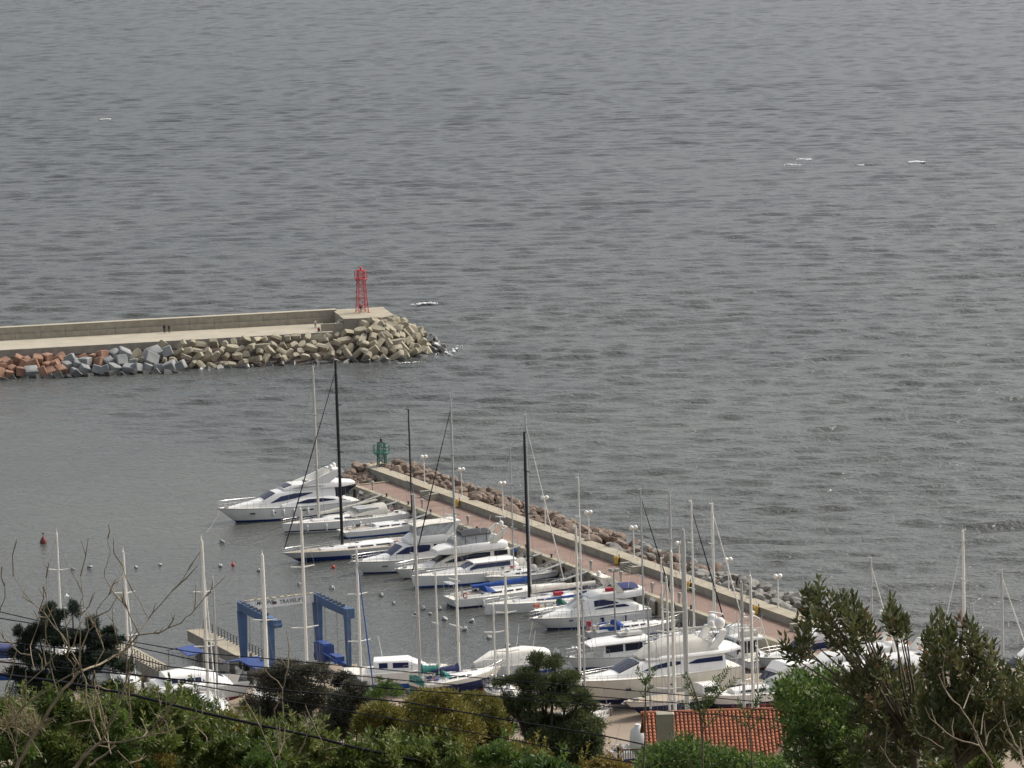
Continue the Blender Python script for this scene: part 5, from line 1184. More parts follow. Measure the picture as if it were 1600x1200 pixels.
# --- white canvas-covered boat by the dark pine crown
HV = Hull(10.5, 3.6, 1.3, 1.5, .7, rake=1.0, tr=.9)
t = motor_yacht('covered_boat', 'white canvas covered boat floating left of the dark green pine crown', place(P(800, 1052, 0), 5, 0, HEAD), HEAD, HV,
    [('canvas_cover', [(.4, 1.25, 2.5, 1.55, 1.2), (3, 1.25, 3.0, 1.6, 1.2), (7.5, 1.3, 2.9, 1.5, 1.1), (10.0, 1.4, 1.9, .5, .3)], 'deckw', .3)], hullm=HM('gel', 'bluec', 'blue', 'gel'), cat='covered boat')
# --- catamaran on the hard at the left
hd = HEAD + radians(172); z = 2.5 + .9
t = empty('catamaran', tuple(place(P(310, 1098, 2.5), 5.6, 0, hd)[:2]) + (z,), hd, 'white catamaran with a wide windowed cabin standing in the boatyard at the left', 'catamaran', 'yachts laid up in the boatyard')
for sg in (1, -1):
    hl = Hull(11.2, 1.7, 1.35, 1.6, .6, rake=.6, tr=.9); ho = hl.make('hull', HM('gel', 'gel', 'redb', 'gel'), t); ho.location = (0, sg * 2.4, 0)
bd = Body([(.6, 1.2, 1.75, 3.1, 3.0), (3.5, 1.1, 1.9, 3.1, 3.0), (8.2, 1.2, 1.85, 3.0, 2.9), (9.2, 1.3, 1.5, 2.8, 2.6)], .2); bd.make('bridge_deck', M['gel'], t)
bd = Body([(1.6, 1.8, 2.8, 2.3, 2.0), (5.5, 1.85, 3.1, 2.4, 1.9), (7.6, 1.8, 2.5, 2.2, 1.5), (8.6, 1.75, 1.95, 1.9, 1.3)], .25); sal = bd.make('saloon', M['gel'], t)
for a, b in ((2.2, 2.9), (3.1, 3.8), (4.0, 4.7), (4.9, 5.6), (5.8, 6.6)): bd.window([(a, 2.1, 2.55), (b, 2.1, 2.55)], M['glassb'], sal)
bd.screen(7.6, 8.4, .9, M['glassb'], sal, panes=5)
mb = MB()
for x in (2.5, 8):
    for sg in (1, -1): mb.box((x, sg * 2.4, -.74), (.6, .5, .32))
cr = mb.build('keel_block', M['bark']); cr.location = t.location; cr.rotation_euler = t.rotation_euler; tag(cr, 'timber blocks under the white catamaran hulls', 'keel blocks')
# --- dark hulled workboat with wooden rail in front of the big yacht
hd = HEAD + radians(4); z = 2.5 + .7
HW = Hull(14, 3.9, 1.0, 1.5, .7, rake=1.8, tr=.8, boot=(-.1, .75))
t = motor_yacht('wooden_boat', 'dark hulled wooden boat with white bulwark on the ground before the big cream yacht', place(P(1060, 1113, 2.5), 7, 0, hd), hd, HW,
    [('wheelhouse', [(2.2, .9, 2.1, 1.2, 1.1), (4.4, .95, 2.2, 1.2, 1.1)], 'gel', .1)], windows=[('wheelhouse', [(2.5, 1.4, 1.95), (4.2, 1.4, 1.95)], 'glass')], hullm=HM('gel', 'navy', 'mastd' if False else 'navy', 'rust'), deckm='teak', z=z, cat='wooden boat')
hd = HEAD - .05; z = 2.5 + .8
HW = Hull(11, 3.6, 1.1, 1.5, .7, rake=1.5, tr=.85)
t = motor_yacht('small_cruiser', 'small white cabin cruiser with grey sprayhood on the ground beside the tiled roof ridge', place(P(1172, 1108, 2.5), 5.5, 0, hd), hd, HW,
    [('cuddy', [(3.6, 1.1, 1.9, 1.3, 1.1), (7.8, 1.2, 1.75, 1.0, .8)], 'gel', .2)], windows=[('cuddy', [(4, 1.4, 1.7), (7, 1.42, 1.62)], 'glass')], z=z, cat='cabin cruiser', hullm=HM('gel', 'navy', 'redb', 'gel'))
hood(t, 1.4, 4.2, 1.3, 1.5, 1.3, 'vinyl', None, 'sprayhood')
# --- long blue and white covered hull at the left edge
hd = HEAD + radians(150); z = 2.5 + 1.0
HZ = Hull(13, 4.0, 2.1, 2.4, .8, rake=1.4, tr=.9, boot=(-.1, .5))
t = motor_yacht('motor_cruiser', 'white cruiser with wide blue stripe cut by the left edge of the photo', place(P(-12, 1066, 2.5), 5, 0, hd), hd, HZ, [('cabin', [(1.5, 2.0, 3.6, 1.5, 1.3), (7.5, 2.05, 3.4, 1.4, 1.1), (9, 2.1, 2.4, 1.2, .9)], 'navyc', .2)], windows=[('cabin', [(3, 2.6, 3.1), (7, 2.55, 2.95)], 'glassb')], z=z, hullm=HM('gel', 'bluec', 'bluec', 'bluec'), cat='motor cruiser')

# ---------------------------------------------------------------- dinghies, gangways, ropes, buoys
def gangway(s, w0, w1, z0, z1, lab, truss=True):
    a = PF(s, w0, z0); b = PF(s + R3.uniform(-1.2, 1.2), w1, z1); d = (b - a); n = Vector((-d.y, d.x, 0)).normalized() * .32
    mb = MB(); mb.loft([[a - n, a + n, a + n + Vector((0, 0, .07)), a - n + Vector((0, 0, .07))], [b - n, b + n, b + n + Vector((0, 0, .07)), b - n + Vector((0, 0, .07))]])
    o = mb.build('gangway', M['galv'], ang=0); tag(o, lab, 'gangway', 'gangways between quay and boats')
    mb = MB(); k = max(3, int(d.length / .8))
    for sg in (1, -1):
        mb.tube([a + n * sg + Vector((0, 0, .75)), b + n * sg + Vector((0, 0, .75))], .022, 5)
        for i in range(k + 1):
            p = a.lerp(b, i / k) + n * sg; mb.tube([p, p + Vector((0, 0, .75))], .018, 4)
            if i < k: mb.tube([p, a.lerp(b, (i + 1) / k) + n * sg + Vector((0, 0, .75))], .014, 4)
    mb.build('handrail', M['galv'], o)
for s_, nm in ((1.5, 'largest yacht'), (8, 'navy striped yacht'), (20, 'canvas enclosed yacht'), (27, 'black bimini cruiser'), (35, 'pilothouse yacht'), (42.5, 'black masted sloop'), (51, 'small green hooded yacht'), (58, 'pink flag cruiser'), (65.5, 'double ended yacht'), (73, 'short masted yacht'), (82, 'yacht behind the big cream yacht')):
    gangway(s_, EDGE_W - .2, EDGE_W + 4.2, ZD + .2, 1.6, 'grey metal gangway with rails from the quay to the ' + nm)
# dark fender piles along the quay face
pl = None
for k in range(34):
    s_ = sC + .8 + k * 3.1
    mb = MB() if pl is None else None
    if pl is None: mb.tube([(0, 0, -2), (0, 0, 1.75)], .17, 7); o = pl = mb.build('timber_pile', M['barkd'])
    else: o = copy_tree(pl)
    o.location = PF(s_, EDGE_W + .26, 0); tag(o, 'dark timber fender pile against the quay face', 'pile', 'timber piles along the quay face')
def rope(p0, p1, lab, sag=.5, r=.022, m='rope'):
    mb = MB(); n = 8; mb.tube([p0.lerp(p1, i / n) - Vector((0, 0, sag * 4 * (i / n) * (1 - i / n))) for i in range(n + 1)], r, 5)
    o = mb.build('mooring_line', M[m]); tag(o, lab, 'mooring line', 'mooring lines from the bows into the water')
for i, (x0, y0, z0, x1, y1, nm) in enumerate([(343, 800, 2.2, 322, 832, 'largest yacht'), (445, 825, 1.5, 342, 851, 'navy striped yacht, upper of two'), (441, 830, 1.4, 385, 852, 'navy striped yacht, lower of two'), (452, 878, 1.3, 408, 896, 'grey racing yacht'), (556, 886, 1.5, 470, 905, 'canvas enclosed yacht'), (640, 906, 1.5, 565, 930, 'pilothouse yacht'), (712, 955, .9, 668, 964, 'blue covered yacht'), (832, 972, 1.5, 826, 1000, 'pink flag cruiser')]):
    rope(P(x0, y0, z0), P(x1, y1, 0.02), 'pale mooring line running into the water from the ' + nm, .25)
bm_ = None
for i, (x, y) in enumerate([(615, 943), (661, 951), (650, 960), (672, 960), (687, 952), (694, 969), (738, 972), (727, 984), (764, 997), (793, 1010), (813, 1015), (520, 920), (596, 931), (467, 914), (405, 892), (346, 848), (344, 885), (250, 883), (212, 887), (113, 890), (140, 888)]):
    if bm_ is None:
        o = bm_ = empty('mooring_buoy', (0, 0, 0))
        mb = MB(); mb.lathe((0, 0, -.2), [(.14, 0), (.38, .08), (.42, .25), (.42, .55), (.34, .66), (.1, .7)], n=12); mb.build('float', M['buoyw'], o)
        mb = MB(); mb.lathe((0, 0, .1), [(.43, 0), (.435, .02), (.435, .14), (.43, .16)], n=12); mb.build('band', M['buoyb'], o)
        mb = MB(); mb.tube([(.16 * cos(a), 0, .56 + .16 * sin(a)) for a in np.linspace(-.4, pi + .4, 8)], .035, 5); mb.build('ring', M['dark'], o)
    else: o = copy_tree(bm_)
    o.location = P(x, y, 0.05); o.rotation_euler = (R3.uniform(-.9, .9), R3.uniform(-.9, .9), R3.uniform(0, 6)); k = R3.uniform(.55, .95); o.scale = (k, k, k)
    tag(o, 'white mooring buoy with dark band floating in the harbour', 'buoy', 'mooring buoys in the harbour')
for x, y, lb in ((364, 884, 'small red float in the harbour left of the grey racing yacht'), (521, 888, 'small red float on a mooring line before the canvas enclosed yacht')):
    mb = MB(); mb.ell((0, 0, .16), (.27, .27, .3)); mb.tube([(0, 0, .4), (0, 0, .62)], .06, 6); tag(mb.build('float_buoy', M['buoyo'], loc=P(x, y, 0), ang=180), lb, 'buoy')
t = empty('channel_buoy', P(68, 849, 0), 0, 'rusty red conical channel buoy alone in the water at the left', 'buoy')
mb = MB(); mb.lathe((0, 0, -.3), [(.5, 0), (.82, .15), (.85, .7), (.7, .95), (.3, 1.5), (.22, 1.55)], n=14); mb.build('body', M['buoyr'], t, 50)
mb = MB(); mb.tube([(0, 0, 1.2), (0, 0, 1.75)], .06, 6); mb.ell((0, 0, 1.85), (.24, .24, .2)); mb.build('topmark', M['buoyr'], t, 60); t.scale = (.6, .6, .8)
# gulls
def gull(px, py, z, rz, lab, bank=.3):
    mb = MB(); mb.tube([(-.2, 0, 0), (-.08, 0, .01), (.08, 0, .02), (.2, 0, .04)], [.03, .07, .065, .03], 7); mb.ell((.23, 0, .05), (.06, .045, .045), nu=8, nv=5); mb.add([(-.18, .02, 0), (-.36, .07, 0), (-.36, -.07, 0), (-.18, -.02, 0), (-.18, 0, .02), (-.36, 0, .01)], [(0, 1, 5, 4), (3, 2, 5, 4), (0, 1, 2, 3)])
    for sg in (1, -1):
        mb.loft([[(.09, sg * .04, .04), (-.07, sg * .04, .03), (-.07, sg * .04, .015)], [(.12, sg * .34, .14), (-.04, sg * .34, .13), (-.04, sg * .34, .115)]], 0)
        mb.loft([[(.12, sg * .34, .14), (-.04, sg * .34, .13), (-.04, sg * .34, .115)], [(-.02, sg * .7, .08), (-.08, sg * .7, .07), (-.08, sg * .7, .06)]], 1)
    o = mb.build('gull', [M['whitep'], M['dark']]); o.location = P(px, py, z); o.rotation_euler = (bank, 0, rz); tag(o, lab, 'gull', 'gulls over the harbour')
gull(178, 954, 6, 2.2, 'white gull with dark wing flying over the harbour right of the left pine', .9); gull(105, 931, 7, .6, 'white gull flying just above the left pine', .4); gull(132, 953, 8, 1.2, 'white gull flying at the right flank of the left pine', -.6)
gull(1298, 767, 3, .3, 'tiny white gull over the open sea at the right', .2)
# floodlight pole
t = empty('floodlight_pole', P(962, 1004, 0), 0, 'grey pole with twin floodlights between the express cruiser and double ended yacht', 'light pole')
hp = hpx(962, 1004, 888, 0); mb = MB(); mb.tube([(0, 0, -2), (0, 0, hp)], [.13, .09], 8); mb.build('pole', M['galv'], t)
mb = MB(); mb.tube([(-.45, 0, hp - .1), (.45, 0, hp - .1)], .05, 6); mb.build('crossarm', M['galv'], t)
for sg in (1, -1):
    mb = MB(); mb.box((sg * .38, -.05, hp + .15), (.5, .34, .3), rz=sg * .5); mb.build('floodlight', M['galv'], t)
mb = MB(); mb.lathe((0, 0, -2), [(.55, 0), (.55, 2.5), (.45, 2.6)], n=10); tag(mb.build('pile_footing', M['concd'], loc=P(962, 1004, 0)), 'round concrete pile under the twin floodlight pole', 'pile')
# ================================================================ TRAVEL LIFT AND FINGER PIERS
def finger(p0, p1, wdt, zt_, lab, rail_side=1):
    a, b = Vector((p0.x, p0.y, 0)), Vector((p1.x, p1.y, 0)); d = (b - a).normalized(); n = Vector((-d.y, d.x, 0)); L_ = (b - a).length
    t = empty('finger_pier', (a.x, a.y, 0), atan2(d.y, d.x), lab, 'pier', 'concrete finger piers of the travel lift')
    mb = MB(); mb.box((L_ / 2, 0, zt_ - .65), (L_, wdt, 1.3)); mb.build('beam', M['concd'], t, 0)
    mb = MB(); mb.box((L_ / 2, 0, zt_ + .04), (L_ + .1, wdt + .12, .08)); mb.build('walkway', M['coping'], t, 0)
    for k in range(int(L_ / 6) + 1):
        mb = MB(); mb.tube([(1.0 + k * 6, 0, -3), (1.0 + k * 6, 0, zt_ - 1.28)], .45, 10); mb.build('pile', M['concd'], t)
    mb = MB(); n_ = int(L_ / 1.05); y = rail_side * (wdt / 2 - .12)
    for k in range(n_ + 1):
        x = k * L_ / n_; mb.box((x, y, zt_ + .6), (.09, .07, 1.1)); mb.box((x, y, zt_ + .12), (.3, .2, .1))
    for h in (.45, .8, 1.12): mb.tube([(0, y, zt_ + h), (L_, y, zt_ + h)], .022, 5)
    mb.build('railing', M['dark'], t, 0)
    return t
f0 = P(306, 984, 2.5); finger(f0, f0 + PDIR * 27, 2.3, 2.5, 'tan concrete finger pier with dark railing under the left legs of the travel lift', 1)
f1 = P(172, 1000, 2.5); finger(f1, f1 + PDIR * 24, 2.0, 2.5, 'tan concrete finger pier with dark railing behind the dark pine at the left', -1)
lb_ = P(382, 1047, 2.5); hd = atan2(PDIR.y, PDIR.x)
t = empty('travel_lift', (lb_.x, lb_.y, 2.5), hd, 'blue travel lift gantry with a white lettered crossbeam over the harbour edge', 'boat lift')
# local x runs along PDIR (towards the hill), local +y is away from the harbour mouth: PN is local -y
W_ = 9.6; D_ = 9.5; hL = 7.2
side = {0: -1, 1: 1}
for i, yy in enumerate((0, W_)):
    for j, xx in enumerate((0, D_)):
        mb = MB(); wd = .86 if j == 0 else .5
        mb.loft([[(xx - .4, yy - wd * .34, .9), (xx + .4, yy - wd * .34, .9), (xx + .4, yy + wd * .34, .9), (xx - .4, yy + wd * .34, .9)], [(xx - .4, yy - wd * .6, hL), (xx + .4, yy - wd * .6, hL), (xx + .4, yy + wd * .6, hL), (xx - .4, yy + wd * .6, hL)]])
        mb.build('leg', M['lift'], t, 30)
        for dx in (-.6, .6):
            mb = MB(); mb.tube([(xx + dx, yy - .28, .55), (xx + dx, yy + .28, .55)], .55, 16); mb.build('wheel', M['black'], t, 40)
    mb = MB(); mb.loft([[(x, yy - .42, z0), (x, yy + .42, z0), (x, yy + .42, z1), (x, yy - .42, z1)] for x, z0, z1 in ((-.45, hL + .004, hL + 1.05), (D_ * .5, hL + .004, hL + .95), (D_ + .6, hL + .004, hL + .85))]); mb.build('side_beam', M['lift'], t, 30)
    mb = MB(); mb.box((D_ * .5, yy, 1.05), (D_ - 1.0, .5, .5)); mb.build('bottom_beam', M['liftb'] if i else M['lift'], t, 30)
    mb = MB()
    for k in range(7): mb.box((.8 + k * 1.25, yy, hL + 1.05), (.5, .34, .22))
    mb.tube([(.3, yy - .3, hL + 1.2), (D_, yy - .3, hL + 1.1)], .06, 6); mb.build('hoist_gear', M['dark'], t, 0)
    for xx in (2.4, 6.2):
        mb = MB()
        for dy in (-.16, .16): mb.tube([(xx + dy, yy, 1.2 if i else 2.4), (xx + dy * .6, yy, hL)], .022, 5)
        mb.box((xx, yy, 1.2 if i else 2.3), (.5, .2, .5)); mb.build('hoist_cable', M['wire'], t, 0)
mb = MB(); mb.box((D_ + 1.35, 0, hL + .45), (1.5, .7, .7)); mb.box((D_ + 2.1, 0, hL + .45), (.5, .9, .9)); mb.tube([(D_ + 2.2, -.5, hL + .3), (D_ + 2.2, .5, hL + .3)], .3, 8); mb.build('winch', M['lift'], t, 30)
mb = MB(); mb.box((D_ + .55, W_, hL + .35), (.9, 1.1, 1.2)); mb.build('corner_box', M['lift'], t, 30)
mb = MB(); mb.box((-.1, W_ / 2, hL + .55), (.5, W_ - .9, 1.05)); cb = mb.build('crossbeam', M['beam'], t, 0)
mb = MB(); mb.box((-.1, W_ / 2, hL + 1.11), (.7, W_ - .9, .06))
for k in range(9): mb.box((-.1, .9 + k * .95, hL + 1.2), (.2, .35, .12))
mb.build('crossbeam_cap', M['conc'], cb, 0)
rotx = (pi / 2, 0, pi / 2)
text_obj('MARINE', .62, M['black'], cb, (.16, W_ * .30, hL + .68), rotx, shear=.35)
text_obj('TRAVELIFT', .66, M['black'], cb, (.16, W_ * .655, hL + .52), rotx, shear=.1)
mb = MB(); mb.box((.155, W_ * .425, hL + .52), (.012, .55, .34)); mb.build('emblem', M['dark'], cb, 0); mb = MB(); mb.box((.158, W_ * .40, hL + .4), (.02, .3, .12)); mb.build('emblem', M['orange'], cb, 0)
mb = MB(); mb.box((1.9, W_ - .1, 1.5), (3.0, 1.4, 2.0)); mb.box((1.9, W_ - .1, 2.56), (2.6, 1.1, .14)); mb.build('engine_box', M['liftb'], t, 30)
mb = MB(); mb.box((6.2, W_ - .2, 1.5), (2.4, 1.0, .7)); mb.tube([(3.6, W_ - .9, 1.7), (8.2, W_ - .9, 1.5)], .09, 6); mb.build('fuel_tank', M['liftb'], t, 30)
# blue covered shed roofs near the lift
for (px, py, sx, sy, rz, lab) in ((390, 1062, 6, 3, .35, 'low blue sheet shelter roof at the foot of the travel lift left leg'), (291, 1043, 4.4, 2.6, .3, 'low blue tarpaulin shelter beside the left finger pier')):
    p = P(px, py, 2.5); t = empty('shelter', p, hd + rz, lab, 'shelter')
    for xx in (-1, 1):
        for yy in (-1, 1): mb = MB(); mb.tube([(xx * sx * .45, yy * sy * .42, 0), (xx * sx * .45, yy * sy * .42, 1.9)], .06, 6); mb.build('post', M['galv'], t)
    mb = MB(); mb.slab([(-sx / 2, 1.9), (0, 2.5), (sx / 2, 1.9), (sx / 2, 1.98), (0, 2.6), (-sx / 2, 1.98)], -sy / 2, sy / 2); mb.build('roof', M['liftb'], t, 0)

# ================================================================ HOUSE, FENCE, CABLES
Dh = 192.0
def HP_(x, y, D): return PD(x, y, D)
house = empty('house', PD(1100, 1230, Dh - 4), 0, 'house with terracotta barrel tile roof and a square olive chimney', 'house')
hl = house.location
def hb(mb, *a, **k): return mb.build(*a, parent=house, **k)
RA, RB = PD(1004, 1116, Dh + 2) - hl, PD(1262, 1110, Dh + 2) - hl
RA.z = RB.z = (RA.z + RB.z) / 2
EV = Vector((0, -5.2, -2.05))          # slope direction (ridge to eave)
def clipu(x):                          # where the slope ends for a tile column, cut by the right hand verge
    xr = (x - RA.x) / (RB.x - RA.x)
    return 1.0 if xr < .655 else max(.05, 1 - (xr - .655) / .345 * .92)
mb = MB(); n = int((RB.x - RA.x) / .205)
for i in range(n):
    x = RA.x + (i + .5) * (RB.x - RA.x) / n; u1 = clipu(x); m_ = max(2, int(u1 * 19))
    for k in range(m_):
        a = Vector((x, RA.y, RA.z)) + EV * (u1 * k / m_); b = Vector((x, RA.y, RA.z)) + EV * (u1 * (k + 1.12) / m_)
        a.z += .045; b.z += .075
        r0, r1 = .072, .088; ring = []
        for p, r in ((a, r0), (b, r1)): ring.append([(p.x + r * cos(q), p.y, p.z + r * 1.15 * sin(q)) for q in np.linspace(0, pi, 6)])
        mb.loft(ring)
hb(mb, 'roof_tiles', M['tile'], ang=60)
e0_, e1_ = RA + EV, Vector((RA.x + .655 * (RB.x - RA.x), RA.y, RA.z)) + EV
mb = MB(); nrm = Vector((0, -EV.z, EV.y)).normalized() * -1
if nrm.z < 0: nrm = -nrm
poly = [RA, e0_, e1_, RB + EV * .08, RB]
mb.add([p for p in poly] + [p - nrm * .16 for p in poly], [(0, 1, 2, 3, 4), (9, 8, 7, 6, 5)] + [(i, (i + 1) % 5, 5 + (i + 1) % 5, 5 + i) for i in range(5)])
hb(mb, 'roof_slab', M['tile'], ang=0)
mb = MB(); mb.tube([RA + Vector((-.1, .05, .06)), RB + Vector((.1, .05, .06))], .13, 8); hb(mb, 'ridge_tiles', M['tile'], ang=60)
mb = MB(); v0, v1 = e1_ + Vector((.02, -.05, .03)), RB + EV * .08 + Vector((.02, -.05, .03)); mb.tube([v0, v1], .12, 8); hb(mb, 'verge_tiles', M['rust'], ang=60)
mb = MB(); x0, x1 = e0_.x + .3, RB.x + 1.2; yb = RA.y - 4.6
mb.prism([(x0, yb), (e1_.x - .2, yb), (RB.x - .1, RA.y - .5), (RB.x + 2, RA.y + .3), (RB.x + 2, RA.y + 5), (x0, RA.y + 5)], -6, RA.z - 2.0)
hb(mb, 'wall', M['plaster'], ang=0)
mb = MB(); g0, g1 = e1_ + Vector((.1, .12, -.2)), RB + EV * .08 + Vector((.1, .12, -.2)); dn = Vector((0, 0, -4))
mb.add([g0, g1, g1 + dn, g0 + dn, g0 + Vector((.1, .3, 0)), g1 + Vector((.1, .3, 0)), g1 + dn + Vector((.1, .3, 0)), g0 + dn + Vector((.1, .3, 0))], [(0, 1, 2, 3), (7, 6, 5, 4), (0, 4, 5, 1), (1, 5, 6, 2), (2, 6, 7, 3), (3, 7, 4, 0)])
hb(mb, 'gable_wall', M['plaster'], ang=0)
ch = PD(1039, 1142, Dh - 1) - hl; mb = MB(); mb.box((ch.x, ch.y, ch.z - .3), (.84, .84, 2.5)); o = hb(mb, 'chimney', M['plaster'], ang=0)
mb = MB(); mb.box((ch.x + .45, ch.y - .02, ch.z - .3), (.06, .86, 2.5)); mb.build('chimney_lit_edge', M['plasterl'], o, 0)  # added strip, paints the sunlit right side of the chimney
# back slope of the roof
mb = MB(); bk = Vector((0, 5.0, -2.0)); mb.add([RA, RB, RB + bk, RA + bk, RA + Vector((0, 0, -.15)), RB + Vector((0, 0, -.15)), RB + bk + Vector((0, 0, -.15)), RA + bk + Vector((0, 0, -.15))], [(0, 1, 2, 3), (7, 6, 5, 4), (0, 4, 5, 1), (1, 5, 6, 2), (2, 6, 7, 3), (3, 7, 4, 0)]); hb(mb, 'roof_slope', M['tile'], ang=0)
# fence
D0 = 198; a, b = PD(966, 1172, D0), PD(1004, 1171, D0); t = empty('railing_fence', a + Vector((0, 0, -2.6)), 0, 'brown iron railing fence left of the tiled roof', 'fence')
Lf = b.x - a.x; mb = MB(); mb.tube([(0, 0, 2.6), (Lf, 0, 2.6)], .04, 6); mb.tube([(0, 0, .6), (Lf, 0, .6)], .03, 6); mb.build('top_rail', M['rust'], t)
mb = MB()
for k in range(11): mb.tube([(k * Lf / 10, 0, .2), (k * Lf / 10, 0, 2.6)], .022, 5)
mb.build('bars', M['rust'], t)
for k in (0, 1): mb = MB(); mb.box((k * Lf, 0, 1.3), (.12, .12, 3.0)); mb.build('post', M['rust'], t, 0)
mb = MB(); p = PD(997, 1150, 215); mb.lathe((0, 0, 0), [(.4, 0), (.48, .1), (.5, .8), (.42, 1.25), (.18, 1.5), (.16, 1.6)], n=12); tag(mb.build('water_tank', M['whitep'], loc=p + Vector((0, 0, -.9)), ang=50), 'white rounded water tank beside the tiled roof left verge', 'water tank')
# cables
def cable(pts, D, r, lab, m='wired'):
    q = [PD(x, y, D + (x - 600) * .012) for x, y in pts]
    a = q[0] + (q[0] - q[1]).normalized() * 25; b = q[-1] + (q[-1] - q[-2]).normalized() * 25
    mb = MB(); mb.tube([a] + q + [b], r, 6); o = mb.build('overhead_cable', M[m], ang=180); tag(o, lab, 'cable')
cable([(0, 956), (90, 977), (180, 998), (300, 1019), (440, 1031), (640, 1050), (796, 1063), (940, 1075), (1180, 1096), (1400, 1113), (1600, 1127)], 150, .021, 'uppermost thin overhead cable crossing the boatyard')
cable([(0, 966), (131, 987), (225, 1014), (316, 1034), (500, 1050), (640, 1064), (940, 1089), (1180, 1108), (1600, 1140)], 140, .020, 'second thin overhead cable from the top, over the boatyard')
cable([(0, 1003), (100, 1013), (200, 1025), (266, 1042), (369, 1053), (500, 1066), (640, 1078), (800, 1090), (940, 1103), (1200, 1123), (1600, 1150)], 132, .020, 'third thin overhead cable from the top, over the boatyard')
cable([(-10, 1052), (100, 1066), (200, 1084), (320, 1114), (420, 1136), (495, 1152), (550, 1167), (621, 1182), (720, 1203)], 105, .042, 'thickest black cable drooping over the left green scrub')
cable([(380, 1072), (640, 1098), (771, 1121), (940, 1149), (1000, 1162), (1150, 1190)], 100, .022, 'thin dark cable passing before the dark green pine crown')
cable([(420, 1090), (640, 1128), (780, 1152), (900, 1176), (1020, 1198)], 88, .014, 'lowest thin cable over the olive shrubs')

# ================================================================ VEGETATION
def leaves(name, C, Dr, Ln, Wd, tint, m, parent=None, fold=.25):
    """N leaf shaped faces: a pointed folded blade from base C along Dr"""
    N_ = len(C); C = np.asarray(C, float); Dr = np.asarray(Dr, float); Dr /= np.linalg.norm(Dr, axis=1, keepdims=True) + 1e-9
    rnd = rng.normal(size=(N_, 3)); S = np.cross(Dr, rnd); S /= np.linalg.norm(S, axis=1, keepdims=True) + 1e-9; Nn = np.cross(S, Dr)
    Ln = np.broadcast_to(Ln, (N_,))[:, None]; Wd = np.broadcast_to(Wd, (N_,))[:, None]
    V = np.stack([C, C + Dr * Ln * .45 + S * Wd * .5 + Nn * Wd * fold, C + Dr * Ln + Nn * Wd * -.1, C + Dr * Ln * .45 - S * Wd * .5 + Nn * Wd * fold], 1).reshape(-1, 3).astype(np.float32)
    me = bpy.data.meshes.new(name)
    me.vertices.add(4 * N_); me.vertices.foreach_set('co', V.ravel())
    me.loops.add(4 * N_); me.loops.foreach_set('vertex_index', np.arange(4 * N_, dtype=np.int32))
    me.polygons.add(N_); me.polygons.foreach_set('loop_start', np.arange(0, 4 * N_, 4, dtype=np.int32))
    at = me.attributes.new('tint', 'FLOAT', 'FACE'); at.data.foreach_set('value', np.asarray(tint, np.float32))
    me.materials.append(m); me.update(); me.validate()
    o = bpy.data.objects.new(name, me); COL.objects.link(o)
    if parent is not None: o.parent = parent
    return o
def inpoly(x, y, poly):
    c = False; n = len(poly); j = n - 1
    for i in range(n):
        xi, yi = poly[i]; xj, yj = poly[j]
        if ((yi > y) != (yj > y)) and (x < (xj - xi) * (y - yi) / (yj - yi) + xi): c = not c
        j = i
    return c
def sample_poly(poly, n, r):
    xs = [p[0] for p in poly]; ys_ = [p[1] for p in poly]; out = []
    while len(out) < n:
        x, y = r.uniform(min(xs), max(xs)), r.uniform(min(ys_), max(ys_))
        if inpoly(x, y, poly): out.append((x, y))
    return out
def clump_leaves(cs, per, r=rng):
    """leaf bases and outward directions round clump centres; cs = list of (center, (rx,ry,rz), tint)"""
    C, D_2, T = [], [], []
    for c, rad, tn in cs:
        k = max(4, int(per * (rad[0] * rad[2]) / .25)) if per < 0 else per
        d = r.normal(size=(k, 3)); d /= np.linalg.norm(d, axis=1, keepdims=True); rr = r.random((k, 1)) ** .42
        C.append(np.array(c)[None] + d * rr * np.array(rad)[None] * (1 + .25 * r.normal(size=(k, 1)))); D_2.append(d * .8 + r.normal(size=(k, 3)) * .55 + np.array([0, 0, .35])[None]); T.append(np.clip(tn + .22 * r.normal(size=k), 0, 1))
    return np.concatenate(C), np.concatenate(D_2), np.concatenate(T)
def trunk(mb, base, tips, r0, r=random, wob=.12):
    base = Vector(base)
    for tp_ in tips:
        tp_ = Vector(tp_); L_ = (tp_ - base).length; n = 6; pts = []; rr = []
        for i in range(n + 1):
            u = i / n; p = base.lerp(tp_, u); bow = Vector((0, 0, .12 * L_ * sin(pi * u)))
            pts.append(p + bow + Vector((r.gauss(0, wob), r.gauss(0, wob), r.gauss(0, wob * .6))) * (L_ * .1 if 0 < i < n else 0)); rr.append(r0 * (1 - .82 * u))
        mb.tube(pts, rr, 6)
def ground_base(x, D): return Vector((x, D, min(zt(D), 98) - .6 if D < 375 else 2.4))
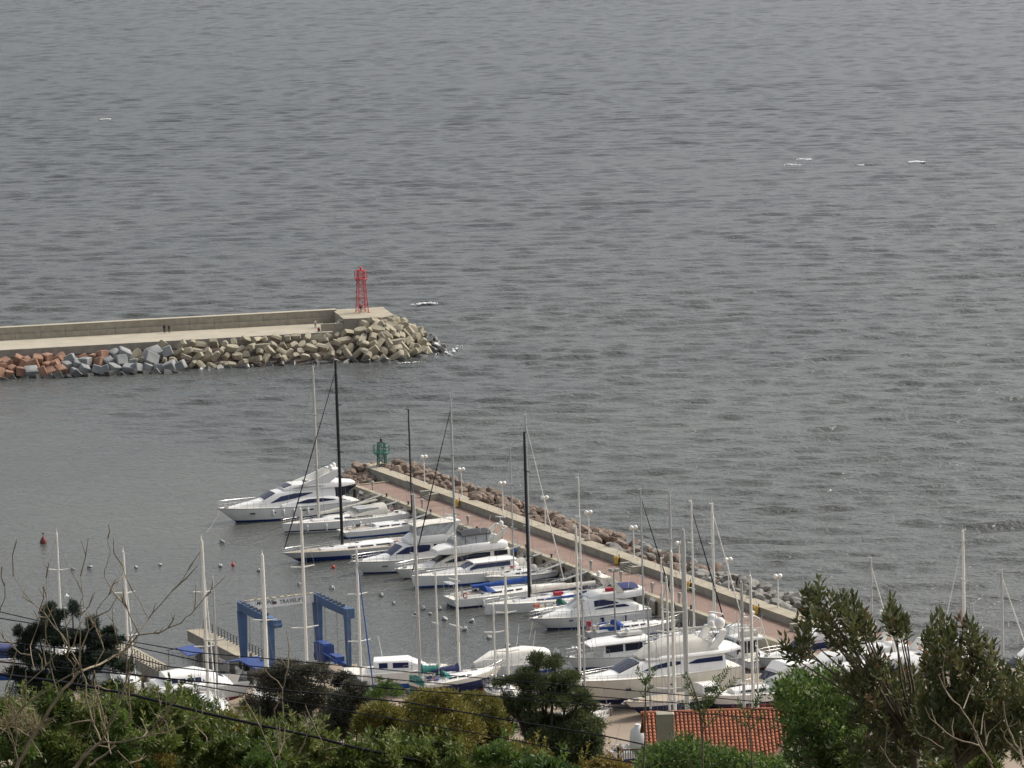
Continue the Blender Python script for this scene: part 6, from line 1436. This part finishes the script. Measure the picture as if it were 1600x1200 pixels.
def tree(name, label, cat, clumps, D, depth, leaf_n, ln, wd, lm, bark, nb=10, r0=.2, basex=None, seed=1, fold=.25, tint=.5, group=None, basepx=None, upk=.35):
    r = random.Random(seed)
    cs = []
    for cx, cy, rx, ry in clumps:
        s = D / F; c = PD(cx, cy, D + r.uniform(-depth, depth)); cs.append((c, (rx * s, max(rx, ry) * s, ry * s * 1.02), tint + r.uniform(-.2, .2)))
    bx = basepx if basepx else sum(c[0] for c in clumps) / len(clumps)
    b = PD(bx, 1200, D); base = ground_base(b.x, D)
    t = empty(name, base, 0, label, cat, group)
    mb = MB(); tips = [c[0] - base for c in cs]; r.shuffle(tips); trunk(mb, (0, 0, 0), tips[:nb], r0, r); mb.build('trunk', M[bark], t, 60)
    tot = sum(c[1][0] * c[1][2] for c in cs); C, Dd, T = [], [], []
    for c in cs:
        k = max(20, int(leaf_n * c[1][0] * c[1][2] / tot)); a, b_, tt = clump_leaves([c], k); C.append(a); Dd.append(b_); T.append(tt)
    C = np.concatenate(C) - np.array(base)[None]; T = np.concatenate(T); N_ = len(C)
    leaves('crown', C, np.concatenate(Dd), ln * rng.uniform(.6, 1.25, N_), wd * rng.uniform(.7, 1.2, N_), T, M[lm], t, fold)
    return t
def sub(clumps, k, seed, j=.8):        # break clumps into smaller ones for an uneven outline
    r = random.Random(seed); out = []
    for cx, cy, rx, ry in clumps:
        for _ in range(k):
            a = r.uniform(0, 2 * pi); q = r.random() ** .5 * j; f = r.uniform(.38, .62); out.append((cx + rx * q * cos(a), cy + ry * q * sin(a), rx * f, ry * f))
    return out
# dark green pine crown in the middle
tree('pine_tree', 'dark green pine with layered crown between the ketch and the big cream yacht', 'tree',
     sub([(850, 1036, 24, 14), (822, 1052, 26, 13), (872, 1060, 28, 15), (786, 1062, 24, 8), (820, 1074, 32, 11), (872, 1088, 38, 14), (800, 1096, 24, 11), (902, 1098, 30, 20), (905, 1135, 40, 26), (870, 1150, 34, 22), (930, 1162, 24, 24), (836, 1160, 36, 18), (890, 1185, 58, 18), (793, 1132, 20, 15), (842, 1118, 30, 12), (850, 1140, 44, 20), (880, 1120, 36, 18), (835, 1090, 30, 14), (858, 1060, 30, 14), (815, 1110, 24, 14), (860, 1172, 60, 24), (905, 1165, 44, 24)], 5, 5), 330, 3.0, 95000, .40, .075, 'lf_pine', 'barkd', 14, .26, seed=4, basepx=858, tint=.62)
# dark blue-black pine at the left
tree('pine_tree', 'blue black tufted pine at the left behind the bare branches', 'tree',
     sub([(78, 955, 12, 10), (115, 952, 8, 11), (90, 968, 22, 12), (62, 985, 24, 11), (100, 997, 40, 14), (42, 1000, 14, 12), (28, 985, 8, 7), (150, 980, 14, 12), (170, 990, 14, 12), (140, 998, 22, 12), (180, 1003, 12, 8), (40, 1018, 22, 12), (150, 1025, 38, 18), (90, 1035, 52, 22), (45, 1055, 30, 16), (120, 1066, 50, 14), (185, 1040, 20, 14), (170, 1075, 30, 12), (60, 1085, 50, 14)], 5, 6), 215, 1.6, 80000, .28, .045, 'lf_npine', 'barkd', 14, .18, seed=6, basepx=100, tint=.45)
# grey shrubs
tree('grey_shrub', 'grey green shrub with a reddish dry patch left of the travel lift right leg', 'shrub', sub([(420, 1050, 26, 16), (455, 1045, 28, 15), (495, 1052, 28, 15), (440, 1080, 45, 22), (490, 1085, 40, 22), (410, 1105, 26, 24), (460, 1120, 50, 24), (510, 1115, 30, 26), (440, 1150, 60, 18)], 6, 7), 255, 2.2, 60000, .18, .075, 'lf_grey', 'bark', 12, .12, seed=8, tint=.5)
tree('grey_shrub', 'darker grey green shrub just below the right leg of the travel lift', 'shrub', sub([(540, 1065, 26, 14), (560, 1085, 26, 18), (530, 1095, 26, 20), (555, 1120, 30, 20), (520, 1140, 36, 20), (590, 1110, 20, 14)], 6, 9), 240, 2.0, 40000, .18, .075, 'lf_grey', 'bark', 10, .12, seed=10, tint=.35)
tree('fern_shrub', 'small fresh green feathery shrub below the ketch stern', 'shrub', sub([(598, 1066, 14, 9), (612, 1078, 16, 9), (590, 1085, 16, 9)], 4, 3), 235, 1, 2600, .24, .05, 'lf_green', 'bark', 5, .06, seed=30, tint=.45)
# olive shrubs
for i, (cl, D, lb) in enumerate([([(600, 1110, 34, 18), (570, 1125, 26, 20), (630, 1125, 34, 24), (590, 1155, 44, 26), (640, 1165, 40, 28), (570, 1185, 40, 22)], 205, 'olive yellow shrub at the left of three below the ketch'), ([(680, 1092, 34, 16), (655, 1108, 30, 18), (705, 1112, 34, 24), (680, 1140, 44, 28), (720, 1150, 36, 28), (690, 1180, 54, 24)], 200, 'olive yellow shrub in the middle of three below the ketch'), ([(738, 1092, 28, 14), (760, 1112, 26, 20), (745, 1135, 34, 24), (775, 1150, 30, 24), (765, 1180, 48, 24), (800, 1185, 36, 20)], 207, 'olive yellow shrub at the right of three below the ketch')]):
    tree('olive_shrub', lb, 'shrub', sub(cl, 7, 40 + i), D, 1.8, 30000, .24, .07, 'lf_olive', 'bark', 12, .09, seed=50 + i, tint=.5, group='olive shrubs below the ketch')
# scrub along the bottom
def scrub(name, poly, D, dd, n, ln, wd, lm, label, seed, clump=.55, tint=.5, kind=None, cat='shrub', group=None, bark='bark'):
    r = random.Random(seed); pts = sample_poly(poly, n, r); cs = []
    for x, y in pts: cs.append((PD(x, y, D + r.uniform(-dd, dd)), (clump, clump, clump * .8), tint + r.uniform(-.28, .28)))
    bx = sum(p[0] for p in poly) / len(poly); b = PD(bx, 1200, D); base = ground_base(b.x, D)
    C, Dd, T = clump_leaves(cs, 46)
    t = empty(name, base, 0, label, cat, group) if kind is None else None
    off = np.array(base)[None] if t else 0; N_ = len(C)
    o = leaves('crown' if t else name, C - off, Dd, ln * rng.uniform(.6, 1.25, N_), wd * rng.uniform(.7, 1.2, N_), T, M[lm], t)
    if t:
        mb = MB(); tips = [Vector(c[0]) - base for c in cs]; r.shuffle(tips); trunk(mb, (0, 0, 0), tips[:14], .05, r); mb.build('trunk', M[bark], t, 60)
    else: tag(o, label, None, None, kind)
    return o
def thicket(spans, n, D0, D1, ln, wd, lm, seed, per=2600):
    """untidy scrub: many separate bushes of uneven height, size and tone, with gaps between"""
    r = random.Random(seed); C, Dd, T = [], [], []
    for k in range(n):
        u = r.random(); x0, y0, x1, y1 = r.choice(spans); D = r.uniform(D0, D1); s = D / F
        cx = x0 + (x1 - x0) * u; cy = y0 + (y1 - y0) * u + r.random() ** 1.3 * (1215 - (y0 + (y1 - y0) * u))
        rx, ry = r.uniform(14, 46), r.uniform(10, 30); tn = r.choice((.2, .35, .5, .6, .75)) + r.uniform(-.08, .08)
        cs = []
        for _ in range(9):
            a = r.uniform(0, 2 * pi); q = r.random() ** .5; cs.append((PD(cx + rx * q * cos(a), cy - ry * q * abs(sin(a)) * 1.1 + ry * .3, D + r.uniform(-rx * s, rx * s)), (rx * s * .36, rx * s * .36, ry * s * .42), tn + r.uniform(-.12, .12)))
        a, b_, tt = clump_leaves(cs, max(30, int(per * rx * ry / 900 / 9))); C.append(a); Dd.append(b_); T.append(tt)
        for _ in range(3):                       # sprigs standing out of the top
            p = np.array(PD(cx + r.uniform(-rx, rx), cy - ry * r.uniform(.4, 1.0), D)); m_ = 22; v = np.linspace(0, 1, m_)[:, None]; dr = np.array([r.uniform(-.4, .4), r.uniform(-.3, .3), 1.0])
            C.append(p[None] + v * dr[None] * r.uniform(.25, .7) * D / 110); Dd.append(rng.normal(size=(m_, 3)) * .7 + dr[None] * .6); T.append(np.clip(tn + .15 + .15 * rng.normal(size=m_), 0, 1))
    C = np.concatenate(C); T = np.concatenate(T); N_ = len(C)
    o = leaves('hillside_scrub', C, np.concatenate(Dd), ln * rng.uniform(.5, 1.3, N_), wd * rng.uniform(.7, 1.2, N_), T, M[lm]); tag(o, None, None, None, 'stuff')
thicket([(-40, 1100, 60, 1112), (60, 1112, 150, 1105), (150, 1105, 220, 1096), (220, 1096, 300, 1108), (300, 1112, 350, 1130), (350, 1140, 440, 1150), (440, 1155, 560, 1175), (560, 1178, 700, 1192)], 150, 104, 140, .20, .07, 'lf_cover', 60)
thicket([(-40, 1120, 200, 1115), (200, 1120, 420, 1150), (600, 1188, 1000, 1180)], 34, 112, 135, .17, .055, 'lf_olive', 61)
thicket([(-40, 1130, 300, 1130), (400, 1165, 900, 1190)], 16, 100, 120, .20, .06, 'lf_green', 63)
thicket([(-40, 1130, 300, 1120), (250, 1120, 560, 1180), (560, 1185, 960, 1185), (1300, 1170, 1600, 1150)], 4, 96, 118, .42, .02, 'lf_straw', 64, 300)
thicket([(1290, 1160, 1400, 1165), (1400, 1165, 1500, 1145), (1500, 1140, 1640, 1130)], 34, 72, 84, .15, .035, 'lf_cover', 62)
for i, (poly, D, lb, lm, tn, n) in enumerate([([(1000, 1180), (1040, 1165), (1070, 1156), (1110, 1172), (1150, 1176), (1190, 1192), (1230, 1188), (1250, 1235), (990, 1235)], 92, 'fresh green leafy bush along the foot of the tiled roof', 'lf_green', .5, 300),
                                         ([(1218, 1075), (1238, 1048), (1262, 1050), (1290, 1040), (1320, 1060), (1345, 1085), (1350, 1120), (1362, 1160), (1320, 1200), (1240, 1200), (1228, 1150), (1222, 1110)], 78, 'dense mid green bush overlapping the right end of the tiled roof', 'lf_green', .55, 210)]):
    scrub('leafy_bush', poly, D, 1.2, n, .13, .055, lm, lb, 70 + i, (.24, .19)[i], tn)
# whorled dark shrubs on the right
def rosettes(pts, D, dd, r, n=15, ln=.14, tint=.45, back=.28):
    C, Dd, T, tips = [], [], [], []
    for x, y in pts:
        c = np.array(PD(x, y - (r.uniform(4, 16) if r.random() < .2 else 0), D + r.uniform(-dd, dd))); tips.append(Vector(c)); ax = Vector((r.uniform(-.55, .35), r.uniform(-.5, .5), 1)).normalized()
        tn = tint + .08 + r.uniform(-.28, .28) + (.3 if r.random() < .07 else 0)
        for k in range(n):
            a = 2.4 * k + r.random() * .6; el = .25 + 1.05 * (k / n); q = Vector((cos(a) * cos(el), sin(a) * cos(el), sin(el))); q = ax.to_track_quat('Z', 'Y') @ q
            C.append(c + np.array(ax) * (k / n - .5) * back + rng.normal(size=3) * .02); Dd.append(q); T.append(min(1, max(0, tn + r.gauss(0, .13))))
    return np.array(C), np.array(Dd), np.array(T), tips
def whorl(label, polys, D, dd, basepx, seed, stems, ln=.165, wd=.055, lean=0.0, tint=.45, nrm=17):
    r = random.Random(seed); pts = []
    for poly, n in polys: pts += sample_poly(poly, n, r)
    C, Dd, T, tips = rosettes(pts, D, dd, r, nrm, ln, tint)
    b0 = PD(basepx[0], basepx[1], D); base = ground_base(b0.x, D)
    t = empty('whorled_shrub', base, 0, label, 'shrub', 'dark whorled shrubs at the right')
    N_ = len(C); leaves('crown', C - np.array(base)[None], Dd, ln * rng.uniform(.7, 1.2, N_), wd * rng.uniform(.8, 1.2, N_), T, M['lf_dark'], t)
    mb = MB(); r.shuffle(tips); fork = b0 - base
    mb.tube([(0, 0, 0), fork * .5 + Vector((.05, 0, 0)), fork], [.09, .075, .06], 7)
    for tp_ in tips[:stems]:
        q = tp_ - base; mid = fork.lerp(q, .5) + Vector((r.uniform(-.1, .1), r.uniform(-.1, .1), .12)); mb.tube([fork + Vector((r.uniform(-.12, .12), r.uniform(-.1, .1), 0)), mid, q], [.03, .02, .008], 5)
    mb.build('trunk', M['bark'], t, 60)
whorl('leaning dark shrub with bare stems, leftmost of the whorled shrubs', [([(1212, 1040), (1226, 1008), (1244, 1012), (1240, 985), (1256, 950), (1262, 926), (1282, 932), (1310, 930), (1340, 945), (1362, 968), (1376, 990), (1366, 1010), (1340, 1004), (1345, 1030), (1325, 1040), (1300, 1020), (1290, 990), (1270, 990), (1262, 1030), (1240, 1045)], 92), ([(1384, 975), (1392, 952), (1405, 958), (1420, 985), (1414, 998), (1396, 985)], 24), ([(1330, 1040), (1380, 1030), (1400, 1050), (1350, 1090), (1300, 1075)], 34), ([(1340, 1100), (1430, 1070), (1450, 1110), (1460, 1200), (1330, 1200), (1320, 1130)], 80)], 62, .9, (1428, 1180), 81, 60)
whorl('low dark shrub filling the gap between the leaning and the dense whorled shrubs', [([(1360, 1085), (1395, 1060), (1425, 1045), (1445, 1030), (1460, 1060), (1470, 1120), (1470, 1200), (1350, 1200)], 120)], 64, .8, (1410, 1195), 84, 50)
whorl('dense dark shrub at the right edge, rightmost of the whorled shrubs', [([(1440, 1020), (1450, 1000), (1456, 975), (1470, 968), (1480, 985), (1500, 978), (1522, 980), (1545, 1000), (1558, 1030), (1566, 1045), (1590, 1040), (1605, 1046), (1620, 1060), (1620, 1150), (1560, 1140), (1480, 1130), (1440, 1110), (1432, 1060)], 235), ([(1430, 1100), (1620, 1110), (1620, 1180), (1430, 1180)], 120)], 60, 1.0, (1500, 1190), 82, 80)
# saplings in front of the big yacht
def sapling(label, poly_pts, D, seed, leaves_at, ln=.13):
    q = [PD(x, y, D) for x, y in poly_pts]; base = ground_base(q[0].x, D); t = empty('sapling', base, 0, label, 'sapling', 'leafy saplings before the big cream yacht')
    mb = MB(); pts = [Vector((0, 0, 0))] + [p - base for p in q]; mb.tube(pts, [.03] * 1 + [.022] * (len(pts) - 2) + [.012], 6); r = random.Random(seed)
    C, Dd, T = [], [], []
    for x0, y0, x1, y1, n in leaves_at:
        a, b = PD(x0, y0, D), PD(x1, y1, D); mb.tube([a - base, (a.lerp(b, .5) + Vector((0, 0, -.02))) - base, b - base], [.012, .009, .005], 5)
        for k in range(n):
            p = a.lerp(b, k / n); s_ = 1 if k % 2 else -1; d = (b - a).normalized(); sd = Vector((d.z, r.uniform(-.6, .6), -d.x)) * s_
            C.append(np.array(p - base)); Dd.append(np.array(d * .7 + sd * .8 + Vector((0, r.uniform(-.4, .4), .25)))); T.append(.45 + r.gauss(0, .15))
    mb.build('trunk', M['bark'], t, 60); N_ = len(C); leaves('crown', np.array(C), np.array(Dd), ln * rng.uniform(.7, 1.2, N_), ln * .33, T, M['lf_green'], t)
sapling('slim sapling with a forked leafy top over the big cream yacht bow', [(1006, 1200), (1008, 1150), (1008, 1110), (1009, 1070)], 84, 1, [(1009, 1072, 994, 1046, 16), (1009, 1070, 1023, 1044, 16), (1009, 1082, 1018, 1070, 6), (1008, 1090, 998, 1078, 5), (1010, 1070, 1010, 1058, 6)])
sapling('leafy sapling over the middle of the big cream yacht hull', [(1098, 1200), (1098, 1140), (1092, 1100), (1078, 1060)], 84, 2, [(1078, 1075, 1070, 1054, 14), (1088, 1095, 1072, 1072, 14), (1096, 1120, 1082, 1084, 18), (1098, 1130, 1104, 1070, 26), (1100, 1120, 1120, 1056, 30), (1104, 1105, 1128, 1075, 20), (1112, 1085, 1140, 1042, 24), (1118, 1090, 1150, 1060, 20), (1100, 1140, 1128, 1105, 16), (1094, 1110, 1066, 1100, 12)])
sapling('leafy sapling in front of the hooped sport cruiser side', [(1176, 1200), (1172, 1150), (1168, 1120)], 84, 3, [(1168, 1122, 1150, 1092, 16), (1170, 1124, 1186, 1080, 18), (1172, 1140, 1196, 1112, 14), (1170, 1135, 1146, 1120, 12), (1180, 1105, 1200, 1060, 18)])

# bare branching trees: traced limbs, each at its own depth
def bare(label, limbs, D, seed, basepx, twigs=60, m='barkp', scale=1.0, group=None):
    r = random.Random(seed); b0 = PD(basepx[0], basepx[1], D); base = ground_base(b0.x, D)
    t = empty('bare_tree', base, 0, label, 'bare tree', group); mb = MB(); mb.tube([(0, 0, 0), (b0 - base)], [limbs[0][1] * D / F * .6, limbs[0][1] * D / F * .5], 8); mb.build('trunk', M[m], t, 60)
    mb = MB(); s = D / F
    for k, (pts, w0, w1) in enumerate(limbs):
        off = r.uniform(-.9, .9) if k else 0
        pp_ = []
        for (x0, y0), (x1, y1) in zip(pts, pts[1:]):
            for q in range(3): pp_.append((x0 + (x1 - x0) * q / 3 + (r.gauss(0, 1.0) if q else 0), y0 + (y1 - y0) * q / 3 + (r.gauss(0, 1.0) if q else 0)))
        pp_.append(pts[-1]); n = len(pp_)
        P3 = [PD(x, y, D + off * min(1, i / 4)) for i, (x, y) in enumerate(pp_)]
        mb.tube([p - base for p in P3], [(w0 + (w1 - w0) * i / (n - 1)) * s * .5 * scale for i in range(n)], 6)
        # side twigs
        L_ = sum(hypot(b[0] - a[0], b[1] - a[1]) for a, b in zip(pts, pts[1:]))
        for _ in range(int(L_ / twigs)):
            i = r.randrange(1, n); p = P3[i]; d = (P3[i] - P3[i - 1]).normalized(); a = Vector((r.gauss(0, .55), r.gauss(0, .6), r.uniform(.1, .9))) + d * .9; a.normalize(); ll_ = r.uniform(.18, .55) * D / 55
            q1 = p + a * ll_ * .5 + Vector((r.gauss(0, .05), 0, r.gauss(0, .05))); q2 = q1 + (a + Vector((r.gauss(0, .3), 0, .3))).normalized() * ll_ * .5
            mb.tube([p - base, q1 - base, q2 - base], [.012 * D / 55, .009 * D / 55, .004 * D / 55], 5)
            if r.random() < .5: q3 = q1 + (a + Vector((r.gauss(0, .9), 0, r.uniform(0, .8)))).normalized() * ll_ * .45; mb.tube([q1 - base, q3 - base], [.008 * D / 55, .004 * D / 55], 4)
    mb.build('branches', M[m], t, 60)
A = lambda *q: [(x / 3.81, 900 + y / 3.81) for x, y in q]
B_ = lambda *q: [(x / 5.333, 820 + y / 5.333) for x, y in q]
bare('leafless pale branched tree spreading across the left foreground', [
    (A((85, 1190), (110, 1110), (200, 950), (350, 720), (460, 580), (490, 565)), 9.5, 5.5), (A((490, 565), (640, 500), (760, 430), (820, 352)), 5.5, 3.6), (A((820, 352), (960, 335), (1080, 280), (1160, 200), (1260, 80), (1340, 5)), 3.4, 1.4),
    (B_((1160, 920), (1060, 700), (940, 560), (880, 450), (870, 380), (915, 250), (900, 110)), 3.2, 1.2), (B_((940, 560), (1030, 420), (1025, 345)), 2.2, 1.2), (B_((1160, 905), (1240, 780), (1400, 590), (1520, 460), (1590, 330)), 3, 1.2), (B_((1240, 780), (1130, 590), (1080, 500)), 2, 1), (B_((720, 920), (780, 830), (840, 660), (940, 550)), 2.4, 1.4),
    (A((490, 565), (370, 350), (240, 200), (130, 80), (80, 0)), 3.4, 1.1), (A((475, 545), (475, 260), (480, 180), (490, 100)), 3.2, 1.2), (A((460, 570), (400, 490), (370, 360), (280, 180), (275, 10)), 2.4, 1), (A((560, 545), (620, 440), (590, 330), (500, 200), (480, 0)), 2.2, 1),
    (A((0, 740), (100, 690), (250, 560), (330, 470), (480, 400)), 2.8, 1.4), (A((100, 820), (250, 700), (400, 600), (470, 570)), 3, 2.4), (A((90, 1070), (95, 880), (100, 820), (30, 690)), 4, 1.6), (A((250, 1080), (180, 960), (160, 930)), 3, 1.6), (A((180, 960), (190, 880)), 2, 1.2),
    (A((0, 210), (30, 130), (30, 40)), 2.4, 1.6), (A((30, 690), (75, 560), (100, 440), (60, 360)), 2.6, 1.4), (A((205, 560), (180, 420), (220, 310), (230, 220)), 2.2, 1.2), (A((330, 560), (300, 470), (270, 330), (290, 230)), 2, 1), (A((560, 560), (590, 700), (520, 940)), 2.4, 1.2), (A((640, 500), (700, 420), (690, 300)), 2, 1), (A((700, 470), (760, 480), (830, 480), (860, 590)), 2, 1)], 56, 91, (20, 1206), 34, scale=.75)
bare('second leafless tree with a dark trunk and pale forks in the lower left foreground', [
    (A((430, 1175), (450, 1143), (520, 1060), (600, 990)), 8.5, 4.5), (A((600, 990), (640, 900), (720, 720), (770, 560), (785, 525)), 4, 1.8), (A((600, 990), (700, 990), (850, 960), (1000, 930), (1100, 890), (1170, 800)), 3.4, 1.4), (A((600, 985), (540, 830), (510, 720), (510, 620), (490, 560)), 3.6, 2.2), (A((640, 880), (620, 830), (660, 740), (740, 660), (820, 630), (880, 570)), 3, 1.4),
    (A((530, 1130), (600, 1080), (690, 1010)), 4.5, 2.4), (A((850, 960), (960, 880), (1040, 740)), 2.2, 1), (A((1000, 930), (950, 800), (970, 700)), 1.8, 1), (A((740, 900), (780, 840), (750, 700), (700, 560)), 2.2, 1.1), (A((660, 1060), (640, 940), (610, 800), (560, 620)), 2.4, 1.2), (A((700, 1040), (760, 1100), (790, 1143)), 2, 1.2), (A((1160, 880), (1230, 960), (1240, 1050)), 1.8, 1)], 52, 92, (112, 1212), 30)
Z5 = lambda *q: [(380 + x / 3.81, 1020 + y / 3.81) for x, y in q]
bare('thin leafless sapling with crooked pale stems before the grey shrubs', [(Z5((200, 700), (190, 640), (105, 450), (100, 320)), 2.4, 1.2), (Z5((190, 640), (215, 600), (215, 430), (240, 380), (235, 210), (265, 95), (220, 30)), 2.6, 1.2), (Z5((235, 215), (130, 100)), 1.8, 1), (Z5((330, 600), (415, 410), (370, 310)), 2.4, 1.2), (Z5((415, 410), (480, 560)), 2, 1.2), (Z5((215, 640), (185, 340)), 2, 1), (Z5((260, 390), (370, 350)), 1.5, 1), (Z5((480, 580), (600, 545)), 2, 1.2)], 95, 93, (434, 1206), 70)
Z7 = lambda *q: [(1300 + x / 4, 900 + y / 4) for x, y in q]
bare('pale leafless forked branches in the lower right foreground', [(Z7((1010, 1215), (900, 980), (820, 850), (730, 750), (700, 640)), 3.6, 1.6), (Z7((820, 830), (880, 690)), 2.4, 1.4), (Z7((1000, 1170), (920, 1060), (760, 1010), (650, 920), (620, 830)), 3.2, 1.6), (Z7((1195, 1190), (1180, 1110), (1140, 1050), (1090, 920), (1070, 785)), 5.2, 2.6), (Z7((1180, 1120), (1100, 1040), (1050, 950)), 2, 1.2), (Z7((960, 1060), (980, 980), (1060, 900)), 2, 1), (Z7((930, 990), (950, 850)), 2, 1), (Z7((700, 1080), (560, 1000)), 2, 1), (Z7((400, 1200), (300, 1060)), 2.2, 1.2)], 58, 94, (1560, 1206), 40)
# ================================================================ camera, light, world
cam = bpy.data.cameras.new('camera'); co = bpy.data.objects.new('camera', cam); COL.objects.link(co); scene.camera = co
cam.sensor_width = 36; cam.lens = 36 * F / 1600; cam.clip_start = .5; cam.clip_end = 40000
fwd = Vector((0, cos(PITCH), -sin(PITCH))); up = Vector((0, sin(PITCH), cos(PITCH))); rt = Vector((1, 0, 0))
r2 = rt * cos(ROLL) - up * sin(ROLL); u2 = up * cos(ROLL) + rt * sin(ROLL)
m3 = Matrix((r2, u2, -fwd)).transposed()
co.matrix_world = Matrix.Translation((0, 0, H)) @ m3.to_4x4()
AZ, EL = radians(60), radians(44)          # sun direction, azimuth measured from +Y to +X
sd = Vector((sin(AZ) * cos(EL), cos(AZ) * cos(EL), sin(EL)))
sun = bpy.data.lights.new('sun', 'SUN'); sun.energy = 2.1; sun.angle = radians(11); sun.color = (1, .93, .82)
so = bpy.data.objects.new('sun', sun); COL.objects.link(so); so.rotation_euler = sd.to_track_quat('Z', 'Y').to_euler(); so.location = (0, 0, 200)
w = bpy.data.worlds.new('World'); scene.world = w; w.use_nodes = True; nt = w.node_tree
sky = nt.nodes.new('ShaderNodeTexSky'); sky.sky_type = 'NISHITA'; sky.sun_disc = False; sky.sun_elevation = EL; sky.sun_rotation = AZ
sky.air_density = 1.0; sky.dust_density = 4.0; sky.ozone_density = 1.0
hs = nt.nodes.new('ShaderNodeHueSaturation'); hs.inputs['Saturation'].default_value = .348
nt.links.new(sky.outputs[0], hs.inputs['Color']); nt.links.new(hs.outputs[0], nt.nodes['Background'].inputs[0]); nt.nodes['Background'].inputs[1].default_value = .138
vs_ = scene.view_settings; scene.display_settings.display_device = 'sRGB'; vs_.view_transform = 'Standard'; vs_.look = 'None'; vs_.exposure = 0.36; vs_.gamma = 1.0
scene.cycles.max_bounces = 6; scene.cycles.use_denoising = True
